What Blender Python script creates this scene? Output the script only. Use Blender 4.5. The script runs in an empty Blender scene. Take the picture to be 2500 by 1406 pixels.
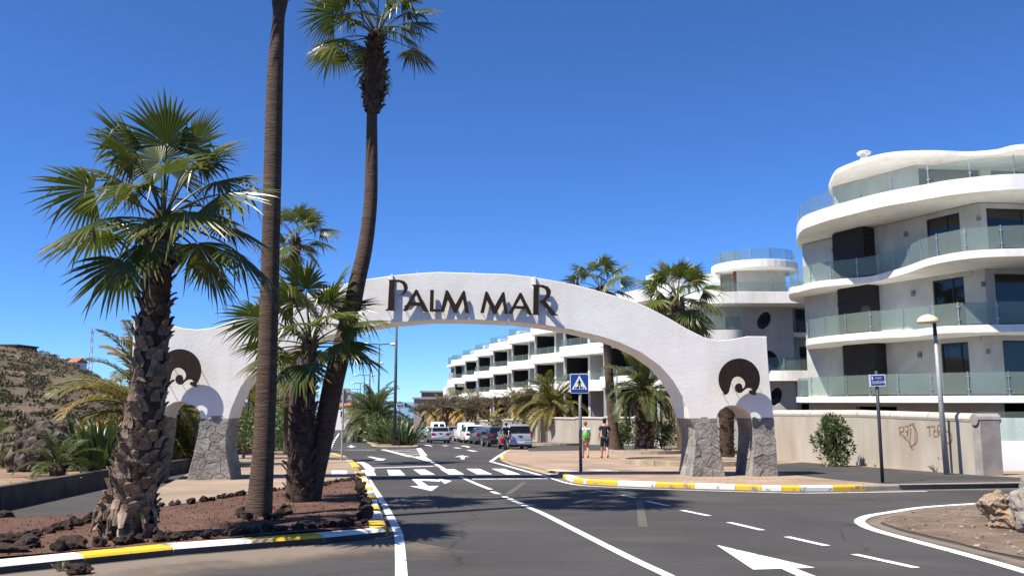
import bpy, bmesh, math, random
from math import sin, cos, tan, pi, radians, atan2, sqrt, hypot
from mathutils import Vector, Matrix, Euler, noise
from mathutils.geometry import tessellate_polygon, delaunay_2d_cdt

scene = bpy.context.scene
COL = scene.collection

# ------------------------------------------------------------------ camera
FPX, CXP, CYP, EYE = 2100.0, 1250.0, 703.0, 1.5
PITCH = math.atan((980.0 - CYP) / FPX)
CP, SP = cos(PITCH), sin(PITCH)
cam_data = bpy.data.cameras.new('camera')
cam_data.sensor_width = 36.0
cam_data.lens = FPX / 2500.0 * 36.0
cam_data.clip_start = 0.1
cam_data.clip_end = 60000.0
cam = bpy.data.objects.new('camera', cam_data)
COL.objects.link(cam)
cam.location = (0, 0, EYE)
cam.rotation_euler = (pi / 2 + PITCH, 0, 0)
scene.camera = cam

# ------------------------------------------------------------------ sky, sun, exposure
SUN = Vector((0.53, 0.35, -1.0)).normalized()          # direction the light travels
SUN_EL = math.asin(-SUN.z)
SUN_AZ = atan2(-SUN.x, -SUN.y)
world = bpy.data.worlds.new('World')
scene.world = world
world.use_nodes = True
wn = world.node_tree.nodes
wl = world.node_tree.links
sky = wn.new('ShaderNodeTexSky')
sky.sky_type = 'NISHITA'
sky.sun_disc = False
sky.sun_elevation = SUN_EL
sky.sun_rotation = SUN_AZ
sky.altitude = 3000
sky.air_density = 1.0
sky.dust_density = 0.0
sky.ozone_density = 10.0
bg = wn['Background']
bg.inputs['Strength'].default_value = 0.098
wb = wn.new('ShaderNodeMixRGB')                        # white balance of the whole sky
wb.blend_type = 'MULTIPLY'
wb.inputs['Fac'].default_value = 1.0
wb.inputs['Color2'].default_value = (0.58, 0.79, 1.0, 1.0)
wl.new(sky.outputs['Color'], wb.inputs['Color1'])
wl.new(wb.outputs['Color'], bg.inputs['Color'])

sun_d = bpy.data.lights.new('sun', 'SUN')
sun_d.energy = 5.0
sun_d.angle = radians(0.53)
sun_d.color = (1.0, 0.94, 0.83)
sun_o = bpy.data.objects.new('sun', sun_d)
COL.objects.link(sun_o)
sun_o.rotation_euler = (-SUN).to_track_quat('Z', 'Y').to_euler()
sun_o.location = (-20, -10, 40)

scene.view_settings.view_transform = 'Standard'
scene.view_settings.look = 'None'
scene.view_settings.exposure = 0.92
scene.view_settings.gamma = 1.0
scene.cycles.max_bounces = 6
scene.cycles.transparent_max_bounces = 10
scene.cycles.use_adaptive_sampling = True

# ------------------------------------------------------------------ pixels to places
def ray(px, py):
    u = (px - CXP) / FPX
    v = (CYP - py) / FPX
    return Vector((u, CP - v * SP, SP + v * CP))
_r = ray(1250, 1040)
SLOPE = -_r.z / _r.y                                   # the street falls away from the camera
def gz(y, h=0.0):
    return -SLOPE * y + h
def G(px, py, h=0.0):                                  # point on the sloping ground, h above it
    d = ray(px, py)
    t = (h - EYE) / (d.z + SLOPE * d.y)
    return Vector((d.x * t, d.y * t, EYE + d.z * t))
def ZP(px, py, z):                                     # point on a level plane
    d = ray(px, py)
    t = (z - EYE) / d.z
    return Vector((d.x * t, d.y * t, z))
def DP(px, py, y):                                     # point at a known depth
    d = ray(px, py)
    t = y / d.y
    return Vector((d.x * t, y, EYE + d.z * t))
def pxw(n, y):                                         # size in metres of n pixels at depth y
    return n * y / FPX
def P(x, y, h=0.0):
    return Vector((x, y, gz(y, h)))

# ------------------------------------------------------------------ materials
MATS = {}
def _nt(name):
    m = bpy.data.materials.new(name)
    m.use_nodes = True
    nt = m.node_tree
    return m, nt, nt.nodes['Principled BSDF']
def rgba(c):
    return (c[0], c[1], c[2], 1.0)
KEEP = {'stucco', 'render_white', 'white_paint', 'lamp_white', 'sign_white', 'plate', 'basalt', 'sign_blue', 'street_blue', 'bag_green', 'car_white', 'car_silver', 'cloth_white', 'lamp_cream', 'boot'}
def dim(c): return None if c is None else tuple(x * 0.82 for x in c)
def mk(name, c1, c2=None, scale=4.0, rough=0.8, bump=0.0, bscale=30.0, metal=0.0, spec=0.3,
       detail=5.0, lo=0.35, hi=0.65, c3=None, scale3=0.6, amt3=0.5, stretch=None, coat=0.0, rand=0.0, streak=None):
    if name not in KEEP:
        c1 = dim(c1); c2 = dim(c2); c3 = dim(c3)
    m, nt, bs = _nt(name)
    n, l = nt.nodes, nt.links
    tc = n.new('ShaderNodeTexCoord')
    co = tc.outputs['Object']
    if stretch:
        mp = n.new('ShaderNodeMapping')
        mp.inputs['Scale'].default_value = stretch
        l.new(co, mp.inputs['Vector'])
        co = mp.outputs['Vector']
    if c2 is None:
        bs.inputs['Base Color'].default_value = rgba(c1)
    else:
        tx = n.new('ShaderNodeTexNoise')
        tx.inputs['Scale'].default_value = scale
        tx.inputs['Detail'].default_value = detail
        l.new(co, tx.inputs['Vector'])
        rp = n.new('ShaderNodeValToRGB')
        rp.color_ramp.elements[0].position = lo
        rp.color_ramp.elements[1].position = hi
        rp.color_ramp.elements[0].color = rgba(c1)
        rp.color_ramp.elements[1].color = rgba(c2)
        l.new(tx.outputs['Fac'], rp.inputs['Fac'])
        out = rp.outputs['Color']
        if c3 is not None:
            t3 = n.new('ShaderNodeTexNoise')
            t3.inputs['Scale'].default_value = scale3
            t3.inputs['Detail'].default_value = 6
            l.new(co, t3.inputs['Vector'])
            r3 = n.new('ShaderNodeMapRange')
            r3.inputs['From Min'].default_value = 0.45
            r3.inputs['From Max'].default_value = 0.7
            r3.inputs['To Max'].default_value = amt3
            l.new(t3.outputs['Fac'], r3.inputs['Value'])
            mx = n.new('ShaderNodeMixRGB')
            l.new(r3.outputs['Result'], mx.inputs['Fac'])
            l.new(out, mx.inputs['Color1'])
            mx.inputs['Color2'].default_value = rgba(c3)
            out = mx.outputs['Color']
        if streak is not None:                         # rain streaks running down a wall
            sc_, amt, sx = streak
            mp2 = n.new('ShaderNodeMapping'); mp2.inputs['Scale'].default_value = (sx, sx, 0.22)
            l.new(tc.outputs['Object'], mp2.inputs['Vector'])
            ts = n.new('ShaderNodeTexNoise'); ts.inputs['Scale'].default_value = 1.0; ts.inputs['Detail'].default_value = 7
            l.new(mp2.outputs['Vector'], ts.inputs['Vector'])
            rs = n.new('ShaderNodeMapRange'); rs.inputs['From Min'].default_value = 0.52; rs.inputs['From Max'].default_value = 0.78; rs.inputs['To Max'].default_value = amt
            l.new(ts.outputs['Fac'], rs.inputs['Value'])
            ms = n.new('ShaderNodeMixRGB'); l.new(rs.outputs['Result'], ms.inputs['Fac'])
            l.new(out, ms.inputs['Color1']); ms.inputs['Color2'].default_value = rgba(sc_)
            out = ms.outputs['Color']
        if rand > 0:
            oi = n.new('ShaderNodeObjectInfo')
            rr = n.new('ShaderNodeMapRange'); rr.inputs['To Min'].default_value = 1 - rand; rr.inputs['To Max'].default_value = 1 + rand
            l.new(oi.outputs['Random'], rr.inputs['Value'])
            mr = n.new('ShaderNodeMixRGB'); mr.blend_type = 'MULTIPLY'; mr.inputs['Fac'].default_value = 1
            l.new(out, mr.inputs['Color1']); l.new(rr.outputs['Result'], mr.inputs['Color2'])
            out = mr.outputs['Color']
        l.new(out, bs.inputs['Base Color'])
    bs.inputs['Roughness'].default_value = rough
    bs.inputs['Metallic'].default_value = metal
    bs.inputs['Specular IOR Level'].default_value = spec
    bs.inputs['Coat Weight'].default_value = coat
    if bump > 0:
        tb = n.new('ShaderNodeTexNoise')
        tb.inputs['Scale'].default_value = bscale
        tb.inputs['Detail'].default_value = 6
        l.new(co, tb.inputs['Vector'])
        bp = n.new('ShaderNodeBump')
        bp.inputs['Strength'].default_value = 1.0
        bp.inputs['Distance'].default_value = bump
        l.new(tb.outputs['Fac'], bp.inputs['Height'])
        l.new(bp.outputs['Normal'], bs.inputs['Normal'])
    MATS[name] = m
    return m

mk('soil', (0.20, 0.125, 0.075), (0.30, 0.20, 0.13), 2.2, 0.95, 0.03, 14, c3=(0.36, 0.27, 0.19), scale3=0.35, amt3=0.6)
mk('red_soil', (0.085, 0.042, 0.029), (0.15, 0.078, 0.052), 9, 0.95, 0.02, 60, c3=(0.20, 0.12, 0.09), scale3=1.1, amt3=0.45)
mk('island_soil', (0.12, 0.082, 0.058), (0.20, 0.142, 0.102), 2.4, 0.95, 0.02, 20, c3=(0.26, 0.20, 0.15), scale3=0.8, amt3=0.5)
mk('terrain', (0.16, 0.115, 0.07), (0.26, 0.19, 0.12), 0.25, 0.95, 0.2, 1.6, c3=(0.11, 0.11, 0.055), scale3=0.08, amt3=0.7)
mk('hill', (0.085, 0.060, 0.040), (0.165, 0.118, 0.078), 0.16, 0.95, 0.7, 0.7, c3=(0.085, 0.085, 0.045), scale3=0.05, amt3=0.65)
mk('concrete', (0.30, 0.27, 0.235), (0.40, 0.365, 0.32), 3.0, 0.9, 0.006, 40, c3=(0.22, 0.19, 0.16), scale3=0.8, amt3=0.4)
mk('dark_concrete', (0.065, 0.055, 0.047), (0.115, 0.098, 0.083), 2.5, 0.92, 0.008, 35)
mk('beige_wall', (0.40, 0.36, 0.295), (0.49, 0.445, 0.375), 1.4, 0.9, 0.006, 30, c3=(0.36, 0.26, 0.18), scale3=0.5, amt3=0.5, stretch=(1, 1, 0.35), streak=((0.24, 0.20, 0.165), 0.5, 2.6))
mk('coping', (0.50, 0.46, 0.40), (0.58, 0.54, 0.47), 3, 0.85, 0.004, 30)
mk('beige_kerb', (0.36, 0.29, 0.22), (0.47, 0.39, 0.30), 4, 0.9, 0.006, 40, c3=(0.24, 0.19, 0.15), scale3=1.5, amt3=0.5)
mk('render_white', (0.70, 0.69, 0.66), (0.77, 0.76, 0.73), 1.2, 0.85, 0.010, 11, c3=(0.60, 0.57, 0.52), scale3=0.7, amt3=0.5, streak=((0.42, 0.38, 0.32), 0.45, 3.0))
mk('render_wall', (0.46, 0.455, 0.44), (0.55, 0.545, 0.525), 1.6, 0.88, 0.012, 14, c3=(0.40, 0.385, 0.36), scale3=0.6, amt3=0.6, streak=((0.34, 0.32, 0.29), 0.4, 2.2))  # white render, shade of the walls greyed into its colour, plus rain streaks
mk('stucco', (0.73, 0.70, 0.655), (0.79, 0.76, 0.715), 1.6, 0.88, 0.0045, 13, c3=(0.68, 0.64, 0.58), scale3=0.45, amt3=0.5, streak=((0.55, 0.50, 0.43), 0.35, 2.0))
mk('white_paint', (0.74, 0.73, 0.70), (0.80, 0.79, 0.77), 2.0, 0.7, 0.003, 20)
mk('grey_wall', (0.33, 0.335, 0.34), (0.40, 0.40, 0.405), 1.0, 0.85, 0.004, 20)
mk('cream_wall', (0.70, 0.58, 0.36), (0.76, 0.65, 0.42), 1.0, 0.85, 0.004, 20)
mk('brown_wall', (0.26, 0.20, 0.16), (0.36, 0.29, 0.24), 0.6, 0.9)
mk('tile_roof', (0.36, 0.13, 0.07), (0.46, 0.20, 0.11), 2.0, 0.85)
mk('rust_steel', (0.013, 0.006, 0.005), (0.024, 0.011, 0.008), 6, 0.75, 0.002, 60)
mk('mortar', (0.18, 0.168, 0.15), (0.27, 0.25, 0.225), 5, 0.95, 0.01, 40)
mk('basalt', (0.18, 0.168, 0.152), (0.275, 0.255, 0.23), 5, 0.88, 0.03, 12, c3=(0.31, 0.265, 0.215), scale3=1.8, amt3=0.5, rand=0.2)
mk('lava', (0.030, 0.022, 0.019), (0.105, 0.070, 0.056), 9, 0.95, 0.05, 22, c3=(0.16, 0.085, 0.06), scale3=2.0, amt3=0.6, rand=0.45)
mk('boulder', (0.032, 0.025, 0.023), (0.115, 0.088, 0.070), 3.5, 0.92, 0.08, 7, c3=(0.27, 0.21, 0.155), scale3=1.2, amt3=0.55)
mk('ochre_rock', (0.38, 0.24, 0.13), (0.48, 0.40, 0.32), 3.0, 0.92, 0.04, 12, c3=(0.10, 0.07, 0.05), scale3=3.2, amt3=0.9)
mk('pale_rock', (0.25, 0.22, 0.19), (0.36, 0.325, 0.285), 4.0, 0.92, 0.03, 14)
mk('bark_ring', (0.062, 0.040, 0.029), (0.125, 0.083, 0.058), 5.0, 0.92, 0.02, 8, stretch=(1.0, 1.0, 9.0), c3=(0.17, 0.12, 0.085), scale3=1.2, amt3=0.4)
mk('bark_dark', (0.035, 0.022, 0.016), (0.09, 0.058, 0.040), 8.0, 0.95, 0.03, 20)
mk('boot', (0.075, 0.049, 0.034), (0.24, 0.175, 0.125), 7.0, 0.9, 0.01, 40, c3=(0.31, 0.24, 0.175), scale3=3.0, amt3=0.6, rand=0.35)
mk('boot_dark', (0.040, 0.024, 0.017), (0.125, 0.082, 0.055), 7.0, 0.92, 0.01, 40, c3=(0.22, 0.16, 0.115), scale3=3.0, amt3=0.4, rand=0.4)
mk('dead_leaf', (0.33, 0.22, 0.11), (0.46, 0.34, 0.18), 6, 0.85)
mk('twig', (0.11, 0.078, 0.060), (0.20, 0.150, 0.115), 3, 0.95)
mk('steel', (0.42, 0.43, 0.44), (0.52, 0.53, 0.54), 8, 0.42, metal=0.7, spec=0.5)
mk('grey_pole', (0.17, 0.18, 0.19), (0.24, 0.25, 0.26), 6, 0.6, metal=0.2)
mk('galvanised', (0.36, 0.355, 0.35), (0.45, 0.44, 0.43), 8, 0.6, metal=0.3)
mk('dark_pole', (0.030, 0.034, 0.045), (0.05, 0.055, 0.07), 6, 0.5)
mk('teal_pole', (0.055, 0.075, 0.085), (0.09, 0.115, 0.125), 3, 0.55)
mk('lamp_cream', (0.66, 0.56, 0.36), None, rough=0.5)
mk('lamp_white', (0.72, 0.73, 0.74), None, rough=0.4)
mk('sign_blue', (0.010, 0.050, 0.28), None, rough=0.35, spec=0.5)
mk('street_blue', (0.018, 0.040, 0.22), None, rough=0.4, spec=0.5)
mk('sign_white', (0.72, 0.74, 0.76), None, rough=0.4, spec=0.5)
mk('sign_black', (0.010, 0.011, 0.015), None, rough=0.5)
mk('sign_back', (0.36, 0.36, 0.35), (0.43, 0.43, 0.42), 5, 0.5, metal=0.3)
mk('frame_dark', (0.012, 0.012, 0.015), None, rough=0.45, spec=0.5)
mk('dark_pane', (0.010, 0.011, 0.013), None, rough=0.35, spec=0.2)
mk('louvre', (0.030, 0.025, 0.026), (0.042, 0.036, 0.036), 3, 0.6)
mk('pane', (0.006, 0.008, 0.010), None, rough=0.04, spec=0.6)
mk('interior', (0.035, 0.033, 0.032), None, rough=0.9)
mk('graffiti', (0.15, 0.075, 0.055), (0.30, 0.19, 0.15), 8, 0.85)
mk('terracotta', (0.20, 0.07, 0.04), (0.28, 0.11, 0.07), 4, 0.8)
mk('mast_red', (0.42, 0.09, 0.07), None, rough=0.6)
mk('mast_white', (0.62, 0.62, 0.62), None, rough=0.6)
mk('skin', (0.48, 0.26, 0.17), (0.54, 0.30, 0.20), 8, 0.6)
mk('hair_ginger', (0.20, 0.075, 0.025), (0.30, 0.12, 0.045), 30, 0.6)
mk('hair_dark', (0.012, 0.010, 0.010), None, rough=0.6)
mk('cloth_white', (0.70, 0.70, 0.68), None, rough=0.9)
mk('cloth_navy', (0.018, 0.020, 0.034), (0.03, 0.032, 0.05), 9, 0.9)
mk('cloth_black', (0.012, 0.012, 0.014), None, rough=0.9)
mk('cloth_grey', (0.16, 0.17, 0.19), None, rough=0.9)
mk('cloth_pink', (0.55, 0.30, 0.22), None, rough=0.9)
mk('bag_green', (0.05, 0.42, 0.03), (0.08, 0.52, 0.05), 12, 0.5)
mk('bag_red', (0.50, 0.02, 0.02), None, rough=0.6)
mk('shoe', (0.05, 0.04, 0.035), None, rough=0.8)
mk('tyre', (0.012, 0.012, 0.013), None, rough=0.85)
mk('rim', (0.40, 0.41, 0.42), None, rough=0.35, metal=0.8)
mk('car_glass', (0.008, 0.010, 0.011), None, rough=0.05, spec=0.7)
mk('tail_light', (0.36, 0.012, 0.012), None, rough=0.15, spec=0.6)
mk('plate', (0.62, 0.63, 0.64), None, rough=0.5)
mk('black_plastic', (0.016, 0.016, 0.017), None, rough=0.6)
for nm, c, mt in (('car_silver', (0.46, 0.47, 0.50), 0.55), ('car_white', (0.74, 0.74, 0.73), 0.0),
                  ('car_grey', (0.13, 0.14, 0.17), 0.4), ('car_black', (0.016, 0.020, 0.022), 0.2),
                  ('car_teal', (0.10, 0.14, 0.155), 0.4), ('car_blue_silver', (0.33, 0.35, 0.40), 0.5)):
    mk(nm, c, None, rough=0.32, metal=mt, spec=0.5, coat=0.6)

def asphalt():
    m, nt, bs = _nt('asphalt')
    n, l = nt.nodes, nt.links
    tc = n.new('ShaderNodeTexCoord')
    big = n.new('ShaderNodeTexNoise'); big.inputs['Scale'].default_value = 0.28; big.inputs['Detail'].default_value = 6
    l.new(tc.outputs['Object'], big.inputs['Vector'])
    rp = n.new('ShaderNodeValToRGB')
    rp.color_ramp.elements[0].position = 0.33; rp.color_ramp.elements[1].position = 0.70
    rp.color_ramp.elements[0].color = rgba((0.039, 0.0365, 0.035)); rp.color_ramp.elements[1].color = rgba((0.061, 0.0575, 0.055))
    l.new(big.outputs['Fac'], rp.inputs['Fac'])
    sp = n.new('ShaderNodeTexNoise'); sp.inputs['Scale'].default_value = 90; sp.inputs['Detail'].default_value = 4
    l.new(tc.outputs['Object'], sp.inputs['Vector'])
    r2 = n.new('ShaderNodeMapRange')
    r2.inputs['From Min'].default_value = 0.3; r2.inputs['From Max'].default_value = 0.7
    r2.inputs['To Min'].default_value = 0.62; r2.inputs['To Max'].default_value = 1.4
    l.new(sp.outputs['Fac'], r2.inputs['Value'])
    mul = n.new('ShaderNodeMixRGB'); mul.blend_type = 'MULTIPLY'; mul.inputs['Fac'].default_value = 1
    l.new(rp.outputs['Color'], mul.inputs['Color1']); l.new(r2.outputs['Result'], mul.inputs['Color2'])
    # dust blown over the old surface
    du = n.new('ShaderNodeTexNoise'); du.inputs['Scale'].default_value = 0.9; du.inputs['Detail'].default_value = 8
    mp = n.new('ShaderNodeMapping'); mp.inputs['Scale'].default_value = (0.35, 1.3, 1)
    l.new(tc.outputs['Object'], mp.inputs['Vector']); l.new(mp.outputs['Vector'], du.inputs['Vector'])
    r3 = n.new('ShaderNodeMapRange'); r3.inputs['From Min'].default_value = 0.5; r3.inputs['From Max'].default_value = 0.85
    r3.inputs['To Max'].default_value = 0.62
    l.new(du.outputs['Fac'], r3.inputs['Value'])
    mx = n.new('ShaderNodeMixRGB'); l.new(r3.outputs['Result'], mx.inputs['Fac'])
    l.new(mul.outputs['Color'], mx.inputs['Color1']); mx.inputs['Color2'].default_value = rgba((0.105, 0.090, 0.074))
    # hairline cracks
    vo = n.new('ShaderNodeTexVoronoi'); vo.feature = 'DISTANCE_TO_EDGE'; vo.inputs['Scale'].default_value = 0.17
    wp = n.new('ShaderNodeTexNoise'); wp.inputs['Scale'].default_value = 1.2; wp.inputs['Detail'].default_value = 5
    l.new(tc.outputs['Object'], wp.inputs['Vector'])
    ad = n.new('ShaderNodeMixRGB'); ad.blend_type = 'ADD'; ad.inputs['Fac'].default_value = 0.7
    l.new(tc.outputs['Object'], ad.inputs['Color1']); l.new(wp.outputs['Color'], ad.inputs['Color2'])
    l.new(ad.outputs['Color'], vo.inputs['Vector'])
    r4 = n.new('ShaderNodeMapRange'); r4.inputs['From Min'].default_value = 0.0; r4.inputs['From Max'].default_value = 0.0045
    r4.inputs['To Min'].default_value = 0.55; r4.inputs['To Max'].default_value = 1.0
    l.new(vo.outputs['Distance'], r4.inputs['Value'])
    m2 = n.new('ShaderNodeMixRGB'); m2.blend_type = 'MULTIPLY'; m2.inputs['Fac'].default_value = 1
    l.new(mx.outputs['Color'], m2.inputs['Color1']); l.new(r4.outputs['Result'], m2.inputs['Color2'])
    l.new(m2.outputs['Color'], bs.inputs['Base Color'])
    bs.inputs['Roughness'].default_value = 0.85
    bs.inputs['Specular IOR Level'].default_value = 0.3
    bp = n.new('ShaderNodeBump'); bp.inputs['Distance'].default_value = 0.006; bp.inputs['Strength'].default_value = 0.8
    l.new(sp.outputs['Fac'], bp.inputs['Height']); l.new(bp.outputs['Normal'], bs.inputs['Normal'])
    MATS['asphalt'] = m
asphalt()

def worn_paint(name, c, under, lo=0.60, hi=0.72, scale=7.0):
    m, nt, bs = _nt(name)
    n, l = nt.nodes, nt.links
    tc = n.new('ShaderNodeTexCoord')
    t = n.new('ShaderNodeTexNoise'); t.inputs['Scale'].default_value = scale; t.inputs['Detail'].default_value = 8
    t.inputs['Roughness'].default_value = 0.65
    ge = n.new('ShaderNodeNewGeometry')
    l.new(ge.outputs['Position'], t.inputs['Vector'])
    r = n.new('ShaderNodeMapRange'); r.inputs['From Min'].default_value = lo; r.inputs['From Max'].default_value = hi
    l.new(t.outputs['Fac'], r.inputs['Value'])
    t2 = n.new('ShaderNodeTexNoise'); t2.inputs['Scale'].default_value = 2.5; t2.inputs['Detail'].default_value = 5
    l.new(ge.outputs['Position'], t2.inputs['Vector'])
    r2 = n.new('ShaderNodeMapRange'); r2.inputs['To Min'].default_value = 0.82; r2.inputs['To Max'].default_value = 1.08
    l.new(t2.outputs['Fac'], r2.inputs['Value'])
    mu = n.new('ShaderNodeMixRGB'); mu.blend_type = 'MULTIPLY'; mu.inputs['Fac'].default_value = 1
    mu.inputs['Color1'].default_value = rgba(c); l.new(r2.outputs['Result'], mu.inputs['Color2'])
    mx = n.new('ShaderNodeMixRGB'); l.new(r.outputs['Result'], mx.inputs['Fac'])
    l.new(mu.outputs['Color'], mx.inputs['Color1']); mx.inputs['Color2'].default_value = rgba(under)
    l.new(mx.outputs['Color'], bs.inputs['Base Color'])
    bs.inputs['Roughness'].default_value = 0.75
    bp = n.new('ShaderNodeBump'); bp.inputs['Distance'].default_value = 0.004
    l.new(t.outputs['Fac'], bp.inputs['Height']); l.new(bp.outputs['Normal'], bs.inputs['Normal'])
    MATS[name] = m
worn_paint('road_paint', (0.76, 0.76, 0.74), (0.14, 0.135, 0.13), 0.57, 0.66, 7.0)
worn_paint('faint_paint', (0.105, 0.088, 0.062), (0.07, 0.067, 0.065), 0.45, 0.6, 6.0)
worn_paint('kerb_yellow', (0.72, 0.42, 0.018), (0.25, 0.20, 0.14), 0.545, 0.60, 4.0)
worn_paint('kerb_white', (0.74, 0.72, 0.66), (0.32, 0.28, 0.23), 0.57, 0.63, 4.0)
worn_paint('kerb_grey', (0.30, 0.26, 0.20), (0.17, 0.145, 0.12), 0.5, 0.65, 5.0)

def pavers(name, c1, c2, mort, rot):
    m, nt, bs = _nt(name)
    n, l = nt.nodes, nt.links
    tc = n.new('ShaderNodeTexCoord')
    mp = n.new('ShaderNodeMapping'); mp.inputs['Rotation'].default_value = (0, 0, rot)
    l.new(tc.outputs['Object'], mp.inputs['Vector'])
    br = n.new('ShaderNodeTexBrick')
    br.inputs['Scale'].default_value = 1.0
    br.inputs['Brick Width'].default_value = 0.40; br.inputs['Row Height'].default_value = 0.20
    br.inputs['Mortar Size'].default_value = 0.012
    br.inputs['Color1'].default_value = rgba(c1); br.inputs['Color2'].default_value = rgba(c2); br.inputs['Mortar'].default_value = rgba(mort)
    l.new(mp.outputs['Vector'], br.inputs['Vector'])
    t = n.new('ShaderNodeTexNoise'); t.inputs['Scale'].default_value = 0.5; t.inputs['Detail'].default_value = 7
    l.new(tc.outputs['Object'], t.inputs['Vector'])
    r = n.new('ShaderNodeMapRange'); r.inputs['From Min'].default_value = 0.35; r.inputs['From Max'].default_value = 0.7
    r.inputs['To Min'].default_value = 0.78; r.inputs['To Max'].default_value = 1.15
    l.new(t.outputs['Fac'], r.inputs['Value'])
    mu = n.new('ShaderNodeMixRGB'); mu.blend_type = 'MULTIPLY'; mu.inputs['Fac'].default_value = 1
    l.new(br.outputs['Color'], mu.inputs['Color1']); l.new(r.outputs['Result'], mu.inputs['Color2'])
    l.new(mu.outputs['Color'], bs.inputs['Base Color'])
    bs.inputs['Roughness'].default_value = 0.9
    bp = n.new('ShaderNodeBump'); bp.inputs['Distance'].default_value = 0.006; bp.inputs['Strength'].default_value = 0.6
    l.new(br.outputs['Fac'], bp.inputs['Height']); bp.invert = True
    l.new(bp.outputs['Normal'], bs.inputs['Normal'])
    MATS[name] = m
pavers('pavers', (0.285, 0.195, 0.133), (0.345, 0.247, 0.173), (0.222, 0.157, 0.11), 0.25)
pavers('pavers_pale', (0.255, 0.19, 0.135), (0.30, 0.225, 0.163), (0.215, 0.158, 0.115), 0.1)

def glassy(name, tint, body, opacity, rough=0.06):
    m, nt, bs = _nt(name)
    n, l = nt.nodes, nt.links
    out = n['Material Output']
    bs.inputs['Base Color'].default_value = rgba(body)
    bs.inputs['Roughness'].default_value = rough
    bs.inputs['Specular IOR Level'].default_value = 0.6
    tr = n.new('ShaderNodeBsdfTransparent'); tr.inputs['Color'].default_value = rgba(tint)
    mx = n.new('ShaderNodeMixShader'); mx.inputs['Fac'].default_value = opacity
    l.new(tr.outputs['BSDF'], mx.inputs[1]); l.new(bs.outputs['BSDF'], mx.inputs[2])
    l.new(mx.outputs['Shader'], out.inputs['Surface'])
    MATS[name] = m
glassy('rail_glass', (0.84, 0.92, 0.91), (0.30, 0.34, 0.32), 0.14)
glassy('frost_glass', (0.80, 0.91, 0.88), (0.31, 0.35, 0.31), 0.25, 0.10)

def leafmat(name, green, green2, dry, rough=0.42, trans=0.28):
    m, nt, bs = _nt(name)
    n, l = nt.nodes, nt.links
    at = n.new('ShaderNodeAttribute'); at.attribute_name = 'leafmix'
    oi = n.new('ShaderNodeObjectInfo')
    mxa = n.new('ShaderNodeMixRGB'); l.new(oi.outputs['Random'], mxa.inputs['Fac'])
    mxa.inputs['Color1'].default_value = rgba(green); mxa.inputs['Color2'].default_value = rgba(green2)
    mxb = n.new('ShaderNodeMixRGB'); l.new(at.outputs['Fac'], mxb.inputs['Fac'])
    l.new(mxa.outputs['Color'], mxb.inputs['Color1']); mxb.inputs['Color2'].default_value = rgba(dry)
    l.new(mxb.outputs['Color'], bs.inputs['Base Color'])
    bs.inputs['Roughness'].default_value = rough
    bs.inputs['Specular IOR Level'].default_value = 0.45
    tl = n.new('ShaderNodeBsdfTranslucent')
    br = n.new('ShaderNodeMixRGB'); br.blend_type = 'MULTIPLY'; br.inputs['Fac'].default_value = 1
    l.new(mxb.outputs['Color'], br.inputs['Color1']); br.inputs['Color2'].default_value = (1.5, 1.7, 0.7, 1)
    l.new(br.outputs['Color'], tl.inputs['Color'])
    ms = n.new('ShaderNodeMixShader'); ms.inputs['Fac'].default_value = trans
    l.new(bs.outputs['BSDF'], ms.inputs[1]); l.new(tl.outputs['BSDF'], ms.inputs[2])
    l.new(ms.outputs['Shader'], n['Material Output'].inputs['Surface'])
    MATS[name] = m
leafmat('fan_leaf', (0.031, 0.056, 0.012), (0.080, 0.103, 0.018), (0.36, 0.26, 0.10), 0.34, 0.22)
leafmat('date_leaf', (0.046, 0.068, 0.016), (0.105, 0.105, 0.025), (0.38, 0.24, 0.07), 0.5)
leafmat('date_leaf_dark', (0.030, 0.055, 0.020), (0.060, 0.085, 0.024), (0.22, 0.16, 0.06), 0.5)
leafmat('blade_leaf', (0.030, 0.060, 0.028), (0.050, 0.085, 0.035), (0.20, 0.17, 0.08), 0.4, 0.15)
leafmat('bush_leaf', (0.035, 0.075, 0.018), (0.070, 0.115, 0.030), (0.16, 0.15, 0.06), 0.45, 0.2)
leafmat('dull_leaf', (0.075, 0.085, 0.045), (0.115, 0.115, 0.060), (0.24, 0.19, 0.11), 0.7, 0.1)
leafmat('scrub_leaf', (0.105, 0.078, 0.050), (0.105, 0.078, 0.050), (0.075, 0.078, 0.045), 0.8, 0.1)

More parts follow.
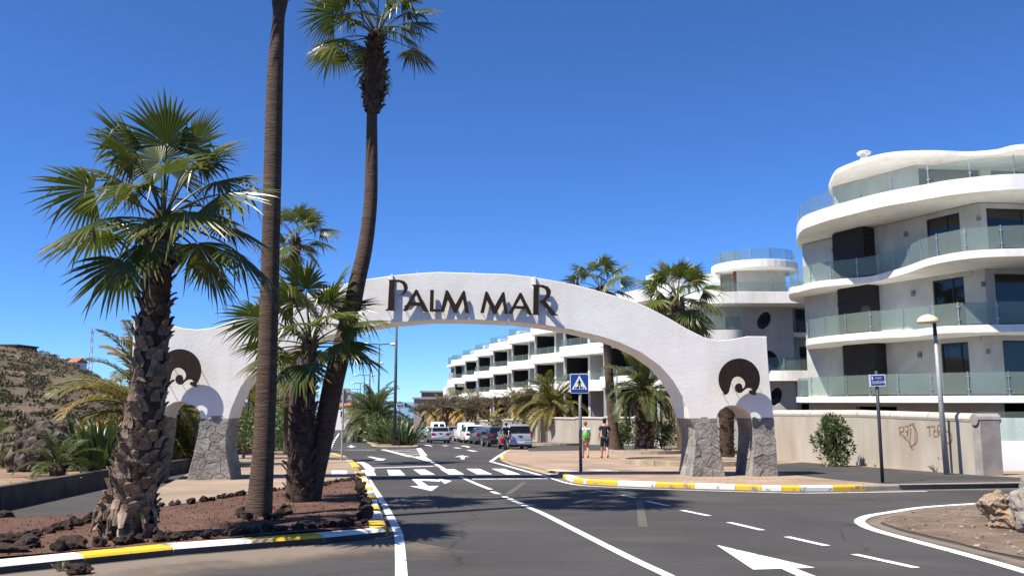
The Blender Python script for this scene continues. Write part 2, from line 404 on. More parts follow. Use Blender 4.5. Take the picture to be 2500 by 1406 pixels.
# ------------------------------------------------------------------ mesh helpers
class MB:
    def __init__(s):
        s.v = []; s.f = []; s.m = []; s.lm = []; s.cur = 0; s.has_lm = False
    def vert(s, p, lm=0.0):
        s.v.append((p[0], p[1], p[2])); s.lm.append(lm)
        return len(s.v) - 1
    def face(s, idx):
        s.f.append(tuple(idx)); s.m.append(s.cur)
    def poly(s, pts):
        s.face([s.vert(p) for p in pts])
    def box(s, x0, x1, y0, y1, z0, z1, M=None):
        ps = [Vector((x, y, z)) for z in (z0, z1) for y in (y0, y1) for x in (x0, x1)]
        if M is not None:
            ps = [M @ p for p in ps]
        i = [s.vert(p) for p in ps]
        for q in ((0, 2, 3, 1), (4, 5, 7, 6), (0, 1, 5, 4), (2, 6, 7, 3), (0, 4, 6, 2), (1, 3, 7, 5)):
            s.face([i[k] for k in q])
    def obox(s, o, d, n, u0, u1, w0, w1, z0, z1):       # box along plan direction d, depth n
        M = Matrix(((d[0], n[0], 0, o[0]), (d[1], n[1], 0, o[1]), (0, 0, 1, 0), (0, 0, 0, 1)))
        s.box(u0, u1, w0, w1, z0, z1, M)
    def tube(s, pts, rad, n=8, cap=True, lm=0.0):
        rings = []
        k = len(pts)
        up = Vector((0, 0, 1))
        prev = None
        for i, p in enumerate(pts):
            p = Vector(p)
            a = Vector(pts[max(i - 1, 0)]); b = Vector(pts[min(i + 1, k - 1)])
            t = (b - a)
            if t.length < 1e-9: t = Vector((0, 0, 1))
            t.normalize()
            if prev is None:
                ref = up if abs(t.z) < 0.95 else Vector((0, 1, 0))
                x = t.cross(ref).normalized()
            else:
                x = (prev - t * prev.dot(t)).normalized()
            prev = x
            y = t.cross(x)
            r = rad[i] if isinstance(rad, (list, tuple)) else rad
            rings.append([s.vert(p + x * (r * cos(2 * pi * j / n)) + y * (r * sin(2 * pi * j / n)), lm) for j in range(n)])
        for i in range(k - 1):
            for j in range(n):
                j2 = (j + 1) % n
                s.face((rings[i][j], rings[i + 1][j], rings[i + 1][j2], rings[i][j2]))
        if cap:
            s.face(rings[0]); s.face(rings[-1][::-1])
        return rings
    def prism(s, loops, place, d0, d1):                 # 2D loops (first outer, rest holes), place(a,b,depth)
        tris = tessellate_polygon([[Vector((a, b, 0)) for a, b in lp] for lp in loops])
        flat = [q for lp in loops for q in lp]
        i0 = [s.vert(place(a, b, d0)) for a, b in flat]
        i1 = [s.vert(place(a, b, d1)) for a, b in flat]
        for t in tris:
            s.face([i0[k] for k in t]); s.face([i1[k] for k in t][::-1])
        base = 0
        for lp in loops:
            k = len(lp)
            for j in range(k):
                a, b = base + j, base + (j + 1) % k
                s.face((i0[a], i0[b], i1[b], i1[a]))
            base += k
    def mesh(s, name, mats, smooth=False, origin=None, fix=True):
        me = bpy.data.meshes.new(name)
        vs = s.v
        if origin is not None:
            vs = [(x - origin[0], y - origin[1], z - origin[2]) for x, y, z in vs]
        me.from_pydata(vs, [], s.f)
        if not isinstance(mats, (list, tuple)): mats = [mats]
        for q in mats: me.materials.append(MATS[q])
        if len(mats) > 1: me.polygons.foreach_set('material_index', s.m)
        if s.has_lm:
            at = me.attributes.new('leafmix', 'FLOAT', 'POINT')
            at.data.foreach_set('value', s.lm)
        if fix:
            bm = bmesh.new(); bm.from_mesh(me)
            bmesh.ops.recalc_face_normals(bm, faces=bm.faces)
            bm.to_mesh(me); bm.free()
        if smooth:
            me.polygons.foreach_set('use_smooth', [True] * len(me.polygons))
        me.update()
        return me
    def build(s, name, mats, parent=None, smooth=False, fix=True, local=False):
        org = None
        if parent is not None and not local:
            org = wloc(parent)
        me = s.mesh(name, mats, smooth, org, fix)
        return link(name, me, parent)

def wloc(o):
    p = Vector(o.location)
    while o.parent is not None:
        o = o.parent
        p = p + Vector(o.location)
    return p
def link(name, data, parent=None):
    o = bpy.data.objects.new(name, data)
    COL.objects.link(o)
    if parent is not None: o.parent = parent
    return o
def tag(o, label=None, cat=None, group=None, kind=None):
    if label: o['label'] = label
    if cat: o['category'] = cat
    if group: o['group'] = group
    if kind: o['kind'] = kind
    return o
def thing(name, loc, label, cat, group=None):
    o = bpy.data.objects.new(name, None)
    o.empty_display_size = 0.2
    COL.objects.link(o)
    o.location = loc
    return tag(o, label, cat, group)
def struct(o, label=None):
    o['kind'] = 'structure'
    if label: o['label'] = label
    return o
def soften(o, w, seg=2, ang=35):
    b = o.modifiers.new('bevel', 'BEVEL'); b.width = w; b.segments = seg
    b.limit_method = 'ANGLE'; b.angle_limit = radians(ang)
    return o
def catmull(pts, n=6, closed=False):
    out = []
    k = len(pts)
    rng = range(k if closed else k - 1)
    V = [Vector(p) for p in pts]
    for i in rng:
        if closed:
            p0, p1, p2, p3 = V[(i - 1) % k], V[i], V[(i + 1) % k], V[(i + 2) % k]
        else:
            p1, p2 = V[i], V[i + 1]
            p0 = V[i - 1] if i > 0 else p1 * 2 - p2
            p3 = V[i + 2] if i + 2 < k else p2 * 2 - p1
        for j in range(n):
            t = j / n
            out.append(0.5 * ((2 * p1) + (-p0 + p2) * t + (2 * p0 - 5 * p1 + 4 * p2 - p3) * t * t + (-p0 + 3 * p1 - 3 * p2 + p3) * t ** 3))
    if not closed: out.append(V[-1])
    return out
def resample(pts, step):
    out = [Vector(pts[0])]; need = step
    for a, b in zip(pts[:-1], pts[1:]):
        a, b = Vector(a), Vector(b)
        L = (b - a).length; pos = 0.0
        while L - pos >= need:
            pos += need; out.append(a + (b - a) * (pos / L)); need = step
        need -= (L - pos)
    if (out[-1] - Vector(pts[-1])).length > step * 0.3: out.append(Vector(pts[-1]))
    return out
def inside(x, y, poly):
    c = False
    j = len(poly) - 1
    for i in range(len(poly)):
        xi, yi = poly[i][0], poly[i][1]; xj, yj = poly[j][0], poly[j][1]
        if (yi > y) != (yj > y) and x < (xj - xi) * (y - yi) / (yj - yi) + xi: c = not c
        j = i
    return c
def sheet(name, pts, h, mat, skirt=0.0, cell=0.0, bumpf=None):
    """a ground sheet: plan outline, h above the sloping ground, optional grid inside and skirt"""
    poly = [(p[0], p[1]) for p in pts]
    pl = [Vector(p) for p in poly]
    if cell > 0:
        xs = [p[0] for p in poly]; ys = [p[1] for p in poly]
        rr = random.Random(len(poly) * 7 + int(cell * 100))
        y = min(ys)
        while y < max(ys):
            x = min(xs)
            while x < max(xs):
                qx, qy = x + rr.uniform(-.3, .3) * cell, y + rr.uniform(-.3, .3) * cell
                if inside(qx, qy, poly): pl.append(Vector((qx, qy)))
                x += cell
            y += cell
    k = len(poly)
    vo, eo, fo, ov, oe, of = delaunay_2d_cdt(pl, [(i, (i + 1) % k) for i in range(k)], [], 1, 1e-5)
    mb = MB()
    for q in vo:
        z = gz(q[1], h)
        if bumpf: z += bumpf(q[0], q[1])
        mb.vert((q[0], q[1], z))
    for t in fo:
        a, b, c = vo[t[0]], vo[t[1]], vo[t[2]]
        cr = (b[0] - a[0]) * (c[1] - a[1]) - (b[1] - a[1]) * (c[0] - a[0])
        mb.face(t if cr > 0 else t[::-1])
    if skirt > 0:
        area = sum(poly[i][0] * poly[(i + 1) % k][1] - poly[(i + 1) % k][0] * poly[i][1] for i in range(k))
        for i in range(k):
            a, b = poly[i], poly[(i + 1) % k]
            q = [(a[0], a[1], gz(a[1], h)), (a[0], a[1], gz(a[1], h - skirt)), (b[0], b[1], gz(b[1], h - skirt)), (b[0], b[1], gz(b[1], h))]
            mb.poly(q if area > 0 else q[::-1])
    return mb.build(name, mat, fix=False)

# ================================================================== THE SETTING: ground, sea, roads
RD = Vector((-0.198, 1.0, 0)).normalized()             # direction of the avenue
def rline(x0, y0, y):                                  # x on a line parallel to the avenue
    return x0 - 0.198 * (y - y0)

def sil(a):
    """height of the hill skyline (pixel row) seen in plan direction a = x / y"""
    tab = ((-1.9, 700), (-1.2, 760), (-0.75, 815), (-0.60, 843), (-0.54, 858), (-0.50, 893), (-0.475, 925), (-0.44, 955), (-0.36, 1000), (-0.31, 1058), (-0.2, 1060))
    if a <= tab[0][0]: return tab[0][1]
    for (a0, v0), (a1, v1) in zip(tab[:-1], tab[1:]):
        if a <= a1: return v0 + (v1 - v0) * (a - a0) / (a1 - a0)
    return 1060
def hill_z(x, y):
    base = gz(y, 0.0)
    a = x / max(y, 1.0)
    D = 240.0
    ridge = EYE + (980 - sil(a)) / FPX * D
    d = y
    t = min(max((d - 52.0) / (D - 52.0), 0.0), 1.0)
    t = t ** 1.15
    z = base + (ridge - gz(D)) * t if ridge > gz(D) else base
    if z > base + 0.6:
        hgt = z - base
        st = 1.5                                       # old farm terraces
        k = math.floor(hgt / st); fr = hgt / st - k
        terr = base + (k + min(1.0, max(0.0, (fr - 0.55) / 0.45))) * st
        z = z * 0.45 + terr * 0.55
        z += noise.noise((x * 0.09, y * 0.09, 0)) * 0.9 + noise.noise((x * 0.3, y * 0.3, 5)) * 0.35
    if y > D: z = max(base, z - (y - D) * 0.02)
    return z

def terrain():
    mb = MB()
    xs = [-900, -500, -330] + [-260 + 4 * i for i in range(56)] + [-30, -20, 0, 20, 40, 70, 150, 400, 900]
    ys = [-120, -40, 0, 30, 44] + [52 + 4 * i for i in range(62)] + [330, 400, 520, 700, 820]
    idx = {}
    for j, y in enumerate(ys):
        for i, x in enumerate(xs):
            z = hill_z(x, y) if y > 40 and x < -8 else gz(y)
            idx[i, j] = mb.vert((x, y, z - 0.03))
    for j in range(len(ys) - 1):
        for i in range(len(xs) - 1):
            mb.face((idx[i, j], idx[i + 1, j], idx[i + 1, j + 1], idx[i, j + 1]))
    o = mb.build('ground', 'hill', fix=False)
    struct(o, 'dry brown ground rising to a terraced scrubby hillside at left')
terrain()
mk('sea', (0.13, 0.24, 0.34), (0.16, 0.27, 0.37), 0.01, 0.5, 0.5, 0.05)  # distance haze put into the colour as a paler blue
mb = MB(); mb.poly([(-30000, 760, -24.5), (30000, 760, -24.5), (30000, 40000, -24.5), (-30000, 40000, -24.5)])
struct(mb.build('sea', 'sea', fix=False), 'blue sea on the horizon')

# asphalt: junction in front of the arch and the avenue behind it
yA = 30.0
road_pts = [(-46, -45), (46, -45), (46, 27), (16, 34), (rline(1.4, 61, 44), 44), (rline(1.4, 61, 560), 560),
            (rline(-16.6, 64, 560), 560), (rline(-16.6, 64, 48), 48), (-13.5, 34), (-46, 24)]
struct(sheet('road', road_pts, 0.012, 'asphalt', cell=6.0), 'dark grey asphalt road and junction')

def stroke(mb, pts, w, h=0.019):
    """a painted band of width w along ground points"""
    pts = [Vector((p[0], p[1], 0)) for p in pts]
    L, R = [], []
    for i, p in enumerate(pts):
        t = (pts[min(i + 1, len(pts) - 1)] - pts[max(i - 1, 0)]).normalized()
        n = Vector((-t.y, t.x, 0)) * (w / 2)
        L.append(P(p.x + n.x, p.y + n.y, h)); R.append(P(p.x - n.x, p.y - n.y, h))
    for i in range(len(pts) - 1):
        mb.poly([R[i], R[i + 1], L[i + 1], L[i]])
MARKH = 0.019
def mark(name, label, strokes=(), polys=(), w=0.13, cat='road marking', group=None, mat='road_paint', h=MARKH):
    mb = MB()
    for s_ in strokes:
        g = [G(x, y, h) for x, y in s_]
        if len(g) > 2: g = catmull(g, 5)
        stroke(mb, g, w, h)
    for p_ in polys:
        mb.poly([G(x, y, h) for x, y in p_])
    o = mb.build(name, mat, fix=False)
    for f in o.data.polygons:
        if f.normal.z < 0: f.flip()
    return struct(o, label)

mark('edge_line', 'white edge line curving past the palm island kerb', [[(896, 1163), (912, 1190), (932, 1221), (954, 1262), (972, 1301), (977, 1346), (980, 1406), (984, 1500), (990, 1800)]], w=0.125)
mark('centre_line', 'white centre line running from the crossing toward the camera',
     [[(1124, 1163), (1160, 1179), (1198, 1194)], [(1201, 1199), (1220, 1206)], [(1230, 1211), (1249, 1218.5)], [(1252, 1221), (1274, 1229)],
      [(1278, 1232), (1326, 1253), (1399, 1290), (1534, 1358), (1636, 1406), (1800, 1490), (2100, 1650)]], w=0.125)
mark('lane_dash', 'row of short white dashes crossing the junction to the right',
     [[(1457, 1196), (1492, 1201.5)], [(1521, 1208), (1550, 1214)], [(1577, 1222), (1633, 1234)], [(1665, 1244.5), (1731, 1258)],
      [(1780, 1274), (1861, 1293)], [(1921, 1309), (2019, 1331)], [(2086, 1351.5), (2237, 1384.5)], [(2330, 1408), (2520, 1455)]], w=0.11)
mark('lane_arrow', 'large white lane arrow in the right foreground', polys=[
    [(1749, 1329), (1990, 1384.5), (1942, 1386), (1839, 1389)], [(1908, 1387.2), (1942, 1386), (2030, 1420), (2120, 1460), (2075, 1463)]])
mark('island_line', 'white line bending round the gravel island at right',
     [[(2500, 1221), (2421, 1226), (2262, 1236.6), (2176, 1249), (2122, 1258), (2099, 1269), (2108, 1281), (2140, 1294), (2212, 1314), (2356, 1352), (2500, 1393), (2700, 1455)]], w=0.16)
mark('kerb_line', 'thin white line along the foot of the yellow and white kerb',
     [[(1342, 1165.5), (1402, 1182), (1507, 1189), (1601, 1193), (1695, 1196), (1795, 1199), (1900, 1202), (1960, 1203), (2110, 1201), (2262, 1198.5)]], w=0.10)
mark('corner_line', 'white line round the pavement corner by the parked cars',
     [[(1238, 1100), (1218, 1112)], [(1218, 1112), (1198, 1126)], [(1198, 1126), (1270, 1145.5), (1342, 1165.5)]], w=0.16)
mark('stop_line', 'white stop line before the zebra crossing', [[(1152, 1168.5), (1240, 1168), (1337, 1167.3)]], w=0.28)
mark('give_way_line', 'thin white line behind the zebra crossing', [[(908, 1141.5), (1060, 1137.2)]], w=0.35)
K3 = lambda pts: [(780 + x / 3.515, 780 + y / 3.515) for x, y in pts]
bars = [[(355, 1291), (460, 1288), (487, 1336), (380, 1337)], [(580, 1287), (690, 1287), (737, 1333), (597, 1335)], [(805, 1285), (905, 1283), (992, 1328), (870, 1330)],
        [(1035, 1282), (1160, 1282), (1242, 1325), (1112, 1327)], [(1260, 1278), (1375, 1278), (1484, 1325), (1352, 1325)], [(1475, 1277), (1585, 1278), (1728, 1327), (1602, 1327)]]
zb = struct(mark('zebra_crossing', 'white zebra bars across the road under the arch', polys=[K3(bars[0])]))
for b in bars[1:]:
    mb = MB(); mb.poly([G(x, y, MARKH) for x, y in K3(b)][::-1]); mb.build('zebra_bar', 'road_paint', zb, fix=False)
mark('splitter_mark', 'white painted wedge where the two carriageways divide', polys=[
    K3([(785, 1175), (900, 1170), (985, 1222), (1090, 1280), (1062, 1287), (950, 1222)])])
mark('hatching', 'white hatched area in front of the planted median',
     [K3([(545, 1113), (790, 1176)]), K3([(852, 1103), (897, 1168)]), K3([(600, 1119), (853, 1112)]), K3([(650, 1131), (862, 1125)]), K3([(700, 1145), (872, 1139)]), K3([(745, 1160), (885, 1154)])], w=0.34)
Z7 = lambda pts: [(900 + x / 3.125, 1080 + y / 3.125) for x, y in pts]
mark('turn_arrow', 'white double-headed turn arrow in front of the crossing', polys=[
    Z7([(313, 331), (535, 329), (480, 368)]), Z7([(385, 329), (455, 329), (408, 297), (372, 275), (328, 277)]),
    Z7([(395, 288), (545, 297), (545, 281), (372, 275)]), Z7([(532, 274), (634, 291), (582, 314)])])
mark('ahead_arrow', 'white straight-ahead arrow on the outbound lane', polys=[
    K3([(1157, 1177), (1222, 1163), (1288, 1176)]), K3([(1213, 1196), (1246, 1196), (1243, 1176), (1211, 1177)])])
mark('inbound_arrow', 'white arrow on the inbound lane beside the splitter', polys=[
    K3([(408, 1174), (442, 1174), (530, 1191), (572, 1193), (542, 1207), (437, 1204), (497, 1198)])])
mark('small_arrow', 'far white lane arrow on the inbound carriageway', polys=[K3([(232, 1086), (315, 1086), (275, 1096)]), K3([(262, 1077), (282, 1077), (284, 1086), (260, 1086)])])
mark('small_arrow', 'farther white lane arrow on the inbound carriageway', polys=[K3([(222, 1018), (270, 1018), (246, 1023)]), K3([(240, 1012), (252, 1012), (253, 1018), (239, 1018)])])
mark('curved_arrow', 'white curved arrow beside the driving silver car', polys=[K3([(893, 1078), (930, 1073), (975, 1083), (960, 1090), (935, 1081)])])
mark('curved_arrow', 'white curved arrow beside the parked dark cars', polys=[K3([(1205, 1084), (1245, 1079), (1295, 1090), (1278, 1096), (1248, 1087)])])
mark('lane_dash', 'white dashes between the lanes behind the arch', [K3([(1160, 1096), (1205, 1103)]), K3([(1278, 1118), (1338, 1130)]), K3([(1062, 1078), (1098, 1083)]), K3([(862, 1037), (890, 1040)])], w=0.3)
mark('centre_dots', 'dotted white centre line on the inbound carriageway', [K3([(168, 975), (138, 1020)]), K3([(134, 1027), (129, 1036)]), K3([(124, 1045), (119, 1053)]), K3([(114, 1063), (109, 1072)]), K3([(105, 1078), (100, 1086)]), K3([(98, 1093), (93, 1102)])], w=0.22)
mark('inbound_line', 'white line across the inbound carriageway beside the median', [K3([(40, 1119), (250, 1117), (485, 1117)])], w=0.35)
mark('inbound_edge', 'white line round the corner of the left pavement', [K3([(345, 1220), (395, 1245), (440, 1290)])], w=0.3)
mark('faint_mark', 'faint worn yellow scar on the asphalt', [[(1560, 1222), (1565, 1250), (1570, 1285)], [(1281, 1176), (1262, 1190), (1240, 1205)]], w=0.14, mat='faint_paint', h=0.0165)

# ------------------------------------------------------------------ kerbs, one object per stone
def kerb_run(parent, px_pts, h, width, bounds, side=1, hb=0.0, gap=0.006, face=None):
    """px_pts: foot of the kerb in the picture. bounds: list of (s0, s1, material) along it in metres or None"""
    g = [G(x, y, hb) for x, y in px_pts]
    g = [Vector((p.x, p.y, 0)) for p in g]
    kerb_world(parent, g, h, width, bounds, side, gap, face=face)
def kerb_world(parent, g, h, width, bounds, side=1, gap=0.006, low=0.0, face=None):
    cum = [0.0]
    for a, b in zip(g[:-1], g[1:]): cum.append(cum[-1] + (b - a).length)
    def at(s):
        s = min(max(s, 0), cum[-1])
        for i in range(len(g) - 1):
            if s <= cum[i + 1] + 1e-9:
                return g[i] + (g[i + 1] - g[i]) * ((s - cum[i]) / max(cum[i + 1] - cum[i], 1e-9))
        return g[-1]
    def nrm(s):
        t = (at(s + 0.15) - at(s - 0.15))
        t.normalize()
        return Vector((-t.y, t.x, 0)) * side
    if callable(bounds): bounds = bounds(cum[-1])
    for s0, s1, mat in bounds:
        s0g, s1g = s0 + gap, s1 - gap
        if s1g <= s0g: continue
        mb = MB()
        k = max(1, int((s1 - s0) / 0.5))
        rings = []
        for i in range(k + 1):
            s = s0g + (s1g - s0g) * i / k
            p = at(s); n = nrm(s)
            prof = [(0.0, -0.05), (0.0, h * 0.72), (width * 0.06, h * 0.93), (width * 0.16, h), (width * 0.9, h + 0.004), (width, h - 0.01), (width, -0.05)]
            rings.append([mb.vert(P(p.x + n.x * w, p.y + n.y * w, z)) for w, z in prof])
        m = len(rings[0])
        for i in range(k):
            for j in range(m):
                j2 = (j + 1) % m
                mb.cur = 1 if (face and j == 0) else 0
                mb.face((rings[i][j], rings[i][j2], rings[i + 1][j2], rings[i + 1][j]))
        mb.cur = 0
        mb.face(rings[0]); mb.face(rings[-1][::-1])
        mb.build('kerb_stone', [mat, face] if face else mat, parent)
def proj_s(px_pts, bx, hb=0.0):
    """distance along the kerb at picture column bx"""
    s = 0.0
    for (x0, y0), (x1, y1) in zip(px_pts[:-1], px_pts[1:]):
        a, b = G(x0, y0, hb), G(x1, y1, hb)
        if min(x0, x1) <= bx <= max(x0, x1) and x0 != x1:
            q = G(bx, y0 + (y1 - y0) * (bx - x0) / (x1 - x0), hb)
            return s + Vector((q.x - a.x, q.y - a.y)).length
        s += Vector((b.x - a.x, b.y - a.y)).length
    return s
def kerb_thing(label):
    o = bpy.data.objects.new('kerb', None); COL.objects.link(o); o.location = (0, 0, 0)
    return struct(o, label)
def split_len(total, step, cols, start=0.0):
    out = []; s = start; i = 0
    while s < total - 0.05:
        e = min(s + step, total)
        if total - e < step * 0.3: e = total
        out.append((s, e, cols[i % len(cols)])); s = e; i += 1
    return out

# near side of the palm island
kn = [(-420, 1450), (0, 1403), (205, 1381), (422, 1358), (617, 1342), (790, 1328), (943, 1312)]
kt = kerb_thing('yellow and white kerb on the near side of the palm island')
cols = [(-420, -150, 'kerb_yellow'), (-150, 205, 'kerb_white'), (205, 422, 'kerb_yellow'), (422, 617, 'kerb_white'), (617, 790, 'kerb_yellow'), (790, 943, 'kerb_white')]
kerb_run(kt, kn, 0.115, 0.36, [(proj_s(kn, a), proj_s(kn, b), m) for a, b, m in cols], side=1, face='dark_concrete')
# road side of the palm island
ks = [(946, 1309), (938, 1283), (927, 1252), (918, 1225), (903, 1190), (891, 1160)]
kt = kerb_thing('yellow and white banded kerb on the road side of the palm island')
kerb_run(kt, ks, 0.12, 0.32, lambda T: split_len(T, T / 13.0, ['kerb_yellow', 'kerb_white']), side=1)
# left pavement corner beyond the crossing
kc = [(881, 1147), (871, 1136), (862, 1129.5), (845, 1118.5), (820, 1111), (786, 1108)]
kt = kerb_thing('yellow kerb curving round the left pavement behind the crossing')
kerb_run(kt, kc, 0.115, 0.28, lambda T: split_len(T, 2.2, ['kerb_yellow', 'kerb_yellow', 'beige_kerb', 'beige_kerb', 'beige_kerb']), side=1)
# right kerb below the arch
kr = [(1371, 1167), (1404, 1180), (1507, 1186.5), (1601, 1190), (1695, 1193), (1795, 1196), (1863, 1198.5), (1960, 1200), (2115, 1197.5), (2266, 1194.5), (2500, 1190), (2700, 1186)]
rc = [(1371, 1381, 'kerb_yellow'), (1381, 1400, 'kerb_white'), (1400, 1424, 'kerb_yellow'), (1424, 1432, 'kerb_white'), (1432, 1507, 'kerb_yellow'), (1507, 1601, 'kerb_white'), (1601, 1695, 'kerb_yellow'),
      (1695, 1795, 'kerb_white'), (1795, 1859, 'kerb_yellow'), (1859, 1909, 'kerb_white'), (1909, 1955, 'kerb_yellow'), (1955, 2035, 'kerb_white'), (2035, 2113, 'kerb_yellow')]
rc += [(a, a + 84, 'kerb_grey') for a in range(2113, 2690, 84)]
kt = kerb_thing('yellow and white kerb below the right foot of the arch')
kerb_run(kt, kr, 0.13, 0.20, [(proj_s(kr, a), proj_s(kr, b), m) for a, b, m in rc], side=1)
# dropped kerb and the corner by the parked cars
kd = [(1241, 1101), (1228, 1109), (1220, 1117), (1224, 1125), (1249, 1136), (1292, 1147), (1330, 1157), (1368, 1166)]
kt = kerb_thing('worn yellow and white corner kerb beside the parked cars')
def kdb(T):
    out = split_len(T * 0.55, 1.5, ['kerb_yellow', 'kerb_white', 'kerb_yellow'])
    return out
kerb_run(kt, kd, 0.10, 0.26, kdb, side=1)
kt2 = kerb_thing('flush dropped kerb where the zebra crossing meets the right pavement')
kerb_run(kt2, kd, 0.035, 0.26, lambda T: split_len(T, 1.6, ['beige_kerb'], start=T * 0.55), side=1)

# ------------------------------------------------------------------ pavements
def gp(pts, h=0.0): return [(G(x, y, h).x, G(x, y, h).y) for x, y in pts]
PVH = 0.118
def inset(pts, d):                                     # shift an open outline to its left
    V = [Vector((p[0], p[1])) for p in pts]; out = []
    for i, p in enumerate(V):
        t = (V[min(i + 1, len(V) - 1)] - V[max(i - 1, 0)]).normalized()
        out.append((p.x - t.y * d, p.y + t.x * d))
    return out
front = inset(gp(kd[:5]), 0.14)
front2 = inset(gp(kr), 0.10)
far_y = 50.0
drop = gp([(1270, 1140), (1310, 1151), (1350, 1161)])
pav = front + inset(drop, 0.2) + front2 + [(40, 24.5), (40, 30), (15.0, 27.4), (13.0, 42.0), (14.0, 50), (4.2, 51.5), (0.2, 52.5)]
struct(sheet('pavement', pav, PVH, 'pavers', skirt=0.12, cell=3.0), 'pinkish paved pavement around the right foot of the arch')
# dark asphalt footpath right of the arch
path = gp([(1895, 1133), (1960, 1128), (2390, 1159.5), (2500, 1166), (2700, 1172), (2700, 1178), (2500, 1180.5), (2200, 1184), (2060, 1172), (1930, 1158), (1892, 1150)], PVH)
struct(sheet('footpath', path, PVH + 0.005, 'asphalt', cell=2.5), 'dark asphalt footpath between the pavement and the beige wall')
# service lane beyond the right pavement, under the palms
lane = gp([(1290, 1101), (1420, 1099), (1640, 1100), (1800, 1110), (1840, 1104), (1640, 1084), (1450, 1078), (1290, 1082)], PVH)
struct(sheet('service_lane', lane, PVH + 0.006, 'asphalt', cell=3.0), 'strip of asphalt behind the right pavement')
yard = [(rline(1.6, 61, 52), 52), (14.5, 50), (16.5, 60), (rline(16, 93, 93), 93), (rline(16, 93, 200), 200), (rline(1.6, 61, 200), 200)]
struct(sheet('verge', yard, 0.09, 'soil', skirt=0.1, cell=6.0), 'brown earth verge beside the parked cars')
# left plaza between island and arch
plz = gp([(394, 1236), (600, 1206), (760, 1181), (872, 1162), (884, 1158)], 0.10) + inset(gp(kc), 0.14) + gp([(640, 1093), (600, 1098), (560, 1106), (470, 1150), (390, 1190), (372, 1212)], 0.10)
struct(sheet('paving', plz, 0.10, 'pavers_pale', skirt=0.11, cell=2.0), 'pale paved walkway behind the palm island')
mb = MB()
for q in ([(105, 1293), (235, 1293), (237, 1327), (103, 1329)],):
    mb.poly([G(x, y, 0.104) for x, y in K3(q)][::-1])
struct(mb.build('crossing_patch', 'road_paint', fix=False), 'white painted patch on the left pavement at the crossing')
mb = MB()
for q in ([(1325, 1146), (1395, 1153.5), (1440, 1152.5), (1365, 1145)], [(1425, 1146), (1480, 1151.5), (1530, 1151), (1470, 1145)]):
    mb.poly([G(x, y, PVH + 0.004) for x, y in q])
o = mb.build('crossing_patch', 'coping', fix=False)
for f in o.data.polygons:
    if f.normal.z < 0: f.flip()
struct(o, 'faded white stripes on the right pavement behind the crossing sign')

# planted island with red volcanic gravel
bed_far = gp([(884, 1163), (760, 1182), (600, 1207), (400, 1237), (300, 1249), (160, 1259), (0, 1264), (-300, 1268)], 0.12)
bed_near = inset(gp(kn), 0.30)
bed_side = inset(gp(ks), 0.25)
bed = bed_near[:-1] + [bed_side[0]] + bed_side[1:] + bed_far
def bedz(x, y):
    return 0.035 * noise.noise((x * 0.9, y * 0.9, 2)) + 0.02 * noise.noise((x * 3.1, y * 3.1, 1)) + 0.03
BED = bed
BEDH = 0.10
struct(sheet('planting_bed', bed, BEDH, 'red_soil', skirt=0.12, cell=0.3, bumpf=bedz), 'reddish gravel bed of the palm island')
def bed_h(x, y): return BEDH + bedz(x, y)
# loose gravel on the bed
rg = random.Random(5)
mb = MB()
xs = [p[0] for p in bed]; ys = [p[1] for p in bed]
cnt = 0
while cnt < 5200:
    x, y = rg.uniform(-9, max(xs)), rg.uniform(min(ys), max(ys))
    if not inside(x, y, bed): continue
    r = rg.choice((0.005, 0.007, 0.009, 0.013, 0.019))
    c = P(x, y, bed_h(x, y) + r * 0.3)
    vs = [mb.vert(c + Vector((rg.uniform(-r, r), rg.uniform(-r, r), rg.uniform(0.2, 1) * r * s_))) for s_ in (-1, 1, 1, -1)]
    for t in ((0, 1, 2), (0, 2, 3), (0, 3, 1), (1, 3, 2)): mb.face([vs[k] for k in t])
    cnt += 1
tag(mb.build('gravel', 'red_soil'), 'loose reddish volcanic gravel strewn over the palm bed', 'gravel', kind='stuff')

# raised soil behind the low wall at left
LW = [G(-260, 1300, 0.0), G(0, 1247, 0.0), G(270, 1187, 0.0), G(440, 1156, 0.0), G(505, 1143, 0.0), G(560, 1118, 0.0)]
LW = [Vector((p.x, p.y, 0)) for p in LW]
def banz(x, y): return 0.06 * noise.noise((x * 0.6, y * 0.6, 3)) + 0.02 * noise.noise((x * 2.6, y * 2.6, 9))
bank = [(p.x - 0.05, p.y + 0.05) for p in LW] + [(-13.5, 36), (rline(-17.2, 64, 48), 48), (rline(-17.2, 64, 56), 56), (-60, 56), (-60, 20), (-30, 11)]
struct(sheet('bank', bank, 0.34, 'soil', skirt=0.36, cell=0.9, bumpf=banz), 'dry earth bank behind the low concrete wall at left')
def bank_h(x, y): return 0.34 + banz(x, y)
struct(sheet('left_verge', [(rline(-17.0, 64, 57), 57), (rline(-17.0, 64, 330), 330), (rline(-30, 64, 330), 330), (rline(-30, 64, 57), 57)], 0.08, 'soil', skirt=0.1, cell=8.0), 'brown earth verge left of the avenue')
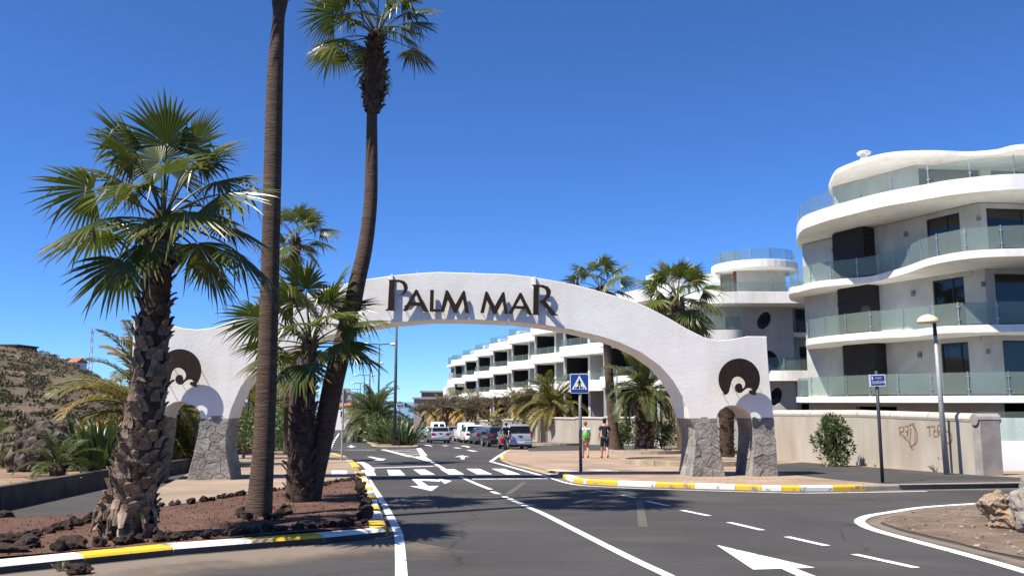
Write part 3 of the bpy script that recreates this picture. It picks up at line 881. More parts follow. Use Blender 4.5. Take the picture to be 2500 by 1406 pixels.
# median
def med(y, off): return rline(-10.2 + off, 64, y)
mpts = [(-9.9, 61.0), (-6.7, 61.4), (-6.9, 63.5)] + [(med(y, 3.3), y) for y in (70, 90, 120, 200, 320, 460)] + [(med(y, 0), y) for y in (460, 320, 200, 120, 90, 70, 64)]
struct(sheet('median', mpts, 0.10, 'soil', skirt=0.12, cell=3.0), 'planted earth median between the two carriageways')
kt = kerb_thing('beige kerb round the planted median')
ring = [Vector((x, y, 0)) for x, y in [(med(130, 0), 130), (med(100, 0), 100), (med(80, 0), 80), (med(66, 0), 66), (-9.95, 62.6), (-9.5, 61.0), (-6.9, 61.3), (-6.6, 61.9), (-6.9, 64), (med(72, 3.3), 72), (med(90, 3.3), 90), (med(130, 3.3), 130)]]
kerb_world(kt, ring, 0.13, 0.26, lambda T: split_len(T, 1.6, ['beige_kerb']), side=1)
# gravel island at lower right
isl = gp([(2500, 1229), (2421, 1233), (2262, 1246), (2176, 1263), (2150, 1277), (2200, 1294), (2330, 1325), (2400, 1345), (2500, 1365), (2900, 1440), (3300, 1380), (2900, 1230)])
struct(sheet('gravel_island', isl, 0.0165, 'island_soil', cell=0.35, bumpf=lambda x, y: 0.008 * noise.noise((x * 2, y * 2, 0)) + 0.006), 'dusty brown gravel triangle at lower right')
dust = gp([(-200, 1440), (0, 1408), (60, 1398), (180, 1386), (330, 1374), (420, 1372), (520, 1378), (560, 1392), (480, 1440), (200, 1500), (-200, 1540)])

def dust_mat():
    m, nt, bs = _nt('road_dust')
    n, l = nt.nodes, nt.links
    tc = n.new('ShaderNodeTexCoord')
    t = n.new('ShaderNodeTexNoise'); t.inputs['Scale'].default_value = 1.3; t.inputs['Detail'].default_value = 9; t.inputs['Roughness'].default_value = 0.65
    l.new(tc.outputs['Object'], t.inputs['Vector'])
    at = n.new('ShaderNodeAttribute'); at.attribute_name = 'leafmix'
    ad = n.new('ShaderNodeMath'); ad.operation = 'ADD'; l.new(t.outputs['Fac'], ad.inputs[0]); l.new(at.outputs['Fac'], ad.inputs[1])
    r = n.new('ShaderNodeMapRange'); r.inputs['From Min'].default_value = 0.85; r.inputs['From Max'].default_value = 1.35; r.inputs['To Max'].default_value = 0.85
    l.new(ad.outputs['Value'], r.inputs['Value'])
    bs.inputs['Base Color'].default_value = rgba((0.19, 0.15, 0.115)); bs.inputs['Roughness'].default_value = 0.95
    tr = n.new('ShaderNodeBsdfTransparent'); mx = n.new('ShaderNodeMixShader')
    l.new(r.outputs['Result'], mx.inputs['Fac']); l.new(tr.outputs['BSDF'], mx.inputs[1]); l.new(bs.outputs['BSDF'], mx.inputs[2])
    l.new(mx.outputs['Shader'], n['Material Output'].inputs['Surface'])
    MATS['road_dust'] = m
dust_mat()
def dust_band(label, px_pts, w, h=0.0155, side=-1):
    # dust swept against a kerb: dense at the kerb, thinning out over w metres
    g = [G(x, y, h) for x, y in px_pts]; g = resample([Vector((p.x, p.y, 0)) for p in g], 0.4)
    mb = MB(); mb.has_lm = True; rows = []
    for i, p in enumerate(g):
        t = (g[min(i + 1, len(g) - 1)] - g[max(i - 1, 0)]).normalized(); nn = Vector((-t.y, t.x, 0)) * side
        rows.append([mb.vert(P(p.x + nn.x * w * f, p.y + nn.y * w * f, h), 1.0 - f) for f in (0.0, 0.25, 0.5, 0.75, 1.0)])
    for a, b in zip(rows[:-1], rows[1:]):
        for k in range(4): mb.face((a[k], a[k + 1], b[k + 1], b[k]))
    o = mb.build('dust', 'road_dust', fix=False)
    for f in o.data.polygons:
        if f.normal.z < 0: f.flip()
    struct(o, label)
dust_band('pale brown dust swept along the near kerb of the palm island', kn, 2.6)
dust_band('brown dust along the grey kerb at right', kr[8:], 0.9)
dust_band('brown dust along the foot of the right kerb', kr[:9], 0.5)
dust_band('brown dust round the edge of the gravel triangle', [(2900, 1446), (2500, 1369), (2330, 1328), (2200, 1297), (2146, 1277), (2176, 1261), (2262, 1244), (2421, 1231)], 0.7, side=1)

# ================================================================== THE ARCH
PL = G(515, 1171, 0.10); PR = G(1790, 1162.5, 0.12)
AE = Vector((PR.x - PL.x, PR.y - PL.y, 0)).normalized()     # along the arch
AN = Vector((-AE.y, AE.x, 0))                               # into the picture
AT = 1.3                                                    # thickness
def arch_ab(px, py):
    d = ray(px, py)
    C0 = Vector((0, 0, EYE))
    t = (PL - C0).dot(AN) / d.dot(AN)
    q = C0 + d * t - PL
    return (q.dot(AE), q.z + PL.z)
def arch_pt(a, z, dep=0.0):
    return Vector((PL.x, PL.y, 0)) + AE * a + AN * dep + Vector((0, 0, z))
def AB(pts): return [arch_ab(x, y) for x, y in pts]
arch = thing('entrance_arch', arch_pt(7.0, gz(PL.y)), 'wide white stucco entrance arch with basalt stone feet spanning the road', 'arch')

STY = 1022
top = [(326, 786), (350, 783), (378, 785), (411, 792), (446, 801), (480, 804.5), (519, 800), (560, 787), (607, 769), (660, 749), (720, 727), (803, 702), (855, 690), (900, 681), (956, 673), (1018, 667), (1070, 664), (1120, 665.5),
       (1240, 669.5), (1306, 677), (1350, 685), (1400, 694), (1450, 707), (1484, 717), (1534, 731), (1584, 751), (1634, 777), (1678, 803), (1718, 823), (1751, 831.5), (1785, 828.5), (1825, 820.5), (1872, 821)]
r_out = [(1874, 860), (1879, 928), (1885, 985), (1889, STY)]
s_r = [(1836, STY), (1833.5, 1014), (1824, 1001), (1808, 992), (1790, 990), (1772, 992), (1758, 1001), (1751.5, 1014), (1750, STY)]
main_r = [(1682, STY), (1676, 992), (1668, 970), (1644, 930), (1611, 893), (1567, 862), (1514, 837), (1460, 820), (1400, 806), (1330, 794), (1260, 785.5), (1160, 781), (1060, 780), (966, 788), (900, 798), (855, 807), (800, 820), (740, 840), (707, 855), (674, 878), (630, 907), (603, 927), (588, 946), (578, 969), (567, 994), (559, STY)]
s_l = [(490, STY), (487, 1004), (475, 991), (457, 983), (440, 980), (423, 983), (408, 992), (399, 1006), (396, STY)]
l_out = [(317, STY), (319, 940), (323, 870)]
body = AB(top + r_out) + AB(s_r) + AB(main_r) + AB(s_l) + AB(l_out)
mb = MB()
mb.prism([body], arch_pt, 0.0, AT)
soften(mb.build('stucco_body', 'stucco', arch), 0.03, 2, 40)

def smooth_edge(pts):
    """edge of a leg: z -> a, through picture points ordered top to bottom"""
    q = sorted([arch_ab(x, y) for x, y in pts], key=lambda t: t[1])
    q3 = catmull([Vector((a, z, 0)) for a, z in q], 6)
    def f(z):
        if z <= q3[0].y: return q3[0].x
        for u, v in zip(q3[:-1], q3[1:]):
            if z <= v.y: return u.x + (v.x - u.x) * (z - u.y) / max(v.y - u.y, 1e-6)
        return q3[-1].x
    return f
LEGS = [
    ('right', [(1682, STY), (1693, 1036), (1697, 1053), (1698, 1088), (1694, 1133), (1689, 1163)], [(1750, STY), (1751.5, 1053), (1756, 1088), (1763, 1122), (1771, 1163)], 1163),
    ('right', [(1836, STY), (1840, 1042), (1841.5, 1065), (1840, 1099), (1836, 1163)], [(1889, STY), (1893, 1065), (1897, 1122), (1900.5, 1162)], 1162),
    ('left', [(490, STY), (482, 1068), (469, 1122), (456, 1173)], [(559, STY), (551, 1065), (551, 1103), (559, 1141), (564, 1171)], 1172),
    ('left', [(317, STY), (312, 1068), (306, 1122), (300, 1175)], [(396, STY), (392, 1068), (384, 1122), (376, 1174)], 1174),
]
def vor_cells(nx, ny, rng, jit=0.46):
    seeds = []
    for j in range(ny):
        for i in range(nx):
            seeds.append(((i + 0.5 + rng.uniform(-jit, jit) + (0.25 if j % 2 else -0.25)) / nx, (j + 0.5 + rng.uniform(-jit, jit)) / ny))
    cells = []
    for k, (sx, sy) in enumerate(seeds):
        poly = [(0, 0), (1, 0), (1, 1), (0, 1)]
        for m, (tx, ty) in enumerate(seeds):
            if m == k or abs(tx - sx) * nx > 2.6 or abs(ty - sy) * ny > 2.6: continue
            # bisector in grid metric
            ax, ay = (tx - sx) * nx, (ty - sy) * ny
            mx_, my_ = (tx + sx) / 2 * nx, (ty + sy) / 2 * ny
            new = []
            for i in range(len(poly)):
                p, q = poly[i], poly[(i + 1) % len(poly)]
                dp = (p[0] * nx - mx_) * ax + (p[1] * ny - my_) * ay
                dq = (q[0] * nx - mx_) * ax + (q[1] * ny - my_) * ay
                if dp <= 0: new.append(p)
                if (dp < 0) != (dq < 0) and dp != dq:
                    t = dp / (dp - dq); new.append((p[0] + (q[0] - p[0]) * t, p[1] + (q[1] - p[1]) * t))
            poly = new
            if len(poly) < 3: break
        if len(poly) >= 3: cells.append(poly)
    return cells
def stones(parent, fn, nrm, w, h, nx, ny, rng, proud=0.035, mat='basalt', jag=True):
    for c in vor_cells(nx, ny, rng):
        cx_ = sum(p[0] for p in c) / len(c); cy_ = sum(p[1] for p in c) / len(c)
        gx, gy = 0, 0
        bot, topv = [], []
        pr = proud * rng.uniform(0.6, 1.35)
        rise = rng.uniform(0.0, 0.10) / h if (jag and max(p[1] for p in c) > 0.985) else 0.0
        for s_, t_ in c:
            ls = hypot((s_ - cx_) * w, (t_ - cy_) * h) + 1e-6
            k1 = 1 - 0.003 / ls; k2 = max(0.3, 1 - (0.010 + rng.uniform(0, 0.010)) / ls)
            def q(k):
                ss, tt = cx_ + (s_ - cx_) * k, cy_ + (t_ - cy_) * k
                if t_ > 0.985: tt += rise
                return ss, tt
            a, b = q(k1); bot.append(fn(a, b)); 
            e, g_ = q(k2); topv.append(fn(e, g_) + nrm(e, g_) * (pr * rng.uniform(0.7, 1.3)))
        mb = MB()
        i0 = [mb.vert(p) for p in bot]; i1 = [mb.vert(p) for p in topv]
        cen = mb.vert(fn(cx_, cy_) + nrm(cx_, cy_) * pr * 1.03)
        n = len(c)
        for j in range(n):
            j2 = (j + 1) % n
            mb.face((i0[j], i0[j2], i1[j2], i1[j])); mb.face((i1[j], i1[j2], cen))
        mb.build('stone', mat, parent)
rng = random.Random(11)
for li, (sd, le, re_, yb) in enumerate(LEGS):
    fl, fr = smooth_edge(le), smooth_edge(re_)
    zb = min(arch_ab(*le[-1])[1], arch_ab(*re_[-1])[1]) - 0.04
    zt = arch_ab(le[0][0], STY)[1]
    zs = [zb + (zt - zb) * i / 14 for i in range(15)]
    # core
    mb = MB()
    loop = [(fl(z) + 0.015, z) for z in zs] + [(fr(z) - 0.015, z) for z in zs[::-1]]
    mb.prism([loop], arch_pt, 0.02, AT - 0.02)
    leg = mb.build('leg', 'mortar', arch)
    H = zt - zb; W = fr(zb) - fl(zb)
    def fn(s_, t_): 
        z = zb + H * t_
        return arch_pt(fl(z) + (fr(z) - fl(z)) * s_, z, 0.015)
    stones(leg, fn, lambda s_, t_: -AN, W, H, 3 if W > 0.8 else 2, 6, rng, 0.018)
    def fnl(s_, t_):
        z = zb + H * t_
        return arch_pt(fl(z) + 0.012, z, AT * s_)
    def nl(s_, t_): return -AE
    stones(leg, fnl, nl, AT, H, 3, 6, rng, 0.018, jag=False)
    def fnr(s_, t_):
        z = zb + H * t_
        return arch_pt(fr(z) - 0.012, z, AT * s_)
    stones(leg, fnr, lambda s_, t_: AE, AT, H, 3, 6, rng, 0.018, jag=False)

# ------------------------------------------------------------------ lettering
LZ = lambda pts: AB([(900 + x / 5.0, 640 + y / 5.0) for x, y in pts])
SO = 0.10
sign = thing('arch_lettering', arch_pt(arch_ab(1150, 730)[0], arch_ab(1150, 775)[1], -SO), 'dark brown metal letters reading PALM MAR fixed on the arch', 'lettering')
LET = [
    ('letter_p', [[(240, 220), (380, 222), (440, 240), (472, 278), (482, 320), (468, 362), (430, 400), (365, 418), (400, 398), (426, 365), (432, 320), (416, 275), (384, 252), (322, 246), (315, 580), (332, 598), (198, 595), (236, 574), (254, 244)]]),
    ('letter_a', [[(573, 340), (598, 343), (727, 612), (672, 606), (642, 540), (503, 532), (470, 601), (418, 598)], [(584, 408), (624, 496), (528, 490)]]),
    ('letter_l', [[(752, 345), (797, 345), (793, 577), (874, 580), (868, 609), (745, 607)]]),
    ('letter_m', [[(940, 350), (968, 351), (1060, 522), (1150, 356), (1175, 357), (1224, 624), (1178, 621), (1150, 462), (1077, 621), (1042, 619), (966, 466), (920, 613), (876, 611)]]),
    ('letter_m', [[(1423, 365), (1448, 365), (1536, 542), (1630, 370), (1655, 372), (1695, 636), (1659, 633), (1631, 487), (1556, 633), (1522, 631), (1441, 472), (1405, 626), (1360, 623)]]),
    ('letter_a', [[(1838, 379), (1862, 380), (1988, 642), (1943, 641), (1915, 577), (1780, 572), (1750, 633), (1703, 632)], [(1849, 448), (1897, 543), (1797, 537)]]),
    ('letter_r', [[(1985, 280), (2120, 284), (2185, 305), (2218, 350), (2218, 395), (2195, 440), (2150, 475), (2250, 598), (2280, 635), (2314, 656), (2230, 653), (2108, 507), (2078, 487), (2120, 465), (2155, 422), (2166, 375), (2150, 336), (2110, 313), (2068, 309), (2066, 630), (2082, 649), (1995, 646), (2003, 622), (2008, 303)]]),
]
for nm, loops in LET:
    mb = MB()
    mb.prism([LZ(lp) for lp in loops], arch_pt, -SO - 0.02, -SO + 0.02)
    o = mb.build(nm, 'rust_steel', sign)
    xs_ = [p[0] for p in loops[0]]
    mbs = MB()
    for fx, fy in ((min(xs_) + 25, max(p[1] for p in loops[0]) - 20), (max(xs_) - 25, max(p[1] for p in loops[0]) - 20)):
        a, z = LZ([(fx, fy)])[0]
        mbs.tube([arch_pt(a, z, -SO + 0.015), arch_pt(a, z, 0.02)], 0.008, 5)
    mbs.build('standoff', 'rust_steel', o)
for bx in (283, 2026):
    a, z0 = LZ([(bx, 225 if bx < 1000 else 283)])[0]; z1 = LZ([(bx, 150 if bx < 1000 else 178)])[0][1]
    mb = MB(); mb.obox(arch_pt(a, 0, -0.06), AE, AN, -0.03, 0.03, 0.0, 0.055, z0 - 0.1, z1)
    mb.build('conduit', 'white_paint', arch)
for rx, y0, y1 in ((1017.5, 668, 656), (1157, 667, 655), (1292, 676, 664)):
    a, z0 = arch_ab(rx, y0 + 2); z1 = arch_ab(rx, y1)[1]
    mb = MB(); mb.tube([arch_pt(a, z0, 0.25), arch_pt(a, z1, 0.25)], 0.012, 6); mb.build('rod', 'galvanised', arch)

# ------------------------------------------------------------------ round wave emblems
EM = [(530, 460), (512, 430)]
import math as _m
def emblem(name_label, ox, oy, scale, cxp, cyp):
    cx0, cy0, r0 = 686.0, 290.0, 220.0
    a0 = atan2(460 - cy0, 530 - cx0); a1 = atan2(462 - cy0, 865 - cx0)
    outer = []
    st = a0; en = a1
    # go round over the top, from lower left to lower right
    n = 44
    tot = (2 * pi - (st - en))
    for i in range(n + 1):
        a = st + tot * i / n
        rr = r0 if 0 < i < n else r0
        outer.append((cx0 + rr * cos(a), cy0 + rr * sin(a)))
    inner = [(865, 462), (830, 456), (803, 445), (789, 428), (797, 408), (826, 407), (815, 390), (795, 382), (765, 388), (738, 406), (713, 430), (682, 436), (652, 417), (640, 380), (650, 350), (680, 333), (706, 341), (718, 364), (719, 391), (741, 373), (749, 338), (735, 300), (702, 271), (665, 262), (630, 275), (605, 310), (592, 360), (580, 410), (565, 442), (530, 460)]
    v = [Vector((x, y, 0)) for x, y in inner]
    sm = [(p.x, p.y) for p in inner_smooth(v)]
    loop = outer[1:-1] + sm
    k = scale / 4.393
    loop = [(cxp + (x - cx0) * k, cyp + (y - cy0) * k) for x, y in loop]
    ab = AB(loop)
    so = 0.29
    ca, cz = arch_ab(cxp, cyp)
    t = thing('wave_emblem', arch_pt(ca, cz - 0.5, -so), name_label, 'emblem', 'round wave emblems on the arch')
    mb = MB(); mb.prism([ab], arch_pt, -so - 0.008, -so + 0.008)
    mb.build('emblem_plate', 'rust_steel', t)
    for (fx, fy) in ((545, 440), (860, 440), (690, 120), (560, 200), (830, 200)):
        a, z = arch_ab(cxp + (fx - cx0) * k, cyp + (fy - cy0) * k)
        mb = MB(); mb.tube([arch_pt(a, z, -so + 0.006), arch_pt(a, z, 0.03)], 0.008, 5); mb.build('standoff', 'rust_steel', t)
def inner_smooth(v):
    # keep the sharp tips, smooth the rest
    tips = {0, 5, 18, len(v) - 1}
    segs = []; cur = [0]
    for i in range(1, len(v)):
        cur.append(i)
        if i in tips: segs.append(cur); cur = [i]
    out = []
    for sg in segs:
        out += catmull([v[i] for i in sg], 3)[:-1]
    return out + [v[-1]]
emblem('dark brown wave emblem on the right foot of the arch', 0, 0, 1.0, 1796, 926)
emblem('dark brown wave emblem on the left foot of the arch, half behind the palm trunk', 0, 0, 1.03, 447, 905)

# ================================================================== BUILDINGS
def plan_dir(a, b):
    d = Vector((b[0] - a[0], b[1] - a[1])); L = d.length; d.normalize()
    return d, L
def wall(mb, a, b, z0, z1, th, ops, n):
    """wall from a to b in plan, openings (u0, u1, za, zb); n points inwards"""
    d, L = plan_dir(a, b)
    ops = sorted(ops)
    u = 0.0
    for (u0, u1, za, zb) in ops:
        if u0 > u: mb.obox(a, d, n, u, u0, 0, th, z0, z1)
        if za > z0: mb.obox(a, d, n, u0, u1, 0, th, z0, za)
        if zb < z1: mb.obox(a, d, n, u0, u1, 0, th, zb, z1)
        u = u1
    if u < L: mb.obox(a, d, n, u, L, 0, th, z0, z1)
def window(parent, a, d, n, u0, u1, za, zb, leaves=2, setb=0.16, fw=0.07, mat='frame_dark', pane='pane'):
    mb = MB()
    mb.obox(a, d, n, u0 + 0.004, u1 - 0.004, setb, setb + 0.07, za + 0.004, za + fw)
    mb.obox(a, d, n, u0 + 0.004, u1 - 0.004, setb, setb + 0.07, zb - fw, zb - 0.004)
    w = (u1 - u0) / leaves
    for i in range(leaves + 1):
        c = min(max(u0 + w * i, u0 + fw / 2 + 0.004), u1 - fw / 2 - 0.004)
        mb.obox(a, d, n, c - fw / 2, c + fw / 2, setb - 0.004, setb + 0.074, za + fw, zb - fw)
    o = mb.build('window', mat, parent)
    for i in range(leaves):
        m2 = MB(); m2.obox(a, d, n, u0 + w * i + 0.02, u0 + w * (i + 1) - 0.02, setb + 0.03, setb + 0.045, za + fw - 0.01, zb - fw + 0.01)
        m2.build('pane', pane, o)
    return o
def slab(parent, name, outline, z0, z1, mat, bev=0.05):
    mb = MB()
    mb.prism([[(p[0], p[1]) for p in outline]], lambda a, b, c: Vector((a, b, c)), z0, z1)
    o = mb.build(name, mat, parent)
    soften(o, bev, 3, 50)
    return o
def offset2(pts, d):
    V = [Vector((p[0], p[1])) for p in pts]; out = []
    for i, p in enumerate(V):
        t = (V[min(i + 1, len(V) - 1)] - V[max(i - 1, 0)]).normalized()
        out.append(Vector((p.x - t.y * d, p.y + t.x * d)))
    return out
def railing(parent, curve, z, h=1.0, step=1.45, glass='rail_glass', post=True, thin=0.012):
    """glass balustrade on a plan curve: each pane and each post an object"""
    pts = resample([Vector((p[0], p[1], 0)) for p in curve], step)
    for a, b in zip(pts[:-1], pts[1:]):
        d = (b - a); L = d.length
        if L < 0.15: continue
        d.normalize(); n = Vector((-d.y, d.x))
        mb = MB(); mb.obox(a, d, n, 0.03, L - 0.03, -thin / 2, thin / 2, z + 0.07, z + h)
        mb.build('glass_panel', glass, parent)
    if post:
        for i, p in enumerate(pts):
            q = pts[min(i + 1, len(pts) - 1)]; r = pts[max(i - 1, 0)]
            d = (q - r).normalized(); n = Vector((-d.y, d.x))
            mb = MB(); mb.obox(p, d, n, -0.022, 0.022, -0.05, -0.018, z, z + h + 0.03)
            for cz in (0.25, 0.8):
                mb.obox(p, d, n, -0.075, 0.075, -0.04, 0.02, z + h * cz, z + h * cz + 0.05)
            mb.build('post', 'steel', parent)

# ------------------------------------------------------------------ A: curving white apartment block at right
bA = thing('apartment_block', (20, 42, gz(42)), 'curving white apartment block with wavy balconies and glass railings at right', 'building')
ZF = [1.75, 4.75, 7.75, 10.75]
W0, W1, W2, W3 = (16.7, 48.8), (20.75, 39.1), (21.2, 38.2), (33.0, 39.6)
d01, L01 = plan_dir(W0, W1); n01 = Vector((-d01.y, d01.x))      # inwards (to the right)
d23, L23 = plan_dir(W2, W3); n23 = Vector((-d23.y, d23.x))
def u_on(px, py, a, d):
    r = ray(px, py); rx, ry = r.x, r.y
    # a + d*u = t*(rx, ry)
    det = d[0] * (-ry) + rx * d[1]
    return (-(a[0]) * (-ry) - rx * a[1]) / det if abs(det) > 1e-9 else 0
def uA(px, z):
    # picture column px at height z on wall 0-1 (row found by iteration)
    u = L01 * 0.5
    for _ in range(6):
        y = W0[1] + d01[1] * u
        py = 980 - (z - EYE) / y * FPX
        u = u_on(px, py, W0, d01)
    return u
def uB(px, z):
    u = 1.0
    for _ in range(6):
        y = W2[1] + d23[1] * u
        py = 980 - (z - EYE) / y * FPX
        u = u_on(px, py, W2, d23)
    return u
wmb = MB(); wins = []
FL = [(1.75, 4.42), (4.75, 7.42), (7.75, 10.42)]
for k, (za, zb) in enumerate(FL):
    pxs = [(2300, 2398), (2280, 2376), (2264, 2362)][k]
    zm = (za + zb) / 2
    ow = (uA(pxs[0], zm), uA(pxs[1], zm), za + 0.03, zb - 0.22)
    wall(wmb, W0, W1, za - 0.02, zb + 0.02, 0.28, [ow], n01)
    wins.append((W0, d01, n01, ow, 2))
    ub0 = uB([2452, 2432, 2411][k], zm)
    o2 = (max(0.25, ub0), max(0.25, ub0) + 3.6, za + 0.03, zb - 0.22)
    o3 = (o2[1] + 0.7, o2[1] + 3.9, za + 0.03, zb - 0.22)
    wall(wmb, W2, W3, za - 0.02, zb + 0.02, 0.28, [o2, o3], n23)
    wins += [(W2, d23, n23, o2, 2), (W2, d23, n23, o3, 2)]
    wmb.obox(W1, *(lambda dd: (dd, Vector((-dd.y, dd.x))))(plan_dir(W1, W2)[0]), -0.02, plan_dir(W1, W2)[1] + 0.02, 0.003, 0.3, za - 0.02, zb + 0.02)
    # end wall going back
    de, Le = plan_dir(W0, (26.0, 55.0))
    wmb.obox(W0, de, Vector((de.y, -de.x)), 0.0, Le, 0.003, 0.28, za - 0.02, zb + 0.02)
    wmb.obox((26.0, 55.0), *(lambda dd: (dd, Vector((dd.y, -dd.x))))(plan_dir((26, 55), (36, 50))[0]), 0, 11, 0, 0.3, za - 0.02, zb + 0.02)
# storey under the first slab
gb = -2.2
wall(wmb, W0, W1, gb, 1.45, 0.28, [(uA(2090, 1.0), uA(2190, 1.0), 0.2, 1.25)], n01)
wall(wmb, W2, W3, gb, 1.45, 0.28, [(0.5, 10.5, -1.15, 1.42)], n23)
wmb.obox(W1, *(lambda dd: (dd, Vector((-dd.y, dd.x))))(plan_dir(W1, W2)[0]), -0.02, plan_dir(W1, W2)[1] + 0.02, 0.003, 0.3, gb, 1.45)
wmb.obox(W0, de, Vector((de.y, -de.x)), 0.0, Le, 0.003, 0.28, gb, 1.45)
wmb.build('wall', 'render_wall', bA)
for a, d, n, o, lv in wins: window(bA, a, d, n, o[0], o[1], o[2], o[3], lv, 0.05)
# dim room and car park backs behind the openings
mb = MB()
for za, zb in FL + [(gb, 1.45)]:
    mb.obox(W0, d01, n01, 0.4, L01 + 1.2, 2.6, 2.7, za, zb); mb.obox(W2, d23, n23, 0, L23, 3.2, 3.3, za, zb)
mb.build('interior_wall', 'interior', bA)
# slabs, traced along their rims on level planes
def rim(pxs, z): return [(ZP(x, y, z).x, ZP(x, y, z).y) for x, y in pxs]
r4 = rim([(1952, 537), (1994, 515), (2066, 493), (2150, 471), (2229, 456), (2316, 440), (2413, 429), (2500, 424)], 11.15)
r3 = rim([(1927, 704), (1950, 698), (1994, 687), (2056, 680), (2119, 675), (2165, 664), (2213, 650), (2276, 628), (2369, 612), (2500, 606)], 7.75)
r2 = rim([(1969, 829), (1996, 823), (2059, 816), (2139, 809), (2233, 804), (2303, 795.5), (2394, 793), (2500, 791)], 4.75)
r1 = [(15.3, 46.5), (15.7, 43.2), (16.5, 40.6), (17.8, 38.4), (19.4, 36.8), (21.6, 35.9)]
r5 = rim([(2034, 424), (2056, 407), (2119, 384), (2182, 371), (2276, 367), (2363, 370), (2432, 365), (2500, 352)], 13.9)
def slab_plan(r, head, tail):
    c = catmull([Vector((p[0], p[1], 0)) for p in (head + r + tail)], 6)
    return [(p.x, p.y) for p in c]
tails = [[(25, 35.2), (29, 36.0), (33.5, 35.5)], [(25, 35.6), (29, 36.4), (33.5, 35.4)], [(25, 34.6), (29, 35.6), (33.5, 35.0)], [(26, 35.6), (30, 35.9), (34, 35.4)], [(29, 40.2), (34, 41.0)]]
heads = [[(21, 52.4), (18.3, 51.4), (16.55, 49.4)], [(21, 52.6), (18.6, 51.6), (16.95, 49.2)], [(21, 53.2), (18.4, 52.6), (16.65, 50.8)], [(21.5, 53.5), (18.6, 52.0), (16.75, 49.6)], [(24, 54), (20.8, 52), (18.75, 49.6)]]
A_C = []
for k, (r, zt, th) in enumerate(((r1, 1.75, 0.30), (r2, 4.75, 0.33), (r3, 7.75, 0.33), (r4, 11.15, 0.68), (r5, 13.9, 0.24))):
    c = slab_plan(r, heads[k], tails[k]); A_C.append(c)
    outl = c + [(36, 46), (30, 54), (25, 56)]
    nm = 'balcony_slab' if k < 3 else ('terrace_slab' if k == 3 else 'roof_slab')
    slab(bA, nm, outl, zt - th, zt, 'render_white', 0.06 if k < 4 else 0.08)
for k in range(4):
    zt = (1.75, 4.75, 7.75, 11.15)[k]
    c = offset2(A_C[k], 0.13)
    railing(bA, c[6:] if k != 3 else c[4:], zt - 0.01, 1.0 if k < 3 else 0.85, (1.5, 1.5, 1.35, 1.7)[k], 'frost_glass' if k < 3 else 'rail_glass')
# penthouse
PW = [(18.3, 48.0), (20.9, 43.4), (31, 44.5)]
mb = MB()
dA, LA = plan_dir(PW[0], PW[1]); nA = Vector((-dA.y, dA.x)); dB, LB = plan_dir(PW[1], PW[2]); nB = Vector((-dB.y, dB.x))
wall(mb, PW[0], PW[1], 10.9, 13.67, 0.25, [], nA)
wall(mb, PW[1], PW[2], 10.9, 13.67, 0.25, [(0.05, 3.6, 11.2, 13.5), (4.2, 8.5, 11.2, 13.5)], nB)
mb.obox(PW[0], *(lambda dd: (dd, Vector((dd.y, -dd.x))))(plan_dir(PW[0], (26, 53))[0]), 0, 9, 0.003, 0.25, 10.9, 13.67)
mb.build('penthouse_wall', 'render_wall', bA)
window(bA, PW[1], dB, nB, 0.05, 3.6, 11.2, 13.5, 2); window(bA, PW[1], dB, nB, 4.2, 8.5, 11.2, 13.5, 3)
mb = MB(); mb.obox(PW[1], dB, nB, 0, LB, 2.5, 2.6, 10.9, 13.6); mb.build('interior_wall', 'interior', bA)
# dark slatted boxes on the balconies
for k, (x0, x1, xs_) in enumerate(((2080, 2142, 2180), (2067, 2132, 2163), (2054, 2120, 2151))):
    za, zb = FL[k]
    u0, u1 = uA(x0 + 6, (za + zb) / 2), uA(xs_ - 14, (za + zb) / 2)
    if u1 < u0: u0, u1 = u1, u0
    t = MB(); t.obox(W0, d01, n01, u0 + 0.02, u1 - 0.02, -0.72, -0.002, za, zb)
    lo = t.build('louvre_box', 'louvre', bA)
    t = MB()
    nsl = 30
    for i in range(nsl):
        z = za + 0.03 + (zb - za - 0.06) * i / nsl
        t.obox(W0, d01, n01, u0, u1, -0.755, -0.722, z, z + 0.055)
        t.obox(W0, d01, n01, u1 - 0.018, u1 + 0.015, -0.72, -0.01, z, z + 0.055)
        t.obox(W0, d01, n01, u0 - 0.015, u0 + 0.018, -0.72, -0.01, z, z + 0.055)
    tag(t.build('slats', 'louvre', lo), kind='stuff')
    for px in ((2070, 2247, 2407), (2048, 2231, 2388), (2040, 2213, 2367))[k]:
        pass
    for px in ((2066, 2247), (2050, 2231), (2036, 2213))[k]:
        u = uA(px, za + 2.0)
        t = MB(); t.obox(W0, d01, n01, u - 0.09, u + 0.09, -0.10, -0.002, za + 1.85, za + 2.06)
        t.obox(W0, d01, n01, u - 0.07, u + 0.07, -0.085, -0.015, za + 2.06, za + 2.10)
        t.build('wall_light', 'grey_pole', bA)
    t = MB(); uu = 0.10
    t.obox(W2, d23, n23, -0.2, -0.02, -0.10, -0.002, za + 1.85, za + 2.06); t.build('wall_light', 'grey_pole', bA)
# roof vent
c = ZP(2113, 384, 13.9)
mb = MB(); v0 = Vector((c.x + 0.3, c.y + 0.9, 13.9))
mb.tube([v0, v0 + Vector((0, 0, 0.42))], 0.19, 12); mb.tube([v0 + Vector((0, 0, 0.40)), v0 + Vector((0, 0, 0.5)), v0 + Vector((0, 0, 0.56))], [0.33, 0.36, 0.25], 14)
mb.build('roof_vent', 'render_white', bA, smooth=False)
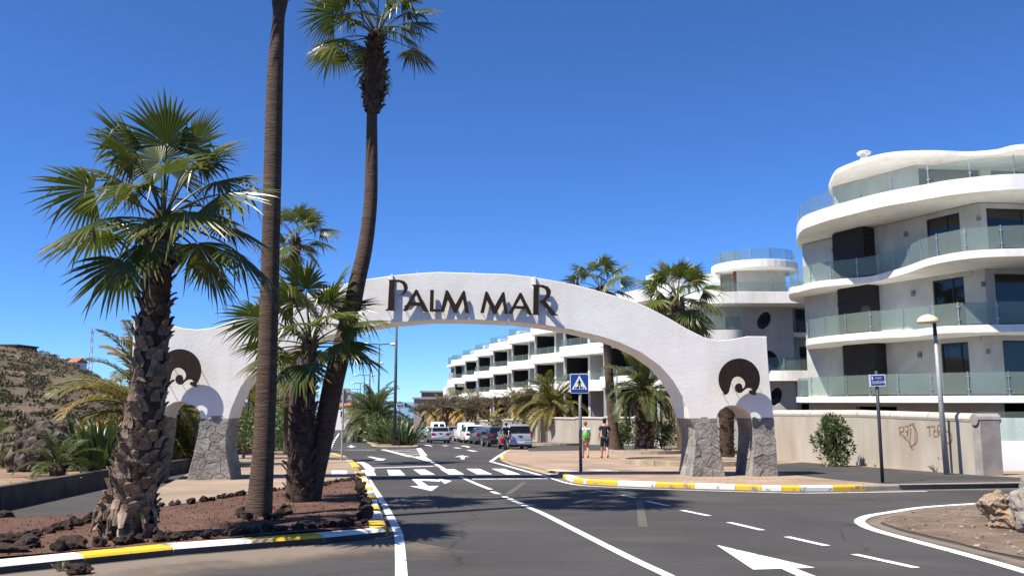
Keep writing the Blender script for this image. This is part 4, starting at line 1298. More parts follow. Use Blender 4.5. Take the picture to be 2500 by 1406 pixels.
# pipes of the car park
mb = MB()
for w in (0.6, 1.0, 1.5):
    mb.tube([Vector((W2[0], W2[1], 0)) + Vector((d23.x, d23.y, 0)) * 0.6 + Vector((n23.x, n23.y, 0)) * w + Vector((0, 0, 1.1 - w * 0.2)), Vector((W2[0], W2[1], 0)) + Vector((d23.x, d23.y, 0)) * 9 + Vector((n23.x, n23.y, 0)) * w + Vector((0, 0, 1.05 - w * 0.2))], 0.05, 6)
mb.build('pipe', 'grey_pole', bA)

# ------------------------------------------------------------------ B: middle block behind the arch
bB = thing('apartment_block', (20, 64, gz(64)), 'white apartment block with oval windows behind the right foot of the arch', 'building')
DB = 61.0
def xB(px, y=DB): return (px - CXP) / FPX * y
def zB(py, y=DB): return EYE + (980 - py) / FPX * y
Bd, Bn = Vector((1, 0)), Vector((0, 1))
mb = MB()
zt_, zm_, zl_ = zB(742), zB(905), -2.5
x0, x1 = xB(1700), xB(1938)
# main wall with oval openings
def oval(px, py, rx, ry, rot):
    return [(xB(px) + (rx * cos(t) * cos(rot) - ry * sin(t) * sin(rot)), zB(py) + (rx * cos(t) * sin(rot) + ry * sin(t) * cos(rot))) for t in [2 * pi * i / 24 for i in range(24)]]
ovs = [oval(1868, 783, 0.44, 0.68, -0.55), oval(1884, 878, 0.42, 0.68, 0.5), oval(1890, 968, 0.42, 0.66, -0.4)]
outer = [(x0, zl_), (x1, zl_), (x1, zt_), (x0, zt_)]
mb.prism([outer] + [o[::-1] for o in ovs], lambda a, b, c: Vector((a, DB + c, b)), 0.0, 0.35)
mb.obox((x1, DB + 0.001), Vector((0, 1)), Vector((1, 0)), 0.36, 2.0, -0.3, 0.0, zl_, zt_)
# recess at right with two windows
xr0, xr1 = xB(1938, DB + 1.6), xB(2060, DB + 1.6)
wb = (xr0, DB + 1.6)
opsB = []
wall(mb, wb, (xr1, DB + 1.6), zB(823, DB + 1.6), zt_, 0.3, [(xB(1945, DB + 1.6) - xr0, xB(2006, DB + 1.6) - xr0, zB(812, DB + 1.6), zB(754, DB + 1.6))], Bn)
wall(mb, wb, (xr1, DB + 1.6), zB(907, DB + 1.6), zB(823, DB + 1.6), 0.3, [(xB(1951, DB + 1.6) - xr0, xB(2012, DB + 1.6) - xr0, zB(906, DB + 1.6), zB(847, DB + 1.6))], Bn)
wall(mb, wb, (xr1, DB + 1.6), zl_, zB(907, DB + 1.6), 0.3, [(xB(1950, DB + 1.6) - xr0, xB(2020, DB + 1.6) - xr0, zl_ + 1.0, zB(985, DB + 1.6))], Bn)
mb.obox((xr1, DB + 1.6), Vector((0, 1)), Vector((1, 0)), 0, 14, -0.3, 0, zl_, zt_)
mb.obox((x0, DB), Vector((0, 1)), Vector((1, 0)), 0.36, 14, 0.0, 0.3, zl_, zt_)
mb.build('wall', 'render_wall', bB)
for o in ovs:
    m = MB(); m.prism([[(a, b) for a, b in o]], lambda a, b, c: Vector((a, DB + c, b)), 0.2, 0.24); m.build('oval_window', 'pane', bB)
window(bB, wb, Bd, Bn, xB(1945, DB + 1.6) - xr0, xB(2006, DB + 1.6) - xr0, zB(812, DB + 1.6), zB(754, DB + 1.6), 2)
window(bB, wb, Bd, Bn, xB(1951, DB + 1.6) - xr0, xB(2012, DB + 1.6) - xr0, zB(906, DB + 1.6), zB(847, DB + 1.6), 2)
m = MB(); m.obox(wb, Bd, Bn, -3, xr1 - xr0, 3.0, 3.1, zl_, zt_); m.build('interior_wall', 'interior', bB)
def bslab(nm, px0, px1, pyt, pyb, y0, out, rl=True, rr=True, dep=9.0, mat='render_white'):
    zt2, zb2 = zB(pyt, y0), zB(pyb, y0)
    a, b = xB(px0, y0), xB(px1, y0)
    pts = []
    n = 10
    R = min(3.0, (b - a) * 0.35)
    left = [(a + R - R * cos(t), y0 + R * 0.7 - R * 0.7 * sin(t)) for t in [pi / 2 * i / n for i in range(n + 1)]] if rl else [(a, y0)]
    right = [(b - R + R * sin(t), y0 + R * 0.7 - R * 0.7 * cos(t)) for t in [pi / 2 * i / n for i in range(n + 1)]] if rr else [(b, y0)]
    mid = []
    pts = left + mid + right
    slab(bB, nm, pts + [(b, y0 + dep), (a, y0 + dep)], zb2, zt2, mat, 0.05)
    return pts, zt2
rimB, zB1 = bslab('terrace_slab', 1690, 2030, 712, 741, DB - 2.2, 0, True, False)
railing(bB, [(p[0], p[1] + 0.12) for p in rimB], zB1, 0.7, 2.2)
rimB, zB2 = bslab('balcony_slab', 1676, 1822, 806, 832, DB - 2.0, 0, True, True, 3)
railing(bB, [(p[0], p[1] + 0.12) for p in rimB], zB2, 1.0, 1.6, 'frost_glass')
rimB, zB3 = bslab('balcony_slab', 1868, 2040, 905, 930, DB - 1.0, 0, True, False, 3.2)
railing(bB, [(p[0], p[1] + 0.12) for p in rimB], zB3, 0.95, 1.9)
rimB, zB4 = bslab('balcony_slab', 1930, 2040, 812, 823, DB + 0.4, 0, False, False, 1.5)
railing(bB, [(p[0], p[1] + 0.12) for p in rimB], zB4, 0.9, 1.6)
# upper pavilion and its round roof
zp0, zp1 = zB1 - 0.2, zB(660, DB + 1)
m = MB()
wall(m, (xB(1806, DB + 1), DB + 1), (xB(1925, DB + 1), DB + 1), zp0, zp1 + 0.1, 0.25, [], Bn)
m.obox((xB(1925, DB + 1), DB + 1), Vector((0, 1)), Vector((1, 0)), 0.25, 6, -0.25, 0, zp0, zp1 + 0.1)
m.obox((xB(1806, DB + 1), DB + 1), Vector((0, 1)), Vector((1, 0)), 0.25, 6, 0, 0.25, zp0, zp1 + 0.1)
m.obox((xB(1768, DB + 3), DB + 3), Bd, Bn, 0, 0.95, 0, 2, zp0, zp1 + 0.1)
m.build('pavilion_wall', 'render_wall', bB)
m = MB(); m.obox((xB(1796, DB + 1.3), DB + 1.3), Bd, Bn, 0.0, 0.30, 0, 0.06, zp0 + 0.3, zp1); m.build('door', 'terracotta', bB)
cxr, cyr = xB(1857, DB + 1.5), DB + 2.5
el = [(cxr + 3.1 * cos(2 * pi * i / 40), cyr + 3.4 * sin(2 * pi * i / 40)) for i in range(40)]
slab(bB, 'round_roof', el, zp1, zB(641, DB + 1), 'render_white', 0.1)
arc = [(cxr + 2.9 * cos(t), cyr + 3.2 * sin(t)) for t in [pi * 0.98 + pi * 1.04 * i / 24 for i in range(25)]]
railing(bB, arc, zB(641, DB + 1), 0.85, 1.3)
m = MB(); tc_ = Vector((xB(1790, DB + 2), DB + 1.9, zB(641, DB + 1)))
m.tube([tc_, tc_ + Vector((0, 0, 0.85)), tc_ + Vector((0, 0, 0.95))], [0.72, 0.75, 0.2], 18); m.build('water_tank', 'frost_glass', bB, smooth=False)
m = MB(); m.obox((xB(1700, DB + 2), DB + 2), Bd, Bn, 0, 1.9, 0, 1.5, zB1, zB(668, DB + 2)); m.build('stair_block', 'render_white', bB)

# pale yellow wall stub seen through the arch
cw = thing('garden_wall', P(9.9, 56.5), 'pale yellow rendered wall end behind the right leg of the arch', 'wall')
m = MB(); a = (xB(1608, 56), 56.0)
m.obox(a, Vector((0.97, 0.24)), Vector((-0.24, 0.97)), 0, 1.9, 0, 0.35, gz(56), zB(949, 56)); soften(m.build('wall_panel', 'cream_wall', cw), 0.02)
m = MB(); m.obox(a, Vector((0.97, 0.24)), Vector((-0.24, 0.97)), -0.03, 0.0, -0.03, 0.38, gz(56), zB(948, 56)); m.build('wall_edge', 'white_paint', cw)

# ------------------------------------------------------------------ C: long stepped white apartment row
Cdir = Vector((-0.227, 1.0)).normalized()
Cn = Vector((Cdir.y, -Cdir.x))                              # into the building (to the right)
bC = thing('apartment_row', (8, 92, gz(92)), 'long white apartment row with rounded stepped balconies seen under the arch', 'building')
def cpos(dep): return Vector((28.4 - 0.227 * dep, dep))
BAY = 12.3
bays = [66.5, 79.0, 91.0, 103.0, 115.0, 127.0, 138.5, 150.0]
for i, dep in enumerate(bays):
    o = cpos(dep)
    L = BAY * 0.985
    drop = 0.22 * (i - 3)
    lev = [(-3.6, 1.25), (2.2 - drop * 0.6, None), (5.5 - drop, None), (8.85 - drop, None)]
    zl = [-4.5, 2.25 - drop * 0.6, 5.6 - drop, 8.95 - drop]
    for f in (1, 2, 3):
        if i == len(bays) - 1 and f == 3: pass
        z = zl[f]
        # parapet with a rounded near corner
        dpt = 2.6
        R = 1.3
        pts = [(0.3, -1.1)] + [(L - 0.35 - R + R * sin(t), -3.3 + R - R * cos(t)) for t in [pi / 2 * k / 7 for k in range(-1, 8)]]
        pts += [(L - 0.35, 0.6), (0.3, 0.6)]
        w = lambda u, v: (o.x + Cdir.x * u + Cn.x * v, o.y + Cdir.y * u + Cn.y * v)
        slab(bC, 'balcony_parapet', [w(u, v) for u, v in pts], z, z + 1.02, 'white_paint', 0.05)
        rim_ = [w(u - (0.1 if u > 3 else 0), v + 0.1) for u, v in pts[:-2]]
        railing(bC, rim_, z + 1.0, 0.75 if f < 3 else 0.95, 2.1, 'rail_glass', post=(dep < 140))
        if f == 3:
            m = MB(); m.obox(o, Cdir, Cn, 4.4, 6.6, -0.4, 2.2, z + 1.0, z + 2.5); m.build('roof_hut', 'white_paint', bC)
    for f in (0, 1, 2):
        z0 = zl[f] + (1.02 if f else 0); z1 = zl[f + 1]
        m = MB()
        if f: ops = [(0.8, 6.3, z0 - 0.9, z1 - 0.2), (7.0, 11.2, z0 - 0.9, z1 - 0.2)]
        else: ops = [(0.8, 6.0, zl[1] - 3.0, zl[1] - 0.5), (7.2, 11.2, zl[1] - 3.0, zl[1] - 0.5)]
        wall(m, (o.x, o.y), (o.x + Cdir.x * L, o.y + Cdir.y * L), z0 - 1.0 if f else z0, z1 + 0.02, 0.25, ops, Cn)
        m.build('wall', 'grey_wall', bC)
        for op in ops: window(bC, (o.x, o.y), Cdir, Cn, op[0], op[1], op[2], op[3], 2, 0.1, pane='dark_pane')
        # partition fin with a white edge, then the glazed side of the projecting room behind it
        m = MB(); m.obox(o, Cdir, Cn, 6.5, 6.72, -1.35, -0.003, z0 - 0.05, z1 + 0.01); m.build('partition_fin', 'grey_wall', bC)
        m = MB(); m.obox(o, Cdir, Cn, 6.46, 6.76, -1.5, -1.353, z0 - 0.05, z1 + 0.008); m.build('fin_edge', 'white_paint', bC)
        oo = (o.x + Cdir.x * 11.3, o.y + Cdir.y * 11.3)
        window(bC, oo, -Cn, Cdir, 0.02, 2.35, z0 - 0.9 if f else zl[1] - 3.0, z1 - 0.02, 1, 0.05, 0.09, pane='dark_pane')
        m = MB(); m.obox(oo, -Cn, Cdir, 2.352, 2.5, 0.0, 0.7, z0 - 1.0 if f else z0, z1 + 0.012); m.build('pier', 'grey_wall', bC)
    m = MB(); m.obox(o, Cdir, Cn, 0, L, 0.8, 9, zl[3] + 0.6, zl[3] + 0.98); m.obox(o, Cdir, Cn, 0, L, 2.8, 2.9, -4.5, zl[3] + 0.6); m.build('core', 'interior', bC)
# far end pavilion of the row
o = cpos(162.0)
w = lambda u, v: (o.x + Cdir.x * u + Cn.x * v, o.y + Cdir.y * u + Cn.y * v)
def rnd(u0, u1, v0, v1, R=1.5):
    return [w(u0 + R - R * cos(t), v0 + R - R * sin(t)) for t in [pi / 2 * k / 6 for k in range(7)]] + [w(u1 - R + R * sin(t), v0 + R - R * cos(t)) for t in [pi / 2 * k / 6 for k in range(7)]] + [w(u1, v1), w(u0, v1)]
slab(bC, 'end_roof', rnd(-2, 11, -2.6, 6, 2.5), 8.1, 8.6, 'white_paint')
railing(bC, rnd(-1.8, 10.8, -2.4, 6, 2.5)[:14], 8.6, 1.5, 1.2)
slab(bC, 'end_balcony', rnd(-2, 10.5, -2.6, 5, 2.5), 4.2, 5.6, 'white_paint')
slab(bC, 'end_balcony', rnd(-2, 11, -2.6, 5, 2.5), 1.0, 2.2, 'white_paint')
railing(bC, rnd(-1.8, 10.8, -2.4, 5, 2.5)[:14], 2.2, 1.0, 1.8)
for cu in ((9.2, 9.9, -1.6, -0.8), (4, 5.2, -1.0, 0.2), (-1, 0.2, -1.2, 0.2)):
    m = MB(); m.obox(o, Cdir, Cn, *cu, 5.6, 8.1); m.build('roof_column', 'grey_wall', bC)
m = MB(); m.obox(o, Cdir, Cn, 3.5, 8.5, -2.2, -2.05, 5.6, 7.0); m.build('screen_wall', 'grey_wall', bC)
m = MB(); m.obox(o, Cdir, Cn, 7.5, 11.2, -2.9, -0.6, -5.0, 4.3); m.build('end_pier', 'white_paint', bC)
m = MB(); wall(m, w(-2, 0), w(7.5, 0), -5, 4.3, 0.3, [(0.6, 8.0, 2.2, 4.1)], Cn); m.build('wall', 'grey_wall', bC)
window(bC, w(-2, 0), Cdir, Cn, 0.6, 8.0, 2.2, 4.1, 3, 0.1)
m = MB(); m.obox(o, Cdir, Cn, -2, 10, 2.5, 2.6, -5, 8.1); m.build('core', 'interior', bC)

# ------------------------------------------------------------------ far houses
def house(label, px0, px1, pyt, pyb, y, dep, mat, wins_, roof=None, name='house', wmat='pane'):
    a = DP(px0, pyb, y); b = DP(px1, pyb, y); zt2 = DP(px0, pyt, y).z
    zg = min(a.z, gz(y)) - 0.5
    t = thing(name, ((a.x + b.x) / 2, y, gz(y)), label, 'building')
    L = b.x - a.x
    ops = []
    for (f0, f1, g0, g1) in wins_:
        ops.append((L * f0, L * f1, a.z + (zt2 - a.z) * g0, a.z + (zt2 - a.z) * g1))
    m = MB()
    rows = sorted(set((o[2], o[3]) for o in ops))
    zc = zg
    for (q0, q1) in rows:
        if q0 > zc: wall(m, (a.x, y), (b.x, y), zc, q0, 0.3, [], Vector((0, 1)))
        wall(m, (a.x, y), (b.x, y), q0, q1, 0.3, [o for o in ops if o[2] == q0], Vector((0, 1))); zc = q1
    wall(m, (a.x, y), (b.x, y), zc, zt2, 0.3, [], Vector((0, 1)))
    m.obox((a.x, y), Vector((0, 1)), Vector((1, 0)), 0.301, dep, 0, 0.3, zg, zt2); m.obox((b.x, y), Vector((0, 1)), Vector((1, 0)), 0.301, dep, -0.3, 0, zg, zt2)
    m.obox((a.x, y), Vector((1, 0)), Vector((0, 1)), 0.31, L - 0.31, dep - 0.3, dep, zg, zt2 - 0.01)
    m.obox((a.x, y), Vector((1, 0)), Vector((0, 1)), 0.31, L - 0.31, 0.31, dep - 0.31, zt2 - 0.35, zt2 - 0.1)
    m.build('wall', mat, t)
    for o_ in ops: window(t, (a.x, y), Vector((1, 0)), Vector((0, 1)), o_[0], o_[1], o_[2], o_[3], 2, 0.15, 0.09, pane=wmat)
    m = MB()
    ov = 0.35
    if roof == 'flat':
        m.obox((a.x, y), Vector((1, 0)), Vector((0, 1)), -ov, L + ov, -ov, dep + ov, zt2, zt2 + 0.4); m.build('roof', mat, t)
    elif roof:
        m.prism([[(-ov, zt2), (dep + ov, zt2), (dep / 2, zt2 + dep * 0.22)]], lambda p, q, c: Vector((a.x + c, y + p, q)), -ov, L + ov); m.build('roof', 'tile_roof', t)
    return t
house('unfinished grey-brown building beyond the apartment row', 1028, 1112, 958, 1010, 212, 14, 'brown_wall', [(0.12, 0.28, 0.35, 0.75), (0.42, 0.62, 0.35, 0.75), (0.74, 0.92, 0.35, 0.75)], 'flat', wmat='interior')
house('lower grey building in front of the unfinished one', 1010, 1062, 974, 1015, 200, 9, 'concrete', [(0.3, 0.5, 0.3, 0.7)], 'flat')
house('white house with red tiled roof at the end of the inbound road', 796, 852, 992, 1036, 350, 12, 'white_paint', [(0.15, 0.3, 0.4, 0.75), (0.62, 0.78, 0.4, 0.75)], 'tile')
house('cream house above the white one at the end of the road', 790, 858, 966, 1000, 385, 14, 'cream_wall', [(0.3, 0.42, 0.45, 0.8), (0.55, 0.68, 0.45, 0.8)], 'flat')
house('dark stone building on the hilltop at far left', -60, 40, 844, 868, 236, 10, 'dark_concrete', [(0.25, 0.35, 0.3, 0.7)], 'flat')
house('small house with orange tiled roof on the hillside', 166, 184, 884, 896, 225, 6, 'white_paint', [(0.4, 0.6, 0.2, 0.7)], 'tile')

# ------------------------------------------------------------------ boundary walls
wA = thing('boundary_wall', P(13.2, 35), 'beige rendered wall with rounded coping and graffiti at right', 'wall')
WA = [G(1888, 1120, PVH), G(2100, 1136, PVH), G(2384, 1159, PVH)]
WAt = [1007, 1008, 1018]
for i in range(2):
    a, b = WA[i], WA[i + 1]
    d, L = plan_dir(a, b); n = Vector((-d.y, d.x))
    za = DP(1888 + 0 * i, WAt[i], a.y).z; zb = DP(0, WAt[i + 1], b.y).z
    m = MB()
    q = [((0, 0), 0), ((L, 0), 1)]
    prof = [(-0.0, a.z - 0.3, za - 0.13), (L - 0.012, b.z - 0.3, zb - 0.13)]
    vs = []
    for u, zl_, zh in prof:
        for w_ in (0, 0.25):
            for z in (zl_, zh):
                vs.append(m.vert((a.x + d.x * u + n.x * w_, a.y + d.y * u + n.y * w_, z)))
    for f in ((0, 1, 3, 2), (4, 6, 7, 5), (0, 4, 5, 1), (2, 3, 7, 6), (1, 5, 7, 3), (0, 2, 6, 4)): m.face([vs[k] for k in f])
    m.build('wall_panel', 'beige_wall', wA)
    k = 3 if i else 2
    for s_ in range(k):
        f0, f1 = s_ / k, (s_ + 1) / k
        m = MB()
        p = [Vector((a.x + d.x * L * f + n.x * 0.125, a.y + d.y * L * f + n.y * 0.125, za + (zb - za) * f - 0.05)) for f in (f0 + 0.003, f1 - 0.003)]
        m.tube(p, 0.16, 12); o = m.build('coping', 'coping', wA)
a, b = WA[1], WA[2]
d, L = plan_dir(a, b); n = Vector((-d.y, d.x))
m = MB(); m.obox(b, d, n, 0.0, 0.32, -0.03, 0.62, b.z - 0.3, DP(0, 1018, b.y).z - 0.10); soften(m.build('end_pillar', 'concrete', wA), 0.02)
m = MB(); pe = Vector((b.x + d.x * 0.16, b.y + d.y * 0.16, DP(0, 1018, b.y).z - 0.06)); m.tube([pe - Vector((n.x, n.y, 0)) * 0.08, pe + Vector((n.x, n.y, 0)) * 0.66], 0.17, 12); m.build('pillar_cap', 'concrete', wA)
ud = L - 1.05
m = MB(); m.obox(a, d, n, ud - 0.03, ud + 0.03, -0.035, -0.003, a.z - 0.4, DP(0, 1017, b.y).z - 0.12); m.build('downpipe', 'dark_pole', wA)
# sprayed strokes on the wall
def spray(strokes_, u0, z0, s_, wall_o):
    m = MB()
    for st in strokes_:
        c = catmull([Vector((x, y, 0)) for x, y in st], 5) if len(st) > 2 else [Vector((x, y, 0)) for x, y in st]
        Ls, Rs = [], []
        for i, p in enumerate(c):
            t = (c[min(i + 1, len(c) - 1)] - c[max(i - 1, 0)])
            t = t.normalized() if t.length > 1e-6 else Vector((1, 0, 0))
            nn = Vector((-t.y, t.x, 0)) * 0.025
            for arr, sg in ((Ls, 1), (Rs, -1)):
                q = p * s_ + nn * sg
                u = u0 + q.x
                arr.append(m.vert((a.x + d.x * u - n.x * 0.004, a.y + d.y * u - n.y * 0.004, z0 + q.y)))
        for i in range(len(c) - 1): m.face((Ls[i], Rs[i], Rs[i + 1], Ls[i + 1]))
    m.build('graffiti', 'graffiti', wall_o, fix=False)
def uW(px):
    u = L / 2
    r = ray(px, 1060); det = d[0] * (-r.y) + r.x * d[1]
    return (-(a.x) * (-r.y) - r.x * a.y) / det
zg_ = EYE - (1062 - 980) / FPX * 30
spray([[(0, 0.9), (0.9, 1.0)], [(0.3, 0.95), (0.3, 0.2)], [(0.95, 0.95), (0.75, 0.3), (1.1, 0.25)], [(0.8, 0.65), (1.1, 0.65)], [(1.25, 0.2), (1.3, 1.0), (1.8, 1.05), (1.75, 0.7), (1.3, 0.6), (1.9, 0.1), (2.4, -0.2)], [(2.2, 0.7), (2.7, 0.5), (2.75, 0.1), (2.5, -0.3)]], uW(2264), zg_, 0.42, wA)
spray([[(0, 0.9), (0.15, 0.1)], [(0.0, 0.9), (0.7, 0.95), (0.6, 0.55), (0.1, 0.5), (0.9, 0.0)], [(0.9, 1.0), (1.4, 1.0), (1.15, 0.1)], [(0.95, 0.55), (1.35, 0.6)], [(1.5, 1.1), (2.3, 1.2), (2.2, -0.4), (1.5, -0.6), (1.8, 0.9)], [(0.5, 0.1), (1.3, -0.3), (1.7, -0.9), (2.1, -0.9)], [(2.0, 1.2), (2.6, 0.6), (2.5, -0.3), (2.0, -0.6)]], uW(2196), zg_, 0.36, wA)

# white garage wall right of the pillar
wG = thing('garage_wall', P(17.5, 29), 'bright white low wall with glass balustrade beyond the graffiti wall', 'wall')
ga = G(2404, 1147, PVH); 
m = MB(); gx = Vector((0.985, -0.17)); gn = Vector((0.17, 0.985))
zgt = DP(2420, 1078, ga.y).z
m.obox(ga, gx, gn, 0.05, 8, 0.6, 0.85, ga.z - 0.3, zgt); m.build('wall_panel', 'white_paint', wG)
m = MB(); m.obox(ga, gx, gn, 0.05, 8, 2.2, 2.4, ga.z - 0.3, zgt + 0.72); m.build('inner_wall', 'render_white', wG)
for i in range(4):
    m = MB(); m.obox(ga, gx, gn, 0.1 + 1.9 * i, 0.1 + 1.9 * i + 1.86, 0.70, 0.715, zgt + 0.01, zgt + 0.95); m.build('glass_panel', 'rail_glass', wG)
    m = MB(); m.obox(ga, gx, gn, 0.08 + 1.9 * (i + 1), 0.12 + 1.9 * (i + 1), 0.72, 0.75, zgt - 0.002, zgt + 0.98); m.build('post', 'steel', wG)

# long wall in front of the apartment row
wC = thing('boundary_wall', P(5, 66), 'long beige wall behind the date palms and parked cars', 'wall')
seq = [G(1640, 1083, 0.1), G(1480, 1080, 0.1), G(1290, 1074, 0.1)]
e0 = Vector((seq[1].x, seq[1].y)); 
pts = [(10.8, 60.5), (3.0, 70.0), (rline(3.0, 70, 118), 118)]
for i in range(2):
    a_, b_ = pts[i], pts[i + 1]
    dd, LL = plan_dir(a_, b_); nn = Vector((dd.y, -dd.x))
    k = 4 if i == 0 else 10
    for s_ in range(k):
        f0 = LL * s_ / k; f1 = LL * (s_ + 1) / k
        ym = a_[1] + dd[1] * (f0 + f1) / 2
        m = MB(); m.obox(a_, dd, nn, f0 + 0.008, f1 - 0.008, 0, 0.25, gz(ym) - 0.6, gz(ym) + 2.05); m.build('wall_panel', 'beige_wall', wC)
        m = MB(); m.obox(a_, dd, nn, f0 + 0.004, f1 - 0.004, -0.06, 0.31, gz(ym) + 2.05, gz(ym) + 2.2); soften(m.build('coping', 'coping', wC), 0.03)

# low concrete wall at left
wL = thing('low_wall', P(-9, 17), 'low dark concrete retaining wall along the left footpath', 'wall')
for i in range(len(LW) - 1):
    a_, b_ = LW[i], LW[i + 1]
    dd = (b_ - a_); LL = dd.length; dd.normalize(); nn = Vector((-dd.y, dd.x, 0))
    k = max(1, int(LL / 2.4))
    for s_ in range(k):
        m = MB()
        vs = []
        for f in (s_ / k + 0.002, (s_ + 1) / k - 0.002):
            p = a_ + dd * (LL * f)
            for w_, z in ((0, -0.05), (0, 0.43), (0.2, 0.43), (0.2, -0.05)):
                vs.append(m.vert(P(p.x + nn.x * w_, p.y + nn.y * w_, z)))
        for f in ((0, 1, 2, 3), (7, 6, 5, 4), (0, 4, 5, 1), (1, 5, 6, 2), (2, 6, 7, 3), (3, 7, 4, 0)): m.face([vs[q] for q in f])
        soften(m.build('wall_block', 'dark_concrete', wL), 0.012)

# ================================================================== PALMS AND PLANTS
def fan_mesh(el, seed, segs=34, pet=0.95, R=0.88, dead=False, tdroop=1.0):
    """one fan leaf, base at the origin, growing toward +X at elevation el (degrees), world up = +Z"""
    rg = random.Random(seed)
    mb = MB(); mb.has_lm = True
    e1 = radians(el); e0 = radians(min(80, el + 28))
    p = Vector((0, 0, 0)); pts = [p.copy()]
    n = 6
    for i in range(n):
        e = e0 + (e1 - e0) * (i + 0.5) / n
        p = p + Vector((cos(e), 0, sin(e))) * (pet / n); pts.append(p.copy())
    mb.tube(pts, [0.026, 0.021, 0.018, 0.016, 0.014, 0.012, 0.010], 5, lm=0.12)
    e2 = radians(el - 8)
    d = Vector((cos(e2), 0, sin(e2))); s = Vector((0, 1, 0)); nrm = d.cross(s) * -1
    if nrm.z < 0: nrm = -nrm
    roll = radians(rg.uniform(-38, 38))
    s, nrm = s * cos(roll) + nrm * sin(roll), nrm * cos(roll) - s * sin(roll)
    A = radians(rg.uniform(98, 122))
    H = p
    da = 2 * A / segs
    for k in range(segs):
        a = -A + da * (k + 0.5)
        c = cos(a)
        Rk = R * (0.62 + 0.38 * max(0, c * 0.5 + 0.5)) * rg.uniform(0.9, 1.06)
        dirk = (d * c + s * sin(a) + nrm * (-0.03 - 0.13 * (1 - c))).normalized()
        side = (s * c - d * sin(a)).normalized()
        dr = (0.05 + 0.16 * abs(sin(a / 2)) + rg.uniform(0, 0.14)) * tdroop
        brk = rg.random() < 0.19
        lmk = rg.uniform(0.0, 0.10); tip = rg.uniform(0.25, 0.9) if rg.random() < 0.55 else 0.2
        if dead: lmk = rg.uniform(0.6, 1.0); tip = 1
        ts = (0.03, 0.32, 0.56, 0.78, 1.0)
        prev = None
        for t in ts:
            q = H + dirk * (Rk * t) + Vector((0, 0, -1)) * (Rk * dr * (t ** 2.6) * (1.6 if brk else 1.0))
            if brk and t > 0.6: q += Vector((0, 0, -1)) * Rk * 0.22 * (t - 0.6) / 0.4 - dirk * Rk * 0.16 * (t - 0.6) / 0.4
            hw = Rk * t * da * 0.53 if t <= 0.56 else Rk * 0.56 * da * 0.53 * (1 - ((t - 0.56) / 0.44)) ** 0.8
            hw = max(hw, 0.0012)
            up = nrm * (hw * 0.55)
            lmv = min(1.0, lmk + (tip * max(0, t - 0.66) / 0.34))
            row = (mb.vert(q - side * hw, lmv), mb.vert(q + up, lmv), mb.vert(q + side * hw, lmv))
            if prev:
                mb.face((prev[0], row[0], row[1], prev[1])); mb.face((prev[1], row[1], row[2], prev[2]))
            prev = row
    return mb.mesh('fan_frond', 'fan_leaf', fix=False)
FAN_EL = [-62, -38, -15, 8, 30, 52, 74]
FAN = {e: [fan_mesh(e, 100 + i * 17 + k, segs=34) for k in range(3)] for i, e in enumerate(FAN_EL)}
FAN_DEAD = [fan_mesh(-75, 900 + k, segs=24, pet=0.5, R=0.7, dead=True) for k in range(2)]

def date_mesh(el, seed, Lr=2.6, pairs=46, mat='date_leaf', dry=0.0):
    rg = random.Random(seed)
    mb = MB(); mb.has_lm = True
    e = radians(el)
    n = 14
    p = Vector((0, 0, 0)); pts = [p.copy()]; tang = []
    for i in range(n):
        t = i / n
        ee = e - radians(78) * t ** 1.5 * (0.75 + 0.5 * cos(e))
        dv = Vector((cos(ee), 0, sin(ee))); tang.append(dv)
        p = p + dv * (Lr / n); pts.append(p.copy())
    mb.tube(pts, [0.04 * (1 - 0.85 * i / n) for i in range(n + 1)], 4, lm=0.35)
    for k in range(pairs):
        t = 0.10 + 0.9 * k / pairs
        f = t * n; i = min(int(f), n - 1)
        q = pts[i] + (pts[i + 1] - pts[i]) * (f - i); tv = tang[i]
        up = Vector((-tv.z, 0, tv.x))
        ll = Lr * 0.20 * (sin(pi * min(1, t * 0.95 + 0.08)) ** 0.6) * rg.uniform(0.85, 1.1) + 0.05
        for sg in (-1, 1):
            fw = 0.75 + 0.25 * t
            dv = (tv * fw + Vector((0, sg, 0)) * 0.85 + up * rg.uniform(0.15, 0.5)).normalized()
            mid = q + dv * ll * 0.5
            end = q + dv * ll + Vector((0, 0, -1)) * ll * rg.uniform(0.15, 0.4)
            wv = dv.cross(up).normalized() * 0.024 + up * 0.006
            lmv = min(1, dry + rg.uniform(0, 0.12) + (0.25 if rg.random() < 0.1 else 0))
            a, b, c, d_ = mb.vert(q, lmv), mb.vert(mid + wv, lmv), mb.vert(end, min(1, lmv + 0.15)), mb.vert(mid - wv, lmv)
            mb.face((a, b, c, d_))
    return mb.mesh('date_frond', mat, fix=False)
DATE_EL = [-35, -5, 22, 45, 66, 82]
DATE = {e: [date_mesh(e, 300 + i * 11 + k, dry=(0.55 if e < -20 else (0.22 if e < 5 else 0.0))) for k in range(2)] for i, e in enumerate(DATE_EL)}
DATE_DARK = {e: [date_mesh(e, 500 + i * 11 + k, mat='date_leaf_dark', dry=(0.4 if e < -20 else 0.0)) for k in range(2)] for i, e in enumerate(DATE_EL)}
DATE_DRY = {e: [date_mesh(e, 600 + i * 11 + k, dry=(0.8 if e < 5 else 0.35)) for k in range(2)] for i, e in enumerate(DATE_EL)}

